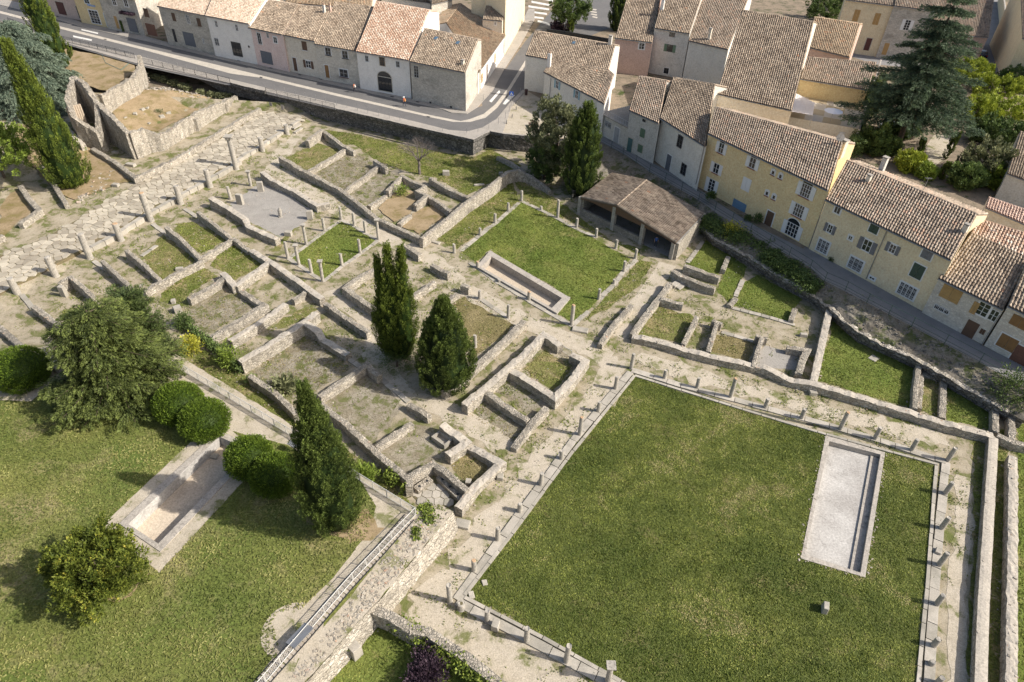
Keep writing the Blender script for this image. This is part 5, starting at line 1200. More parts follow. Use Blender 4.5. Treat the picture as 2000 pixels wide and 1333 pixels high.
for s, a_w, a_h, kw in (('F 453,268', .7, .8, dict(surround='white')), ('F 403,390', .6, .9, dict(shutter='grey', surround='white')), ('F 537,450', .45, .5, dict(surround='white')), ('F 358,505', 1.3, 1.4, dict(bars='white', surround='white', mull=2)),
    ('F 690,390', .9, .9, dict(closed=True, shutter='green', surround='white')), ('F 645,500', .9, 1.2, dict(shutter='grey', surround='white')), ('F 570,622', 1.5, 1.3, dict(bars='white', surround='white', mull=2)), ('F 811,520', .65, .9, dict(shutter='grey', surround='white')),
    ('F 1035,558', .95, .9, dict(closed=True, shutter='grey', surround='white')), ('F 973,668', 1.1, 1.4, dict(closed=True, shutter='green', surround='white')), ('F 677,712', .6, .3, dict(surround='white')), ('F 905,795', 1.7, 1.3, dict(bars='white', surround='white', mull=3))): opening(h5a, s, a_w, a_h, **kw)
pipe(h5a, 'F 775,400 630,712'); chimney(h5a, 'F 640,105', rz(h5a, .55), .5, 1.2, 'cream'); chimney(h5a, 'F 1265,430', rz(h5a, .45), .5, 1.2, 'cream'); chimney(h5a, 'E 745,1090', rz(h5a, 1), .6, 1.2, 'grey')
h6a = house('alley_house', 'low pale stone house with ochre wooden shutters and a lean grey lintel', 'F 990,920 1385,1146', 'F 1108,712 1530,918 1700,590 1322,420', 'palestone', 'brown', back=0)
opening(h6a, 'F 1190,815', 1.7, 1.3, closed=True, shutter='ochre'); opening(h6a, 'F 1130,915', 1.4, .5, bars='white', mull=2); opening(h6a, 'F 1400,915', 1.0, 1.3, surround='white'); opening(h6a, 'F 1468,955', .7, 1.1); opening(h6a, 'F 1345,905', .5, 1.2, closed=True, shutter='ochre'); opening(h6a, 'F 1315,1048', 1.0, 1.8, 'door', fill='brown', surround='cream'); opening(h6a, 'F 1396,1060', .4, .5, closed=True, shutter='brown'); pipe(h6a, 'F 1505,955 1385,1140')
house('back_house', 'orange tiled back roof above the low pale stone house', None, 'F 1322,418 1700,588 1760,450 1372,330', 'palestone', 'orange', zE=h6a.rL.z, slope=.12, back=0, over=.02)
house('garden_shed', 'pale pink ribbed roof beside the dark courtyard', None, 'F 1415,250 1760,400 1790,310 1435,188', 'cream', 'pink', zE=ZS+4.6, back=0, slope=.1)
h7a = house('alley_house', 'rubble stone house with brown shutters at the right edge of the alley', 'F 1387,1148 1760,1330', 'F 1560,892 1950,1080 2060,760 1690,600', 'palestone', 'brown', back=3)
opening(h7a, 'F 1640,1000', 1.4, 1.0, closed=True, shutter='wood'); opening(h7a, 'F 1558,1133', 1.4, 1.3, closed=True, shutter='wood', surround='white'); opening(h7a, 'F 1650,1215', 1.3, 1.6, 'garage', fill='rust', surround='white')

# ---- roofs behind the alley row
hr1 = house('back_house', 'salmon pink house with a dark tiled roof behind the roof terrace', None, 'D 170,250 412,280 470,-40 260,-60', 'salmon', 'brown', zE=ZS+6.6, back=3)
opening(hr1, 'C 1177,302', .9, 1.0, frame='white', surround='white')
hr2 = house('back_house', 'grey rendered house with green shutters open under a tiled roof', None, 'D 425,185 655,222 740,-30 490,-50', 'grey', 'brown', zE=ZS+8.6, back=3)
opening(hr2, 'C 1375,228', .9, .6, frame='brown'); opening(hr2, 'C 1360,315', .95, 1.1, shutter='sage', frame='dark'); opening(hr2, 'C 1337,462', .8, .9, frame='dark', surround='white'); chimney(hr2, 'C 1312,40', rz(hr2, .7), .6, 1.1, 'white')
hr3 = house('back_house', 'house with a tiled roof and one cream chimney beside the towering roof', None, 'D 650,268 905,325 1040,-10 745,-40', 'pale', 'red', zE=ZS+7.4, back=2)
chimney(hr3, 'D 785,240', rz(hr3, .22), .5, 1.4, 'cream')
hr4 = house('big_house', 'towering building with the largest brown tiled roof in the middle of the block', None, 'D 830,612 1320,722 1465,145 1000,70', 'cream', 'brown', zE=ZS+8.5, slope=.28, back=3.2)
hr5 = house('hip_house', 'reddish tiled roof with a broken hipped corner behind the yellow trellis', None, 'E 210,515 650,587 705,410 250,375', 'shop', 'red', zE=ZS+6.0, back=0)
hr6 = house('hip_house', 'higher grey tan hipped roof left of the big blue green cedar', None, 'E 265,310 530,375 600,160 300,115', 'salmon', 'tan', zE=ZS+7.2, slope=.2, back=1.5)
# lattice wall and patio
tw_ = empty('patio_terrace', onz(*parse('E 190,610')[0][:2], ZS+3), 'striped tiled roof patio with a trellised yellow wall', 'terrace')
pz = ZS+3.0; q = [onz(*p[:2], pz) for p in parse('E 150,600 640,700 590,840 120,760')]; mb = MB(); mb.add(q+[Vector((p.x, p.y, ZS)) for p in q], [(0, 1, 2, 3)]+[(i, 4+i, 4+(i+1) % 4, (i+1) % 4) for i in range(4)]); mb.build('patio_base', W['cream'], tw_)
for i in range(16):
    a = q[0].lerp(q[1], i/16); b = q[0].lerp(q[1], (i+1)/16); c = q[3].lerp(q[2], (i+1)/16); d = q[3].lerp(q[2], i/16)
    for k in range(4):
        mb = MB(); z = Vector((0, 0, .02)); mb.add([a.lerp(d, (k+.03)/4)+z, b.lerp(c, (k+.03)/4)+z, b.lerp(c, (k+.97)/4)+z, a.lerp(d, (k+.97)/4)+z], [(0, 1, 2, 3)], (.2 if (k+i//4) % 2 else .9)); mb.build('floor_tile', M['patio'] if 'patio' in M else M['slab'], tw_)

# ================================================================ open shed (wash house)
def shed():
    zE = 2.75; L, R_, Pk, Bk = [p[:2] for p in parse('G 117,187 735,482 350,240 560,32')]
    a, b = onz(*L, zE), onz(*R_, zE); d = (b-a).normalized(); n = Vector((d.y, -d.x, 0)); pk = onplane(*Pk, a, n)
    t = empty('open_shed', Vector((a.x, a.y, 0)), 'open sided shed with a large gabled tile roof on pale posts', 'shed')
    back = -n*12.0
    b2 = onz(*parse('G 914,290')[0][:2], zE); Ld = (b2-b).length; back = (b2-b)
    bkp = onplane(*Bk, pk, Vector((-back.y, back.x, 0)).normalized()); ridge_back = pk+back*.98; ridge_back.z = pk.z
    lb = a+back
    roof_part(t, (b, b2, ridge_back, pk), 'brown'); roof_part(t, (lb, a, pk, ridge_back), 'brown', ridge=False)
    mb = MB(); mb.add([a-n*.15+d*.3-Vector((0, 0, .1)), b-n*.15-d*.3-Vector((0, 0, .1)), pk-n*.15-Vector((0, 0, .3))], [(0, 1, 2)], .5); mb.build('gable_board', pc('brown'), t)
    for s in ('G 135,275', 'G 345,382', 'G 530,472', 'G 718,575'):
        q = onz(*parse(s)[0][:2], 0); f = ((q-a).dot(d)); zt = zE+max(0, (pk.z-zE)*(f/((pk-a).dot(d)) if f < (pk-a).dot(d) else 1-(f-(pk-a).dot(d))/((b-pk).dot(d)+1e-6)))-.15
        q = Vector((a.x, a.y, 0))+d*f-n*.35; mb = MB(); mb.box(q+Vector((0, 0, zt/2)), d*.26, n*.26, Vector((0, 0, zt/2)), .5); mb.build('post', M['column'], t)
    A0 = Vector((a.x, a.y, 0))-n*.4; B0 = Vector((b.x, b.y, 0))-n*.4; bk0 = Vector((back.x, back.y, 0))
    m1 = A0.lerp(B0, .68)
    mb = MB(); mb.box((A0+m1)/2+Vector((0, 0, .45)), d*(m1-A0).length/2, n*.2, Vector((0, 0, .45)), .5); mb.build('low_wall', M['ruin_cap'], t)
    for p, q, nm in ((B0, B0+bk0, 'side_wall'), (A0+bk0, B0+bk0, 'back_wall'), (A0, A0+bk0, 'side_wall')):
        dd_ = (q-p).normalized(); nn2 = Vector((-dd_.y, dd_.x, 0)); hgt2 = zE-.25; mb = MB(); mb.box((p+q)/2+Vector((0, 0, hgt2/2)), dd_*(q-p).length/2, nn2*.2, Vector((0, 0, hgt2/2)), .5); mb.build(nm, M['ruin'], t)
    for i in range(5):
        f = i/4; mb = MB(); x = a.lerp(lb, f)*1.0; y = b.lerp(b2, f); k = pk.lerp(ridge_back, f); z = Vector((0, 0, -.22)); mb.tube(x+z, k+z, .08, 4); mb.tube(y+z, k+z, .08, 4); mb.build('rafter', pc('brown'), t)
    mb = MB(); q = [A0, B0, B0+bk0, A0+bk0]; mb.add([Vector((p.x, p.y, .035)) for p in q], [(0, 1, 2, 3)]); mb.build('shed_floor', M['concrete'], t)
    return t
shed()

# ================================================================ fences, railings, balustrade
def rail_fence(label, s, z, h=1.0, post=2.6, bar=.16, mat='iron', name='railing', wide=.02, cat='railing', lean=False):
    ws = [onz(*p[:2], z) for p in parse(s)]; t = empty(name, ws[0], label, cat)
    bars = MB()
    for i in range(len(ws)-1):
        a, b = ws[i], ws[i+1]; L = (b-a).length; d = (b-a).normalized(); k = max(1, round(L/post))
        for q in range(k+(1 if i == len(ws)-2 else 0)):
            p = a.lerp(b, q/k); mb = MB(); mb.tube(p, p+Vector((0, 0, h+.06)), wide*1.7, 5); mb.build('post', M[mat], t)
        for zz in ((.12, h) if bar else (.25, .6, h)):
            mb = MB(); mb.tube(a+Vector((0, 0, zz)), b+Vector((0, 0, zz)), wide*1.2, 5); mb.build('rail', M[mat], t)
        if bar:
            nb = int(L/bar)
            for q in range(nb): p = a.lerp(b, (q+.5)/nb); bars.tube(p+Vector((0, 0, .12)), p+Vector((0, 0, h)), wide*.62, 4, cap=False)
    if bars.v: bars.build('balusters', M[mat], t)['kind'] = 'stuff'
    return t
rail_fence('dark iron railing on the street edge behind the dry slope, left part', 'A 60,150 370,262 640,325 880,385', ZS, 1.1)
rail_fence('dark iron railing on the street edge above the hall ruin', 'A 932,415 1200,478 1500,548', ZS, 1.1)
rail_fence('dark iron railing set in the street wall above the paved Roman street', 'B 235,612 450,665 680,718', ZS+.02, 1.1)
rail_fence('teal mesh railing in the corner behind the hall ruin', 'A 668,380 700,445 800,490 850,445', 1.6, 1.0, 1.6, .14, 'teal_metal') if M.setdefault('teal_metal', plain('teal_metal', (.08, .22, .22), .5)) else 0
rail_fence('white balustrade along the upper edge of the terrace path', 'X 313,699 450,781 583,861', ZT, 1.0, 1.45, .13, 'white_metal', 'balustrade', .024, 'balustrade')
rail_fence('white balustrade turning the corner and running down the terrace wall', 'X 703,940 812,1007 690,1135 605,1233 520,1333 470,1390', ZT, 1.0, 1.45, .13, 'white_metal', 'balustrade', .024, 'balustrade')
rail_fence('white balustrade piece half hidden behind the tall leaning conifer', 'X 583,861 640,897 703,940', ZT, 1.0, 1.45, .13, 'white_metal', 'balustrade', .024, 'balustrade')
rail_fence('small white iron gate in the opening of the rectangular room', 'N 1320,455 1385,495', 0, .9, 2, .12, 'white_metal', 'iron_gate', .02, 'gate')
M['green_metal'] = plain('green_metal', (.03, .07, .05), .5)
af = rail_fence('green wire fence with slim posts along the lower edge of the alley', 'C 905,930 1055,1010 G 560,25 880,205 F 270,655 365,735 500,795 640,875 930,1030 1370,1265 1600,1395', ZS, 1.3, 3.2, 0, 'green_metal', 'wire_fence', .02, 'fence')
# duckboard along the balustrade
def plank_run(s, wd, nm='duckboard_plank'):
    t = empty('duckboard', onz(*parse(s)[0][:2], ZT), 'slatted wooden duckboard beside the white balustrade', 'duckboard'); ws = [onz(*p[:2], ZT+.06) for p in parse(s)]
    for i in range(len(ws)-1):
        a, b = ws[i], ws[i+1]; L = (b-a).length; d = (b-a).normalized(); n = Vector((-d.y, d.x, 0)); k = int(L/.34)
        for q in range(k):
            mb = MB(); mb.box(a+d*((q+.5)*L/k), d*.12, n*wd/2, Vector((0, 0, .02))); mb.t = [mb.t[0]]*6; mb.build('plank', M['plank'], t)
        for sg_ in (-1, 1): mb = MB(); mb.box((a+b)/2+n*sg_*(wd/2+.03), d*L/2, n*.03, Vector((0, 0, .035)), 0); mb.build('edge_board', M['iron'], t)
plank_run('X 800,1010 740,1078 680,1142 600,1235 510,1335 480,1375', .85)
# terrace info table
ti = empty('information_desk', onz(583, 1258, ZT), 'slanted grey metal orientation table on the duckboard', 'table'); c = onz(590, 1255, ZT); d = (onz(606, 1235, ZT)-onz(575, 1268, ZT)).normalized(); n = Vector((-d.y, d.x, 0))
mb = MB(); mb.box(c+Vector((0, 0, .95)), d*.85, n*.45+Vector((0, 0, -.1)), Vector((0, 0, .03))); mb.build('desk_top', M['grey_metal'], ti)
for i in (-.6, .6): mb = MB(); mb.tube(c+d*i, c+d*i+Vector((0, 0, .93)), .04, 6); mb.build('leg', M['grey_metal'], ti)
ti = empty('information_desk', onz(578, 880, ZT), 'small pale desk behind the leaning conifer', 'table'); c = onz(577, 882, ZT); mb = MB(); mb.box(c+Vector((0, 0, .95)), d*.3, n*.5, Vector((0, 0, .03))); mb.build('desk_top', M['grey_metal'], ti); mb = MB(); mb.tube(c, c+Vector((0, 0, .93)), .05, 6); mb.build('leg', M['grey_metal'], ti)
# bollards
def bollard(s, lab, h=1.0, z=ZS+.1):
    p = onz(*parse(s)[0][:2], z); mb = MB(); mb.tube((0, 0, 0), (0, 0, h), .035, 8, .035); mb.tube((0, 0, h), (0, 0, h+.05), .05, 8, .03); o = mb.build('bollard', M['grey_metal']); o.location = p; tag(o, lab, 'bollard', 'slim bollards along the street')
ORDN = ORD+['thirteenth', 'fourteenth', 'fifteenth', 'sixteenth', 'seventeenth', 'eighteenth', 'nineteenth', 'twentieth']+['twenty-'+o_ for o_ in ORD[:9]]
bl = ['A 475,300', 'A 550,285', 'A 610,303', 'A 670,318', 'A 730,335', 'A 790,350', 'A 850,364', 'A 970,400', 'A 1035,412', 'A 1095,428', 'A 1160,442', 'A 1220,457', 'A 1285,472', 'A 1345,488', 'B 228,575', 'B 293,592', 'B 357,608', 'B 425,625', 'B 490,640', 'B 557,655', 'B 622,670', 'B 692,688', 'B 760,704', 'B 828,722', 'B 895,738', 'B 967,754', 'B 1035,772', 'B 1105,788', 'C 38,868', 'C 112,858', 'C 183,838', 'C 245,806', 'C 290,770', 'C 315,728', 'C 340,690', 'C 388,612', 'B 1383,855', 'C 203,570', 'C 146,655']
for i, s in enumerate(bl):
    bollard(s, f'{ORDN[i]} slim grey bollard from the left along the street edge' if i < 28 else ['slim bollard on the outer edge of the bend, far left', 'slim bollard on the bend, left of the drain ring', 'slim bollard on the bend, right of the drain ring', 'slim bollard below the crossing on the bend', 'slim bollard halfway round the bend to the crossing', 'slim bollard just before the crossing sign', 'slim bollard beside the crossing sign pole', 'slim bollard near the dark litter bin', 'slim bollard left of the corner of the street wall', 'slim bollard in front of the white building, farther one', 'slim bollard in front of the white building, nearer one'][i-28])
# crossing sign, bin, plaza posts, benches
p = onz(*parse('C 327,700')[0][:2], ZS+.1); cs = empty('crossing_sign', p, 'square blue pedestrian crossing sign on a grey pole', 'sign'); mb = MB(); mb.tube(p, p+Vector((0, 0, 2.5)), .04, 8); mb.build('pole', M['grey_metal'], cs)
fy = Vector((-.15, -1, 0)).normalized(); fx = Vector((1, -.15, 0)).normalized()
mb = MB(); q = p+Vector((0, 0, 2.45)); mb.box(q, fx*.36, fy*.02, Vector((0, 0, .36))); pl_ = mb.build('sign_plate', col('signblue2', (.03, .13, .55)), cs)
mb = MB(); v = [q+fy*.024+Vector((0, 0, .24)), q+fy*.024-fx*.26-Vector((0, 0, .22)), q+fy*.024+fx*.26-Vector((0, 0, .22))]; mb.add(v, [(0, 1, 2)]); mb.build('white_triangle', col('signwhite', (.8, .8, .8)), pl_)
mb = MB(); q3 = q+fy*.03; mb.tube(q3+Vector((0, 0, .0)), q3+Vector((0, 0, .0))+fy*.004, .05, 8); mb.box(q3-Vector((0, 0, .08)), fx*.03, fy*.003, Vector((0, 0, .06))); mb.box(q3-Vector((0, 0, .17))+fx*.05, fx*.02, fy*.003, Vector((0, 0, .045))); mb.box(q3-Vector((0, 0, .17))-fx*.05, fx*.02, fy*.003, Vector((0, 0, .045))); mb.build('walking_figure', col('black', (.02, .02, .02)), pl_)
p = onz(*parse('C 425,620')[0][:2], ZS+.1); mb = MB(); mb.tube((0, 0, .05), (0, 0, .95), .27, 12, .3); mb.tube((0, 0, .95), (0, 0, 1.05), .34, 12, .3); o = mb.build('litter_bin', col('bin', (.05, .025, .025))); o.location = p; tag(o, 'dark round litter bin against the pale corner house', 'bin')
for i, s in enumerate(('C 362,715', 'C 335,765', 'C 300,808')):
    p = onz(*parse(s)[0][:2], ZS); mb = MB(); mb.tube((0, 0, 0), (0, 0, .6), .13, 8, .1, .5); mb.tube((0, 0, .6), (0, 0, .68), .1, 8, .03); o = mb.build('stone_bollard', M['column']); o.location = p; tag(o, ['farthest', 'middle', 'nearest'][i]+' of three small stone bollards at the edge of the gravel plaza', 'bollard', 'stone bollards on the plaza')
for i, s in enumerate(('C 455,830', 'C 478,815')):
    p = onz(*parse(s)[0][:2], ZS); t = empty('bench', p, ('left' if i == 0 else 'right')+' brown slatted bench half of the pair on the gravel plaza', 'bench', 'plaza benches'); d = Vector((.25, -1, 0)).normalized(); n = Vector((1, .25, 0)).normalized()
    for k in range(4): mb = MB(); mb.box(p+n*(k*.12-.2)+Vector((0, 0, .45)), d*.95, n*.045, Vector((0, 0, .02))); mb.build('slat', col('benchbrown', (.12, .06, .045)), t)
    for k in (-.7, .7): mb = MB(); mb.box(p+d*k+Vector((0, 0, .22)), d*.04, n*.22, Vector((0, 0, .21))); mb.build('leg', M['iron'], t)
for i, s in enumerate(('A 375,112', 'A 770,210', 'A 545,0', 'B 200,505', 'B 452,492', 'B 590,520', 'B 1287,762', 'B 1053,635', 'B 1218,668', 'A 685,258', 'A 1290,332', 'B 265,448', 'B 55,400')):
    pts = parse(s)[0]; c = onz(pts[0], pts[1], ZS); mb = MB(); zz = .018 if s in ('B 200,505', 'B 1287,762', 'A 685,258') else .125; d = Vector((.9, -.4, 0)).normalized(); mb.box(Vector((0, 0, zz)), d*.32, Vector((.4, .9, 0)).normalized()*.2, Vector((0, 0, .008))); o = mb.build('drain_cover', M['iron']); o.location = c; tag(o, f'dark drain cover in the street surface, number {i+1}', 'drain cover', 'drain covers in the street')
    o['label'] = ['drain cover left of the yellow shop', 'drain cover in front of the vine covered garage', 'drain cover near the top left', 'drain cover in the pale band before the pink house', 'drain cover on the pavement before the cream house', 'drain cover on the pavement before the stone house door', 'drain cover in the pale band before the corner house', 'drain cover left of the arched doorway foot', 'drain cover before the rough corner house', 'drain cover in the pale band before the zebra stripe', 'drain cover before the dark grey garage', 'drain cover before the pink house garage', 'drain cover before the white house corner'][i]
# two notice boards on the street wall
for s, lb in (('B 262,680', 'left small pink plaque on the street wall'), ('B 338,700', 'right narrow pale plaque on the street wall')):
    x, y = parse(s)[0][:2]; a = onz(*parse('B 230,630')[0][:2], ZS); b = onz(*parse('B 690,735')[0][:2], ZS); d = (b-a).normalized(); n = Vector((d.y, -d.x, 0)); p = onplane(x, y, a+n*.3, n); mb = MB(); mb.box((0, 0, 0), d*.3, n*.02, Vector((0, 0, .45 if 'narrow' in lb else .35))); o = mb.build('plaque', M['side']); o.location = p; tag(o, lb, 'plaque')

# ================================================================ people
def person(p, z, face, label, shirt, trousers, hair, hat=False, bag=None, h=1.75, step=.25, seat=False):
    t = empty('person', (p.x, p.y, z), label, 'person'); s = h/1.75
    f = Vector((cos(face), sin(face), 0)); r = Vector((-f.y, f.x, 0))
    J = {}
    def j(n_, fo, si, up_, rad): J[n_] = (Vector((p.x, p.y, z))+f*fo*s+r*si*s+Vector((0, 0, up_*s)), rad*s)
    j('pel', 0, 0, .95, .13); j('waist', 0, 0, 1.1, .115); j('chest', .01, 0, 1.3, .14); j('neck', .02, 0, 1.48, .05); j('head', .03, 0, 1.56, .085); j('crown', .03, 0, 1.68, .08)
    for k, sg_ in (('l', 1), ('r', -1)):
        st_ = step*sg_
        j('hip'+k, 0, .09*sg_, .9, .095); j('knee'+k, st_*.5+.04, .1*sg_, .5, .065); j('ank'+k, st_-.03, .1*sg_, .08, .042); j('toe'+k, st_+.13, .11*sg_, .04, .035)
        j('sho'+k, 0, .19*sg_, 1.42, .06); j('elb'+k, -st_*.4, .24*sg_, 1.14, .045); j('wri'+k, -st_*.6+.12, .24*sg_, .92, .03); j('hand'+k, -st_*.6+.16, .235*sg_, .83, .028)
    nm = list(J); E_ = [('pel', 'waist'), ('waist', 'chest'), ('chest', 'neck'), ('neck', 'head'), ('head', 'crown')]
    for k in 'lr': E_ += [('pel', 'hip'+k), ('hip'+k, 'knee'+k), ('knee'+k, 'ank'+k), ('ank'+k, 'toe'+k), ('chest', 'sho'+k), ('sho'+k, 'elb'+k), ('elb'+k, 'wri'+k), ('wri'+k, 'hand'+k)]
    me = bpy.data.meshes.new('body'); me.from_pydata([J[n_][0] for n_ in nm], [(nm.index(a), nm.index(b)) for a, b in E_], []); o = link('body', me, t)
    md = o.modifiers.new('skin', 'SKIN'); 
    for i, n_ in enumerate(nm): me.skin_vertices[0].data[i].radius = (J[n_][1], J[n_][1]); me.skin_vertices[0].data[i].use_root = n_ == 'pel'
    o.modifiers.new('sub', 'SUBSURF').levels = 1; o.modifiers['sub'].render_levels = 1
    dg = bpy.context.evaluated_depsgraph_get(); m2 = bpy.data.meshes.new_from_object(o.evaluated_get(dg)); o.modifiers.clear(); o.data = m2; m2.materials.clear()
    for mm in (col('skin', (.45, .28, .2)), shirt, trousers, hair, col('shoe', (.6, .6, .6))): m2.materials.append(mm)
    for pg in m2.polygons:
        c = pg.center; hh_ = (c.z-z)/s; lat = abs((c-Vector((p.x, p.y, z))).dot(r))/s
        pg.material_index = 4 if hh_ < .09 else 2 if hh_ < .97 and lat < .19 else 0 if (hh_ < 1.2 and lat > .2) else 1 if hh_ < 1.47 else 0 if hh_ < 1.6 and (c-Vector((p.x, p.y, z))).dot(f) > 0 else (3 if hh_ > 1.53 else 0); pg.use_smooth = True
    if hat: mb = MB(); q = Vector((p.x, p.y, z))+f*.03*s+Vector((0, 0, 1.66*s)); mb.tube(q, q+Vector((0, 0, .03)), .19, 12); mb.tube(q+Vector((0, 0, .03)), q+Vector((0, 0, .14)), .11, 12, .08); mb.build('hat', hat, t)
    if bag: mb = MB(); q = Vector((p.x, p.y, z))-f*.2*s+Vector((0, 0, 1.2*s)); mb.box(q, f*.08, r*.14, Vector((0, 0, .2))); mb.build('backpack', bag, t)
cl = lambda n_, c: col(n_, c, .8)
person(onz(*parse('B 810,604')[0][:2], ZS), ZS+.02, radians(150), 'person in an orange top and dark shorts walking past the white arched house', cl('orangetop', (.5, .16, .07)), cl('darkshorts', (.03, .03, .04)), cl('hairbrown', (.08, .05, .03)), bag=cl('paleshirt', (.6, .55, .5)))
person(onz(*parse('B 1133,696')[0][:2], ZS), ZS+.02, radians(150), 'person with a white sun hat and a red orange vest before the corner house', cl('redvest', (.5, .09, .05)), cl('darktrousers', (.03, .035, .06)), cl('hairgrey', (.5, .48, .45)), hat=cl('hatwhite', (.75, .73, .7)), bag=cl('orangebag', (.55, .25, .08)))
person(onz(*parse('G 598,512')[0][:2], 0), .04, radians(-100), 'person in a blue top standing in the shade of the open shed', cl('bluetop', (.05, .12, .35)), cl('darktrousers', (.03, .035, .06)), cl('hairdark', (.03, .02, .02)), step=.05)
# parasol on the patio, white shade cloth, cars
pa = onz(*parse('E 402,800')[0][:2], pz); t = empty('parasol', pa, 'round white parasol open on the tiled patio', 'parasol'); mb = MB(); mb.tube(pa, pa+Vector((0, 0, 2.3)), .03, 6); mb.build('pole', M['grey_metal'], t)
mb = MB(); c = pa+Vector((0, 0, 2.4)); k = 10; rr_ = [(c+Vector((cos(2*pi*i/k)*1.5, sin(2*pi*i/k)*1.5, -.45))) for i in range(k)]
for i in range(k): mb.add([c, rr_[i], rr_[(i+1) % k]], [(0, 1, 2)], .5)
mb.build('canopy', col('parasol', (.72, .72, .76)), t)
q = [onz(*p_[:2], pz+1.9) for p_ in parse('E 182,608 305,672 290,752 150,728')]; t = empty('shade_sail', q[0], 'pale quilted shade cloth stretched over the patio corner', 'shade sail')
mb = MB(); n_ = 8
for i in range(n_):
    for j in range(n_):
        def sp(u, v): w_ = q[0].lerp(q[1], u).lerp(q[3].lerp(q[2], u), v); return w_-Vector((0, 0, sin(pi*u)*sin(pi*v)*.3-(.04 if i % 2 else 0)))
        mb.add([sp(i/n_, j/n_), sp((i+1)/n_, j/n_), sp((i+1)/n_, (j+1)/n_), sp(i/n_, (j+1)/n_)], [(0, 1, 2, 3)], .5)
mb.build('cloth', col('sail', (.6, .55, .53)), t)
for p_ in q: mb = MB(); mb.tube(p_-Vector((0, 0, 1.9)), p_, .03, 5); mb.build('pole', M['grey_metal'], t)
def trellis():
    a, b = onz(*parse('E 200,612')[0][:2], pz), onz(*parse('E 640,698')[0][:2], pz); d = (b-a).normalized(); n = Vector((d.y, -d.x, 0)); L = (b-a).length; t = empty('trellis_wall', a, 'yellow wall covered with diagonal lattice above the patio', 'trellis')
    top = hr5.zE-.15-pz; mb = MB(); mb.box((a+b)/2+Vector((0, 0, top/2))-n*.1, d*L/2, n*.06, Vector((0, 0, top/2))); mb.build('wall_panel', W['shop'], t)
    lat = MB(); k = int(L/.45)
    for i in range(-6, k+6):
        for sg_ in (-1, 1):
            x0, x1 = i*.45, i*.45+sg_*top
            z0, z1 = 0., top
            if x1 < 0: z1 = top*(x0/(x0-x1)) if x0 > 0 else -1; x1 = 0
            if x1 > L: z1 = top*((L-x0)/(x1-x0)) if x0 < L else -1; x1 = L
            if x0 < 0 or x0 > L or z1 <= 0: continue
            lat.tube(a+d*x0+n*.02+Vector((0, 0, z0)), a+d*x1+n*.02+Vector((0, 0, z1)), .022, 4, tint=.3)
    lat.build('lattice', pc('wood'), t)['kind'] = 'stuff'
    fol_box(a+d*(L*.84)+n*.15+Vector((0, 0, top*.55)), d*(L*.16), n*.25, (0, 0, top*.5), 3000, 'ivy', 'green', t, .22)
trellis()
def car(p, z, ang, label, paint):
    t = empty('car', (p.x, p.y, z), label, 'car'); f = Vector((cos(ang), sin(ang), 0)); r = Vector((-f.y, f.x, 0)); P0 = Vector((p.x, p.y, z))
    prof = [(-2.05, .35), (-2.1, .75), (-1.9, .95), (-1.55, 1.0), (-1.0, 1.38), (.35, 1.42), (1.0, 1.0), (1.85, .85), (2.05, .6), (2.05, .35)]
    mb = MB(); vs = []
    for sg_, inn in ((-1, 1), (1, 1)):
        for x, z_ in prof: vs.append(P0+f*x+r*sg_*(.86 if z_ < 1.05 else .68)+Vector((0, 0, z_)))
    k = len(prof); mb.add(vs, [tuple(range(k))[::-1], tuple(range(k, 2*k))]+[(i, (i+1) % k, k+(i+1) % k, k+i) for i in range(k)], .5); o = mb.build('body', paint, t)
    md = o.modifiers.new('bevel', 'BEVEL'); md.width = .05; md.segments = 2
    for x0, x1, z0, z1, nm in ((-1.5, -1.03, 1.03, 1.36, 'rear_window'), (.4, .95, 1.38, 1.04, 'windscreen')):
        mb = MB(); a, b = P0+f*x0+Vector((0, 0, z0+.025)), P0+f*x1+Vector((0, 0, z1+.025)); mb.add([a-r*.62, a+r*.62, b+r*.62, b-r*.62], [(0, 1, 2, 3)]); mb.build(nm, M['glass'], t)
    for sg_ in (-1, 1):
        mb = MB(); mb.add([P0+f*x+r*sg_*(.79 if z_ < 1.1 else .70)+Vector((0, 0, z_)) for x, z_ in ((-1.3, 1.06), (-.95, 1.32), (.3, 1.35), (.8, 1.06))], [(0, 1, 2, 3)]); mb.build('side_window', M['glass'], t)
        for x in (-1.3, 1.3): mb = MB(); c = P0+f*x+r*sg_*.8+Vector((0, 0, .32)); mb.tube(c-r*.1, c+r*.1, .32, 14, tint=.2); w2 = mb.build('wheel', M['iron'], t); g = MB(); g.tube(c-r*.12, c+r*.12, .18, 10, tint=.2); g.build('rim', M['grey_metal'], w2)
        mb = MB(); mb.box(P0+f*2.03+r*sg_*.6+Vector((0, 0, .68)), f*.04, r*.17, Vector((0, 0, .07))); mb.build('headlight', col('lamp', (.7, .7, .7)), t)
        mb = MB(); mb.box(P0-f*2.08+r*sg_*.65+Vector((0, 0, .78)), f*.03, r*.12, Vector((0, 0, .1))); mb.build('tail_light', col('lampred', (.4, .02, .02)), t)
car(onz(*parse('E 1385,370')[0][:2], ZS), ZS, radians(70), 'dark blue car parked in the lane behind the salmon wall', plain('carblue', (.02, .03, .06), .25))
car(onz(*parse('E 790,845')[0][:2], ZS), ZS, radians(-15), 'silver car parked under the big blue green cedar', plain('carsilver', (.45, .47, .5), .3))

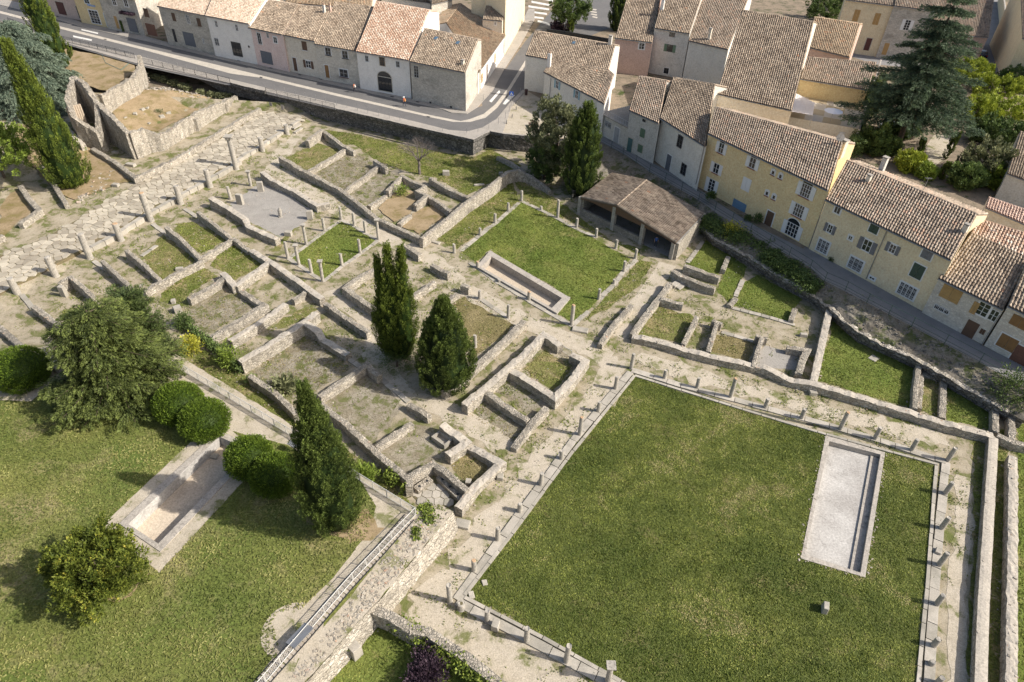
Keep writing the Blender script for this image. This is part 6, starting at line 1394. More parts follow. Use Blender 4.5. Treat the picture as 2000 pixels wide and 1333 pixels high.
# ================================================================ houses at the top right
hn = house('north_house', 'tall pale house with brown louvred shutters and quoined corners at the top', 'E 530,345 730,380', 'E 505,0 820,40 850,-120 540,-150', 'beige', 'red', back=4)
opening(hn, 'E 575,102', .95, 1.9, closed=True, shutter='ochre'); opening(hn, 'E 707,125', .95, 1.9, closed=True, shutter='ochre'); opening(hn, 'E 650,290', .9, 2.1, 'door', fill='red', surround='stone')
hn2 = house('north_house', 'stone house with a white shuttered window behind the cedar top', 'E 730,380 1000,420', 'E 820,40 1095,75 1150,-100 850,-120', 'stone', 'red', back=4)
opening(hn2, 'E 905,165', .9, 1.7, shutter='white'); opening(hn2, 'E 765,320', .8, 2.0, 'door', fill='ochre', surround='stone')
hn3 = house('north_house', 'salmon walled house with a reddish roof at the head of the lane', None, 'E 1050,215 1435,245 1470,0 1090,-30', 'salmon', 'red', zE=ZS+5.5, back=3)
hn4 = house('north_house', 'long beige building with dark narrow windows at the top right edge', 'E 1525,462 1560,480', 'E 1655,250 1900,330 1900,-150 1640,-150', 'beige', 'red', zE=ZS+8.5, back=2, over=.1)
hn5 = house('north_building', 'grey flat roofed building at the right edge beyond the shrubs', None, 'E 1555,1130 1900,1260 1990,960 1640,860', 'grey', 'brown', zE=ZS+4, slope=.04, back=0)
bw = ruin('garden_wall', 'tall cream garden wall along the lane at the top right', 'E 1530,-60,3 1545,60,3 1545,150,3 1520,230,3', .4, 0, cat='wall', zf=ZS, mats=[W['beige'], M['side']], rough=.02, hv=.01, base=0)
ruin('garden_wall', 'cream capped boundary wall between the tiled roof and the cedar garden', 'E 735,390,2.2 705,500,2.2 650,640,2.2 595,840,2.2', .35, 0, cat='wall', zf=ZS+1, mats=[W['cream'], M['side']], rough=.02, hv=.01, base=-1)

# ================================================================ trees and plants
def tree_root(name, base, label, cat='tree', group=None): return empty(name, base, label, cat, group)
def trunk(t, base, h, r0, r1=None, lean=(0, 0), name='trunk', mat='bark'):
    mb = MB(); P_ = [base+Vector((lean[0]*f, lean[1]*f, h*f))+Vector((random.uniform(-.05, .05), random.uniform(-.05, .05), 0))*(f > 0) for f in (0, .25, .5, .75, 1)]; r1 = r1 or r0*.35
    for i in range(4): mb.tube(P_[i], P_[i+1], r0+(r1-r0)*i/4, 8, r0+(r1-r0)*(i+1)/4, cap=False)
    return mb.build(name, M[mat], t)
def tufts_to_leaves(name, t, TP, TD, TL, TR, per, size, asp, mat, up_=0.0, droop=0, spread=.7):
    """each tuft: centre, axis, length, radius -> blades on its skin"""
    k = len(TP); idx = np.repeat(np.arange(k), per); n = len(idx); f = rng.random(n); th = rng.uniform(0, 2*pi, n)
    ax = TD/np.linalg.norm(TD, axis=1)[:, None]; ref = np.where(np.abs(ax[:, 2:3]) > .8, np.array([[1., 0, 0]]), np.array([[0, 0, 1.]])); x = np.cross(ax, ref); x /= np.linalg.norm(x, axis=1)[:, None]; y = np.cross(ax, x)
    rad = TR[idx]*np.sqrt(np.clip(1-(2*f-1)**2, 0.03, 1))*(rng.uniform(.55, 1.05, n)); out = x[idx]*np.cos(th)[:, None]+y[idx]*np.sin(th)[:, None]
    C_ = TP[idx]+ax[idx]*((f-.5)*TL[idx])[:, None]+out*rad[:, None]
    D_ = ax[idx]*1.0+out*spread+rng.normal(0, .28, (n, 3))+np.array([0, 0, up_-droop])
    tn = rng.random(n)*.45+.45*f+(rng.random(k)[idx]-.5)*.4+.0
    return leaves(name, C_, D_, size, asp, mat, t, tn)
def cypress(label, b, top, rad_px, lf='cyp', prof=(.25, .85, 1, .9, .6, .12), name='cypress_tree', z=None, nt=420, per=46, lean=0, size=.22, cat='cypress', rm=None, tip=1.0, core=True, spires=None):
    base = gp(*b) if z is None else onz(b[0], b[1], z); h = height(b, top, base)
    dist = (base-CP).length; r = rm or rad_px/1333*dist*1.0
    n0 = Vector((base.x, base.y, 0)); 
    # sideways lean measured from the photograph
    nrm = (base-CP); nrm.z = 0; nrm.normalize(); tp = onplane(top[0], top[1], base, nrm); lv = Vector((tp.x-base.x, tp.y-base.y, 0))*lean
    t = tree_root(name, base, label, cat); trunk(t, base, h*.8, r*.14, lean=(lv.x*.8, lv.y*.8))
    def R_(f): return np.interp(f, np.linspace(0, 1, len(prof)), prof)*r
    f = rng.random(nt)**.85; th = rng.uniform(0, 2*pi, nt); ridge = 1+.13*np.sin(th*5+f*7+b[0])+.08*np.sin(th*9-f*11)
    rr = R_(f)*ridge*rng.uniform(.84, .99, nt); C_ = np.stack([base.x+lv.x*f+np.cos(th)*rr, base.y+lv.y*f+np.sin(th)*rr, base.z+.1+f*h*.97], 1)
    D_ = np.stack([np.cos(th)*.38, np.sin(th)*.38, np.full(nt, 1.0)], 1); D_[f < .1, 2] = .5
    TL = np.full(nt, 1)*(.5+.055*h)*rng.uniform(.7, 1.3, nt); TR = (.13+.04*r)*np.ones(nt)*rng.uniform(.8, 1.3, nt)
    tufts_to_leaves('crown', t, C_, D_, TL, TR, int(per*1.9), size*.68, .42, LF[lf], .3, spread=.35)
    if core:  # added dark core, keeps light from passing through the crown
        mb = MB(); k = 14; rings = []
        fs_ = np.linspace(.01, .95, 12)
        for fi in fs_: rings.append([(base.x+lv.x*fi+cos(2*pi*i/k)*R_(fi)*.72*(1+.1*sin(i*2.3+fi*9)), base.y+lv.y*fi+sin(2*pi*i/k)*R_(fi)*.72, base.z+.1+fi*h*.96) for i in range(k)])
        vs = [v for q in rings for v in q]; fc = [(a*k+i, a*k+(i+1) % k, (a+1)*k+(i+1) % k, (a+1)*k+i) for a in range(11) for i in range(k)]; mb.add(vs, fc, .02); mb.t = [.02]*len(mb.f); mb.build('crown_light_block', LF[lf], t)
    return t, base, h, r
def bush(label, c, rad_px, lf='ball', z=None, name='clipped_bush', cat='bush', squash=.85, n=17000, size=.115, rough=.03, core=True, group=None, h0=None, lump=0, tuft=None):
    """c: photograph point of the visual centre; a domed bush resting on the ground"""
    zz = 0 if z is None else z
    g = onz(c[0], c[1], zz); dist = (g-CP).length; r = rad_px/1333*dist; hh = r*squash*1.0 if h0 is None else h0
    cc = onz(c[0], c[1], zz+hh*.75); base = Vector((cc.x, cc.y, zz)); t = tree_root(name, base, label, cat, group)
    v = rng.normal(0, 1, (n, 3)); v /= np.linalg.norm(v, axis=1)[:, None]; v = v[v[:, 2] > -.75]; n = len(v)
    lm = 1+lump*np.sin(v[:, 0]*5+c[0])*np.sin(v[:, 1]*6+c[1])*np.cos(v[:, 2]*5)+lump*.6*np.sin(v[:, 0]*11)*np.sin(v[:, 1]*13+1)
    sc = np.array([r, r, hh]); C_ = np.array([base.x, base.y, zz+hh*.8])+v*sc*(lm*rng.uniform(1-rough*3, 1+rough, n))[:, None]
    trunk(t, base, hh*.8, r*.08)
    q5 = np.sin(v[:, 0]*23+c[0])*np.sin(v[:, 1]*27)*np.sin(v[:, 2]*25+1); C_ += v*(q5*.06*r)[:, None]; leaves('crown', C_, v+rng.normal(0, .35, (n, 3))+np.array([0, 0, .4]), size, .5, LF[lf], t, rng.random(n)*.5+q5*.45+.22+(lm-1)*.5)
    if core:  # dark inner dome added to block light behind the leaves
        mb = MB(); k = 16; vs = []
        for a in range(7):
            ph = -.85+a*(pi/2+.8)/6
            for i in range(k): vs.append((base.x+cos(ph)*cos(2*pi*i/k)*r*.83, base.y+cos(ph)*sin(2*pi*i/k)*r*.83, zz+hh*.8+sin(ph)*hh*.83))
        mb.add(vs, [(a*k+i, a*k+(i+1) % k, (a+1)*k+(i+1) % k, (a+1)*k+i) for a in range(6) for i in range(k)], .05); mb.build('crown_light_block', LF[lf], t)
    return t
def broad(label, b, top, rx, lf='green', z=None, name='broadleaf_tree', nt=160, per=90, size=.2, flat=.5, cat='tree', center=None, hh=None, tr=.16, dirup=.5, limbs=8, tuft=(.9, .45), mat='bark', clear=.25):
    """irregular crown of leaf clumps on a trunk with limbs"""
    base = gp(*b) if z is None else onz(b[0], b[1], z); h = hh or height(b, top, base); r = rx/1333*(base-CP).length
    t = tree_root(name, base, label, cat); trunk(t, base, h*.6, tr, mat=mat); c0 = base+Vector((0, 0, h*(clear+(1-clear)/2)))
    hv = h*(1-clear)/2
    v = rng.normal(0, 1, (nt, 3)); v /= np.linalg.norm(v, axis=1)[:, None]; q = rng.uniform(.35, 1.0, nt)**.5
    lm = 1+.22*np.sin(v[:, 0]*4+b[0])*np.cos(v[:, 1]*5+b[1])+.12*np.sin(v[:, 2]*9)
    C_ = np.array(c0)+v*np.array([r, r, hv])*(q*lm)[:, None]; D_ = v*.6+np.array([0, 0, dirup])+rng.normal(0, .3, (nt, 3))
    tufts_to_leaves('crown', t, C_, D_, np.full(nt, tuft[0])*rng.uniform(.7, 1.4, nt), np.full(nt, tuft[1])*rng.uniform(.7, 1.3, nt), per, size, .6, LF[lf], .2)
    mb = MB()
    for i in range(limbs):
        e = Vector(C_[i].tolist()); s_ = base+Vector((0, 0, h*random.uniform(.2, .5))); m_ = s_.lerp(e, .5)+Vector((0, 0, .3)); mb.tube(s_, m_, tr*.5, 6, tr*.3, cap=False); mb.tube(m_, e, tr*.3, 5, tr*.1, cap=False)
    mb.build('limbs', M[mat], t)['kind'] = 'stuff'
    return t
def cedar(label, b, top, rx, lf='cedar', z=None, name='cedar_tree', tiers=14, per_t=11, per=70, size=.22, droop=.35, hh=None, clear=.12, tr=.4, cat='cedar', width=.55, shape=1.0, tl=1.0):
    base = gp(*b) if z is None else onz(b[0], b[1], z); h = hh or height(b, top, base); r = rx/1333*(base-CP).length
    t = tree_root(name, base, label, cat); trunk(t, base, h*.97, tr, .05); TP = []; TD = []; TL = []; TR = []; mb = MB()
    for k in range(tiers):
        f = clear+(1-clear)*k/tiers; R_ = r*(1-(k/tiers)**1.25*shape)*random.uniform(.8, 1.1)
        n_ = max(4, int(per_t*(1-.5*k/tiers)))
        for i in range(n_):
            a = 2*pi*i/n_+k*1.7+random.uniform(-.3, .3); d = Vector((cos(a), sin(a), 0)); RR = R_*random.uniform(.65, 1.1); z0 = base.z+f*h+random.uniform(-.3, .3)
            s_ = Vector((base.x, base.y, z0)); e = s_+d*RR+Vector((0, 0, -droop*RR*.35)); mb.tube(s_, e, tr*.16, 4, .02, cap=False)
            m_ = max(3, int(RR/.75))
            for j in range(m_):
                g = (j+.6)/m_; c = s_.lerp(e, g); side = Vector((-d.y, d.x, 0)); sp_ = width*RR*.45*(1-g*.6)
                for sd_ in (-1, 0, 1):
                    TP.append(tuple(c+side*sd_*sp_*random.uniform(.5, 1.1)+Vector((0, 0, random.uniform(-.25, .2))))); dv = d+side*sd_*.8+Vector((0, 0, -droop*g)); TD.append(tuple(dv)); TL.append(random.uniform(.9, 1.7)*tl); TR.append(random.uniform(.18, .34)*tl)
    mb.build('branches', M['bark'], t)['kind'] = 'stuff'
    tufts_to_leaves('foliage', t, np.array(TP), np.array(TD), np.array(TL), np.array(TR), per, size, .27, LF[lf], 0, droop*.3, .55)
    return t
# conifers of the site
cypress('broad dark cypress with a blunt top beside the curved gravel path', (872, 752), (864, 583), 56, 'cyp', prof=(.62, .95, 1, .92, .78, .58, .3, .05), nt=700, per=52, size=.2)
tc = (780, 700)
for b, tp, r_, pf, lb in (((762, 692), (735, 500), 21, (.4, .9, 1, 1, .95, .7, .4, .25, .18, .05), 'left short spire of the three pointed cypress clump'), ((774, 698), (754, 476), 23, (.35, .85, 1, 1, 1, .95, .6, .35, .22, .05), 'middle tallest spire of the three pointed cypress clump'), ((790, 700), (782, 482), 23, (.35, .85, 1, 1, 1, .9, .6, .4, .24, .05), 'right spire of the three pointed cypress clump')):
    cypress(lb, b, tp, r_, 'cyp2', prof=pf, nt=420, per=44, size=.17, lean=1)
bush('leafy undergrowth round the foot of the three pointed cypress', (775, 706), 34, 'green', name='undergrowth', cat='shrub', squash=.5, n=2500, rough=.15, lump=.3, core=False)
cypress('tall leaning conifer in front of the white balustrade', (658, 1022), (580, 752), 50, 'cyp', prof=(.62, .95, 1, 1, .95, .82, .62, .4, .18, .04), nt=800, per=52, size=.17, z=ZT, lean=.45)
cypress('tall cypress leaning over the earth slope left of the hall ruin', (143, 362), (2, 75), 31, 'cyp2', prof=(.65, 1, 1, .92, .78, .62, .48, .36, .25, .08), nt=800, per=40, size=.24, lean=.75)
cypress('dense columnar cypress beside the open shed', (1132, 380), (1150, 200), 33, 'cyp', prof=(.55, .95, 1, 1, .95, .85, .7, .45, .12), nt=520, per=46, size=.24)
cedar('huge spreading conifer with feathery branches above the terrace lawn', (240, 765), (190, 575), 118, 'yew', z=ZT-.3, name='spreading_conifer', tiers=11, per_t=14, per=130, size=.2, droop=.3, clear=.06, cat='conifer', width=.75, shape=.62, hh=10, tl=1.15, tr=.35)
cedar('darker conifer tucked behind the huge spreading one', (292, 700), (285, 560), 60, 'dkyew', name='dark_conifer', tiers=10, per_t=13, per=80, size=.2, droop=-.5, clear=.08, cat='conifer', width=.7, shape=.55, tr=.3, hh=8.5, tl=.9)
bush('clipped round bush half in shade on the terrace path', (41, 724), 40, 'ball', ZT-.2)
bush('left of the two clipped bushes above the terrace basin', (349, 790), 41, 'ball', ZT)
bush('right of the two clipped bushes above the terrace basin', (400, 822), 41, 'ball', ZT, rough=.06, lump=.05)
bush('bright rounded bush on the right rim of the terrace basin', (487, 895), 41, 'ball', ZT, rough=.07, lump=.06)
bush('shaded rounded bush beside the leaning conifer', (536, 928), 42, 'ball', ZT, rough=.07, lump=.06)
broad('low spreading citrus like tree with yellowish leaves on the terrace lawn', (212, 1150), (205, 1050), 70, 'orange', z=ZT, nt=300, per=110, size=.15, hh=5.0, clear=.12, tuft=(.8, .42), tr=.2)
cedar('blue grey weeping cedar at the top left corner', (70, 205), (20, -40), 88, 'cedar', z=2.2, tiers=13, per_t=13, per=80, size=.28, droop=.9, clear=.08, shape=.5, hh=14, tl=1.3)
cypress('bright green cypress behind the weeping cedar', (118, 130), (35, -60), 20, 'cyp2', prof=(.9, 1, 1, .9, .8, .6, .3), nt=260, per=44, size=.28, z=ZS, lean=.6)
broad('bright green pine at the left edge above the side walls', (8, 345), (8, 225), 62, 'pine', nt=170, per=100, size=.24, hh=7.5, tuft=(1.3, .6), tr=.2)
broad('grey green evergreen oak beside the columnar cypress', (1085, 345), (1090, 200), 52, 'olive', nt=260, per=90, size=.26, clear=.05, tuft=(1.1, .6), tr=.3)
broad('lower skirt of the evergreen oak by the retaining wall', (1062, 350), (1062, 280), 32, 'green', nt=90, per=90, size=.24, clear=.0, tuft=(1, .5), name='shrub', cat='shrub')
ctr = cedar('huge blue green cedar towering in the back garden', (1752, 285), (1850, -60), 98, 'dkcedar', z=ZS, tiers=12, per_t=10, per=80, size=.28, droop=.2, clear=.2, shape=.78, tl=1.3, tr=.5, width=.6)
# hedges and shrubs of the town gardens
GS = [((1890, 165), (1895, 120), 40, 'lime', 'bright lime bamboo clump left one below the lane'), ((1935, 190), (1940, 140), 42, 'lime', 'bright lime bamboo clump in the middle below the lane'), ((1985, 180), (1990, 130), 38, 'green', 'green shrub at the right edge below the lane'),
      ((1900, 235), (1905, 190), 36, 'lime', 'lime bamboo clump right of the cedar'), ((1950, 230), (1955, 190), 38, 'lime', 'lime bamboo clump by the right edge, in full sun'), ((1975, 285), (1980, 235), 44, 'green', 'dark shrub mass in shade at the right edge'), ((1930, 280), (1935, 235), 40, 'green', 'dark shrub mass in the shade under the bamboo'),
      ((1912, 345), (1915, 270), 36, 'olive', 'pale leafed laurel tree above the alley roofs'), ((1945, 365), (1950, 325), 28, 'pine', 'bright green round shrub with red tinged tips beside the laurel'), ((1880, 365), (1885, 320), 26, 'green', 'dark green shrub left of the pale laurel'),
      ((1700, 300), (1705, 245), 24, 'green', 'green shrub between the patio wall and the cedar'), ((1732, 300), (1738, 270), 16, 'green', 'small shrub below the cedar trunk'), ((1775, 330), (1780, 300), 22, 'lime', 'yellow green shrub peeping over the long roof'), ((1700, 215), (1705, 150), 22, 'green', 'dark laurel behind the patio wall'), ((1805, 345), (1808, 325), 14, 'pine', 'small green shrub over the long roof right of the yellow green one'),
      ((1760, 265), (1765, 235), 26, 'green', 'dark shrub at the foot of the cedar'), ((1600, 40), (1605, -10), 28, 'green', 'dark green tree between the roofs at the top'), ((1640, 20), (1645, -20), 24, 'green', 'second dark tree between the roofs at the top')]
for b, tp, r_, lf, lb in GS: broad(lb, b, tp, r_, lf, z=ZS, nt=90, per=70, size=.32, clear=0, tuft=(1.2, .6), tr=.12, limbs=4, name='garden_shrub', cat='shrub')
for b, tp, lb in (((1790, 315), (1805, 270), 'slim trimmed cypress left of the gravel drive'), ((1845, 310), (1873, 258), 'slim trimmed cypress right of the gravel drive'), ((1835, 350), (1855, 318), 'slim trimmed cypress in shade at the end of the drive')): cypress(lb, b, tp, 5, 'cyp', prof=(.9, 1, 1, .9, .5), nt=70, per=40, size=.22, z=ZS, core=False, lean=1)
hg = empty('boundary_hedge', onz(1685, 260, ZS), 'narrow ivy hedge down the right side of the patio wall', 'hedge')
for s in ('E 600,850', 'E 585,900', 'E 570,950', 'E 655,640', 'E 640,690', 'E 625,760'): fol_box(onz(*parse(s)[0][:2], ZS+1.6), (1, 0, 0), (0, 1.6, 0), (0, 0, 1.4), 1100, 'foliage', 'green', hg, .26)
# crossroads planting
broad('dark pine by the crossroads at the top', (1110, 60), (1120, -15), 34, 'green', z=ZS, nt=150, per=70, size=.32, tuft=(1.2, .6))
broad('purple leafed shrub beside the crossroads pine', (1100, 62), (1100, 35), 20, 'plum', z=ZS, nt=60, per=70, size=.26, clear=0, name='shrub', cat='shrub')
cypress('tiny cypress between the shrubs by the crossroads', (1113, 68), (1112, 36), 6, 'cyp2', nt=80, per=40, size=.22, z=ZS, core=False)
cypress('dark columnar cypress against the salmon house', (1207, 60), (1215, -30), 18, 'cyp', prof=(.8, 1, 1, .95, .8, .3), nt=200, per=50, size=.28, z=ZS)
ruin('garden_wall', 'dark screen wall in front of the crossroads shrubs', 'C 560,190,1.2 680,205,1.2 980,255,1.4', .3, 0, cat='wall', zf=ZS, mats=[M['iron'], M['iron']], rough=.01, hv=.01, base=0)
bush('blue flower barrel by the zebra crossing', (1085, 52), 6, 'plum', ZS, name='planter', n=400)
# shrubs of the ruins
bush('yellow leafed shrub in front of the rubble bank', (371, 675), 17, 'yellow', 0, name='shrub', cat='shrub', n=1600, size=.18, rough=.2, lump=.25, core=False, squash=1.1)
bush('green trailing shrub on the corner above the yellow shrub', (357, 628), 16, 'green', 0, name='shrub', cat='shrub', n=1500, size=.18, rough=.2, lump=.25, core=False)
bush('feathery yellow green shrub at the wall end above the balustrade', (446, 700), 17, 'pine', 0, name='shrub', cat='shrub', n=1300, size=.2, rough=.25, lump=.3, core=False, squash=1.6)
bush('bright green shrub behind the leaning conifer', (706, 930), 24, 'pine', 0.8, name='shrub', cat='shrub', n=2200, size=.2, rough=.2, lump=.25, core=False)
bush('bright yellow green bush at the end of the ivy hedge', (1431, 460), 21, 'yellow', .3, name='shrub', cat='shrub', n=2200, size=.2, rough=.2, lump=.2, core=False, squash=1.1)
bush('olive green bush growing on the stony bank', (1688, 600), 19, 'olive', .6, name='shrub', cat='shrub', n=1700, size=.2, rough=.2, lump=.25, core=False)
bush('dark bush at the right edge of the bank', (1985, 765), 34, 'green', .8, name='shrub', cat='shrub', n=3500, size=.2, rough=.2, lump=.3, core=False)
bush('small weed tuft inside the hall ruin', (311, 222), 8, 'olive', 0.5, name='shrub', cat='shrub', n=500, size=.2, rough=.2, core=False)
bush('green weed bush in the jagged little rooms', (785, 373), 12, 'pine', 0, name='shrub', cat='shrub', n=900, size=.17, rough=.2, lump=.3, core=False)
bush('tall dry reeds in the large room', (553, 755), 22, 'olive', 0, name='reeds', cat='shrub', n=900, size=.4, rough=.3, lump=.3, core=False, squash=.7)
bush('wisteria like potted plant beside the ochre house door', (1389, 383), 9, 'green', ZS+.6, name='potted_plant', cat='plant', n=900, size=.18, rough=.2, core=False)
bush('potted shrub left of the dark door of the ochre house', (1461, 427), 7, 'green', ZS, name='potted_plant', cat='plant', n=600, size=.16, rough=.2, core=False)
bush('taller potted shrub right beside the dark door of the ochre house', (1480, 428), 8, 'green', ZS, name='potted_plant', cat='plant', n=600, size=.16, rough=.2, core=False, squash=1.3)
bush('small plant at the foot of the beige house', (1626, 506), 6, 'green', ZS, name='potted_plant', cat='plant', n=400, size=.16, rough=.2, core=False)
bush('dry shrub at the foot of the pale corner house', (1063, 200), 8, 'olive', ZS, name='shrub', cat='shrub', n=500, size=.18, rough=.2, core=False)
for i, (x, y, r_) in enumerate(((841, 1310, 30), (835, 1285, 18), (818, 1330, 24))): bush(['large', 'small upper', 'lower left'][i]+' purple leafed shrub mass below the ivy wall', (x, y), r_, 'plum', .2, name='plum_shrub', cat='shrub', n=2600, size=.16, rough=.25, lump=.35, core=False)
def ivy(label, s, z, w_, hh, dens=260, lf='ivy', size=.16, name='ivy'):
    ws = [onz(*p[:2], z) for p in parse(s)]; t = empty(name, ws[0], label, 'ivy'); C_ = []
    for i in range(len(ws)-1):
        a, b = ws[i], ws[i+1]; L = (b-a).length; d = (b-a).normalized(); n = Vector((-d.y, d.x, 0))
        for _ in range(int(L*dens)):
            f = random.random(); q = a.lerp(b, f); nz = noise.noise(Vector((q.x*.7, q.y*.7, 5)))
            if nz < (-.25 if name == 'ivy' else -.7): continue
            C_.append(tuple(q+n*random.gauss(0, .35)*w_+Vector((0, 0, random.uniform(-hh, .12+nz*.3)))))
    C_ = np.array(C_); leaves('foliage', C_, rng.normal(0, 1, (len(C_), 3))+np.array([0, 0, .3]), size, .8, LF[lf], t)
ivy('thick ivy hanging over the wall at the bottom of the site', 'S 60,850 200,930 330,1010 450,1120 560,1180 680,1270 820,1400', 1.5, .9, 1.3, 420)
ivy('dark ivy hedge along the alley below the ochre house', 'G 920,300 1100,400 1300,470 1500,620 F 0,520 180,640 350,760', 2.6, 2.2, 1.2, 1000, 'green', .18, 'ivy_hedge')
ivy('ivy creeping over the wall beside the latrine', 'O 740,30 830,90 900,150', 1.2, .8, 1.0, 300)
ivy('bright creeper on top of the terrace wall end', 'O 990,260 1040,330 1060,380', ZT+.1, 1.1, .4, 500)
ivy('creeper tuft on the terrace wall top', 'O 960,400 970,480', ZT+.1, .6, .2, 250)
ivy('green plants growing along the street wall foot above the hall ruin', 'A 940,470 1100,520 1300,590 1500,620', .9, 1.0, .8, 330, 'olive', .22)
ivy('ivy on the dark wall between rubble and rooms left of the feathery shrub', 'M 200,420 300,500 420,600 560,720 620,790', 1.0, .8, .9, 280, 'green')
ivy('weeds at the buttress foot of the lower terrace wall', 'O 480,1160 500,1110 600,860 680,880', 1.6, .6, .6, 200)
# bare tree
bt0 = gp(*parse('K 232,302')[0][:2]); t = tree_root('bare_tree', bt0, 'leafless grey tree on the slope below the street wall', 'tree'); trunk(t, bt0, 2.2, .22, .16, mat='bare'); mb = MB()
def twig(p, d, L, r, k):
    e = p+d*L; mb.tube(p, e, r, 5 if k < 3 else 3, r*.6, cap=False)
    if k >= 5: return
    for _ in range(3 if k < 3 else 2): twig(e, (d+Vector((random.gauss(0, .45), random.gauss(0, .45), random.gauss(.08, .25)))).normalized(), L*random.uniform(.6, .85), r*.55, k+1)
for i in range(7): a = i*.9; twig(bt0+Vector((0, 0, 2.1)), Vector((cos(a)*.6, sin(a)*.6, .8)).normalized(), 1.3, .1, 0)
mb.build('branches', M['bare'], t)['kind'] = 'stuff'

# ================================================================ grass and weeds
def grass(name, key, dens, size, lf, wob=.35, thr_=None, ragged=0):
    Cs = []
    for poly, z in POLY.get(key, []):
        xs = [p[0] for p in poly]; ys = [p[1] for p in poly]; x0, x1, y0, y1 = max(min(xs), -75)-ragged, min(max(xs), 75)+ragged, max(min(ys), 10)-ragged, max(ys)+ragged
        n = int((x1-x0)*(y1-y0)*dens); X = rng.uniform(x0, x1, n); Y = rng.uniform(y0, y1, n)
        ok = inside(X, Y, poly)
        for h in HOLES: ok &= ~inside(X, Y, h)
        X, Y = X[ok], Y[ok]
        Z = np.full(len(X), z+.08) if z is not None else np.array([T(float(a), float(b)) for a, b in zip(X, Y)])+.06
        Cs.append(np.stack([X, Y, Z], 1))
    C_ = np.concatenate(Cs); n = len(C_)
    big = np.array([noise.noise(Vector((float(a)*.22, float(b)*.22, 2))) for a, b in zip(C_[:, 0], C_[:, 1])]) if n < 60000 else (np.sin(C_[:, 0]*.31+np.sin(C_[:, 1]*.23)*2)*np.sin(C_[:, 1]*.37+1+np.sin(C_[:, 0]*.19)*1.5)*.38+np.sin(C_[:, 0]*1.1+np.sin(C_[:, 1]*.9)*2)*np.sin(C_[:, 1]*1.3+np.sin(C_[:, 0]*.8)*2)*.22+np.sin(C_[:, 0]*2.9+np.sin(C_[:, 1]*2.1)*2)*np.sin(C_[:, 1]*3.3+np.sin(C_[:, 0]*2.3)*2)*.16)
    D_ = rng.normal(0, 1, (n, 3))*np.array([1, 1, .25])+np.array([0, 0, .25]); C_[:, 2] += size*.1-.03
    leaves(name, C_, D_, size, .45, LF[lf], None, rng.random(n)*.38+big*.95+.34)
grass('meadow_grass', 'mead', 190, .115, 'mead', .5)
grass('lawn_grass', 'lawn', 60, .15, 'grass')
grass('mixed_grass', 'rlawn', 45, .17, 'grass')
grass('dry_grass', 'dry', 22, .15, 'drygrass')
# terrace lawn without its paths
_tp = POLY['terr'][0][0]; _ex = [[(lambda q: (q.x, q.y))(onz(*p[:2], ZT)) for p in parse(s)] for s in ('X 310,689 345,692 582,838 701,928 815,994 886,1000 741,1172 600,1333 560,1500 480,1500 545,1262 532,1220 545,1195 590,1190 650,1130 720,1040 735,990 700,930 640,915 560,870 480,850 429,835 330,770 250,740', 'X 0,752 170,700 145,715 60,785 0,782 -100,780 -100,750', 'X 199,1027 400,838 440,830 520,900 468,948 311,1119')]
_h = HOLES[:]; HOLES.extend(_ex); grass('terrace_grass', 'terr', 55, .17, 'tgrass'); HOLES[:] = _h
# weeds in clumps on the gravel, seated by noise
n = 420000; X = rng.uniform(-62, 50, n); Y = rng.uniform(18, 104, n)
F1 = np.sin(X*1.1+2*np.sin(Y*.7))*np.sin(Y*1.3+2*np.sin(X*.5+1))+.6*np.sin(X*3.1+Y*1.7)*np.sin(Y*2.9-X*1.3)+.5*np.sin(X*.21+1)*np.sin(Y*.17)+rng.normal(0, .28, n)
ok = F1 > .62
X, Y = X[ok], Y[ok]; tl_ = np.array([T(float(a), float(b)) for a, b in zip(X, Y)]); px = np.array([proj(Vector((float(a), float(b), float(c)))) for a, b, c in zip(X, Y, tl_)])
ok = (px[:, 0] > -20) & (px[:, 0] < 2020) & (px[:, 1] < 1350) & (tl_ < .7) & ~((tl_ > .3) & (rng.random(len(X)) < .75))
for q in (st_poly, HOLES[0], HOLES[1], [(p.x, p.y) for p in tw]): ok &= ~(inside(X, Y, q) & (rng.random(len(X)) < 1.1))
ok &= ~inside(X, Y, pout)
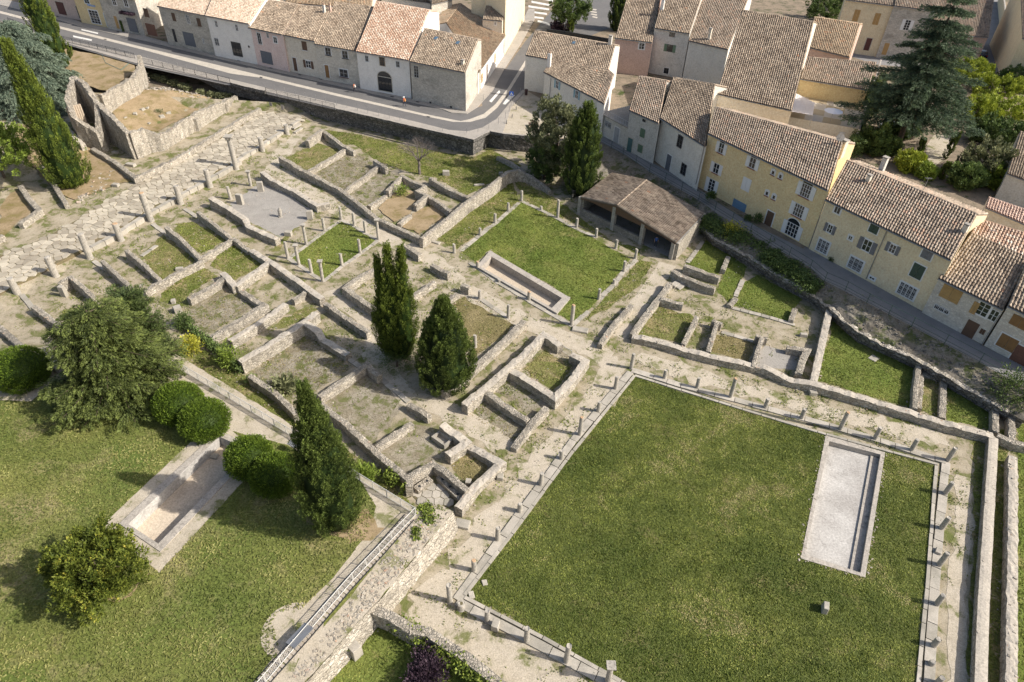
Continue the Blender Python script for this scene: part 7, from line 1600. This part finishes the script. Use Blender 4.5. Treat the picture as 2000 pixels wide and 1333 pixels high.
for s in ('J 330,500 500,380 620,375 890,555 780,640 660,710 430,600', 'G 740,600 600,590 640,640 320,1090 440,1080 700,720'): ok &= ~inside(X, Y, [(lambda q: (q.x, q.y))(gp(*p[:2])) for p in parse(s)])
X, Y, tl_ = X[ok], Y[ok], tl_[ok]; C_ = np.stack([X, Y, tl_+.06], 1)
leaves('gravel_weeds', C_, rng.normal(0, .5, (len(X), 3))+np.array([0, 0, .5]), .15, .5, LF['grass'])
print('weeds', len(X))

# roof clutter
for i, (H_, s_, lb) in enumerate(((h4a, 'E 455,940', ''), (hr1, 'D 400,20', ''), (h6a, 'F 1420,480', ''), (h5a, 'F 1010,140', ''), (h7, 'B 780,60', ''))):
    x, y = parse(s_)[0][:2]; N = (H_.eR-H_.eL).cross(H_.rL-H_.eL).normalized(); N = N if N.z > 0 else -N; p = onplane(x, y, H_.eL, N); mb = MB(); mb.tube(p, p+Vector((0, 0, 1.6)), .025, 5)
    for k in range(4): mb.tube(p+Vector((-.4, .1*k-.2, 1.55)), p+Vector((.4, .1*k-.2, 1.55)), .012, 4)
    o = mb.build('antenna', M['grey_metal'], H_.t)
x, y = parse('E 458,935')[0][:2]; N = (h4a.eR-h4a.eL).cross(h4a.rL-h4a.eL).normalized(); p = onplane(x, y, h4a.eL, N if N.z > 0 else -N)+Vector((0, 0, .8)); mb = MB(); dn = Vector((-.3, -.8, .5)).normalized(); mb.tube(p, p+dn*.12, .15, 14, .5); mb.build('satellite_dish', M['side'], h4a.t)

mb = MB(); k = 0
while k < 1500:
    x, y = random.uniform(-50, 30), random.uniform(38, 98)
    if noise.noise(Vector((x*.25, y*.25, 8))) < .05: continue
    k += 1
    if T(x, y) > .3 or any(inside(np.array([x]), np.array([y]), q)[0] for q in (HOLES[0], HOLES[1], POLY['mead'][0][0], POLY['lawn'][0][0], [(p.x, p.y) for p in tw], pout)): continue
    mb.rock((x, y, .02), random.uniform(.04, .12), flat=.5)
tag(mb.build('small_stones', M['rubble']), kind='stuff')
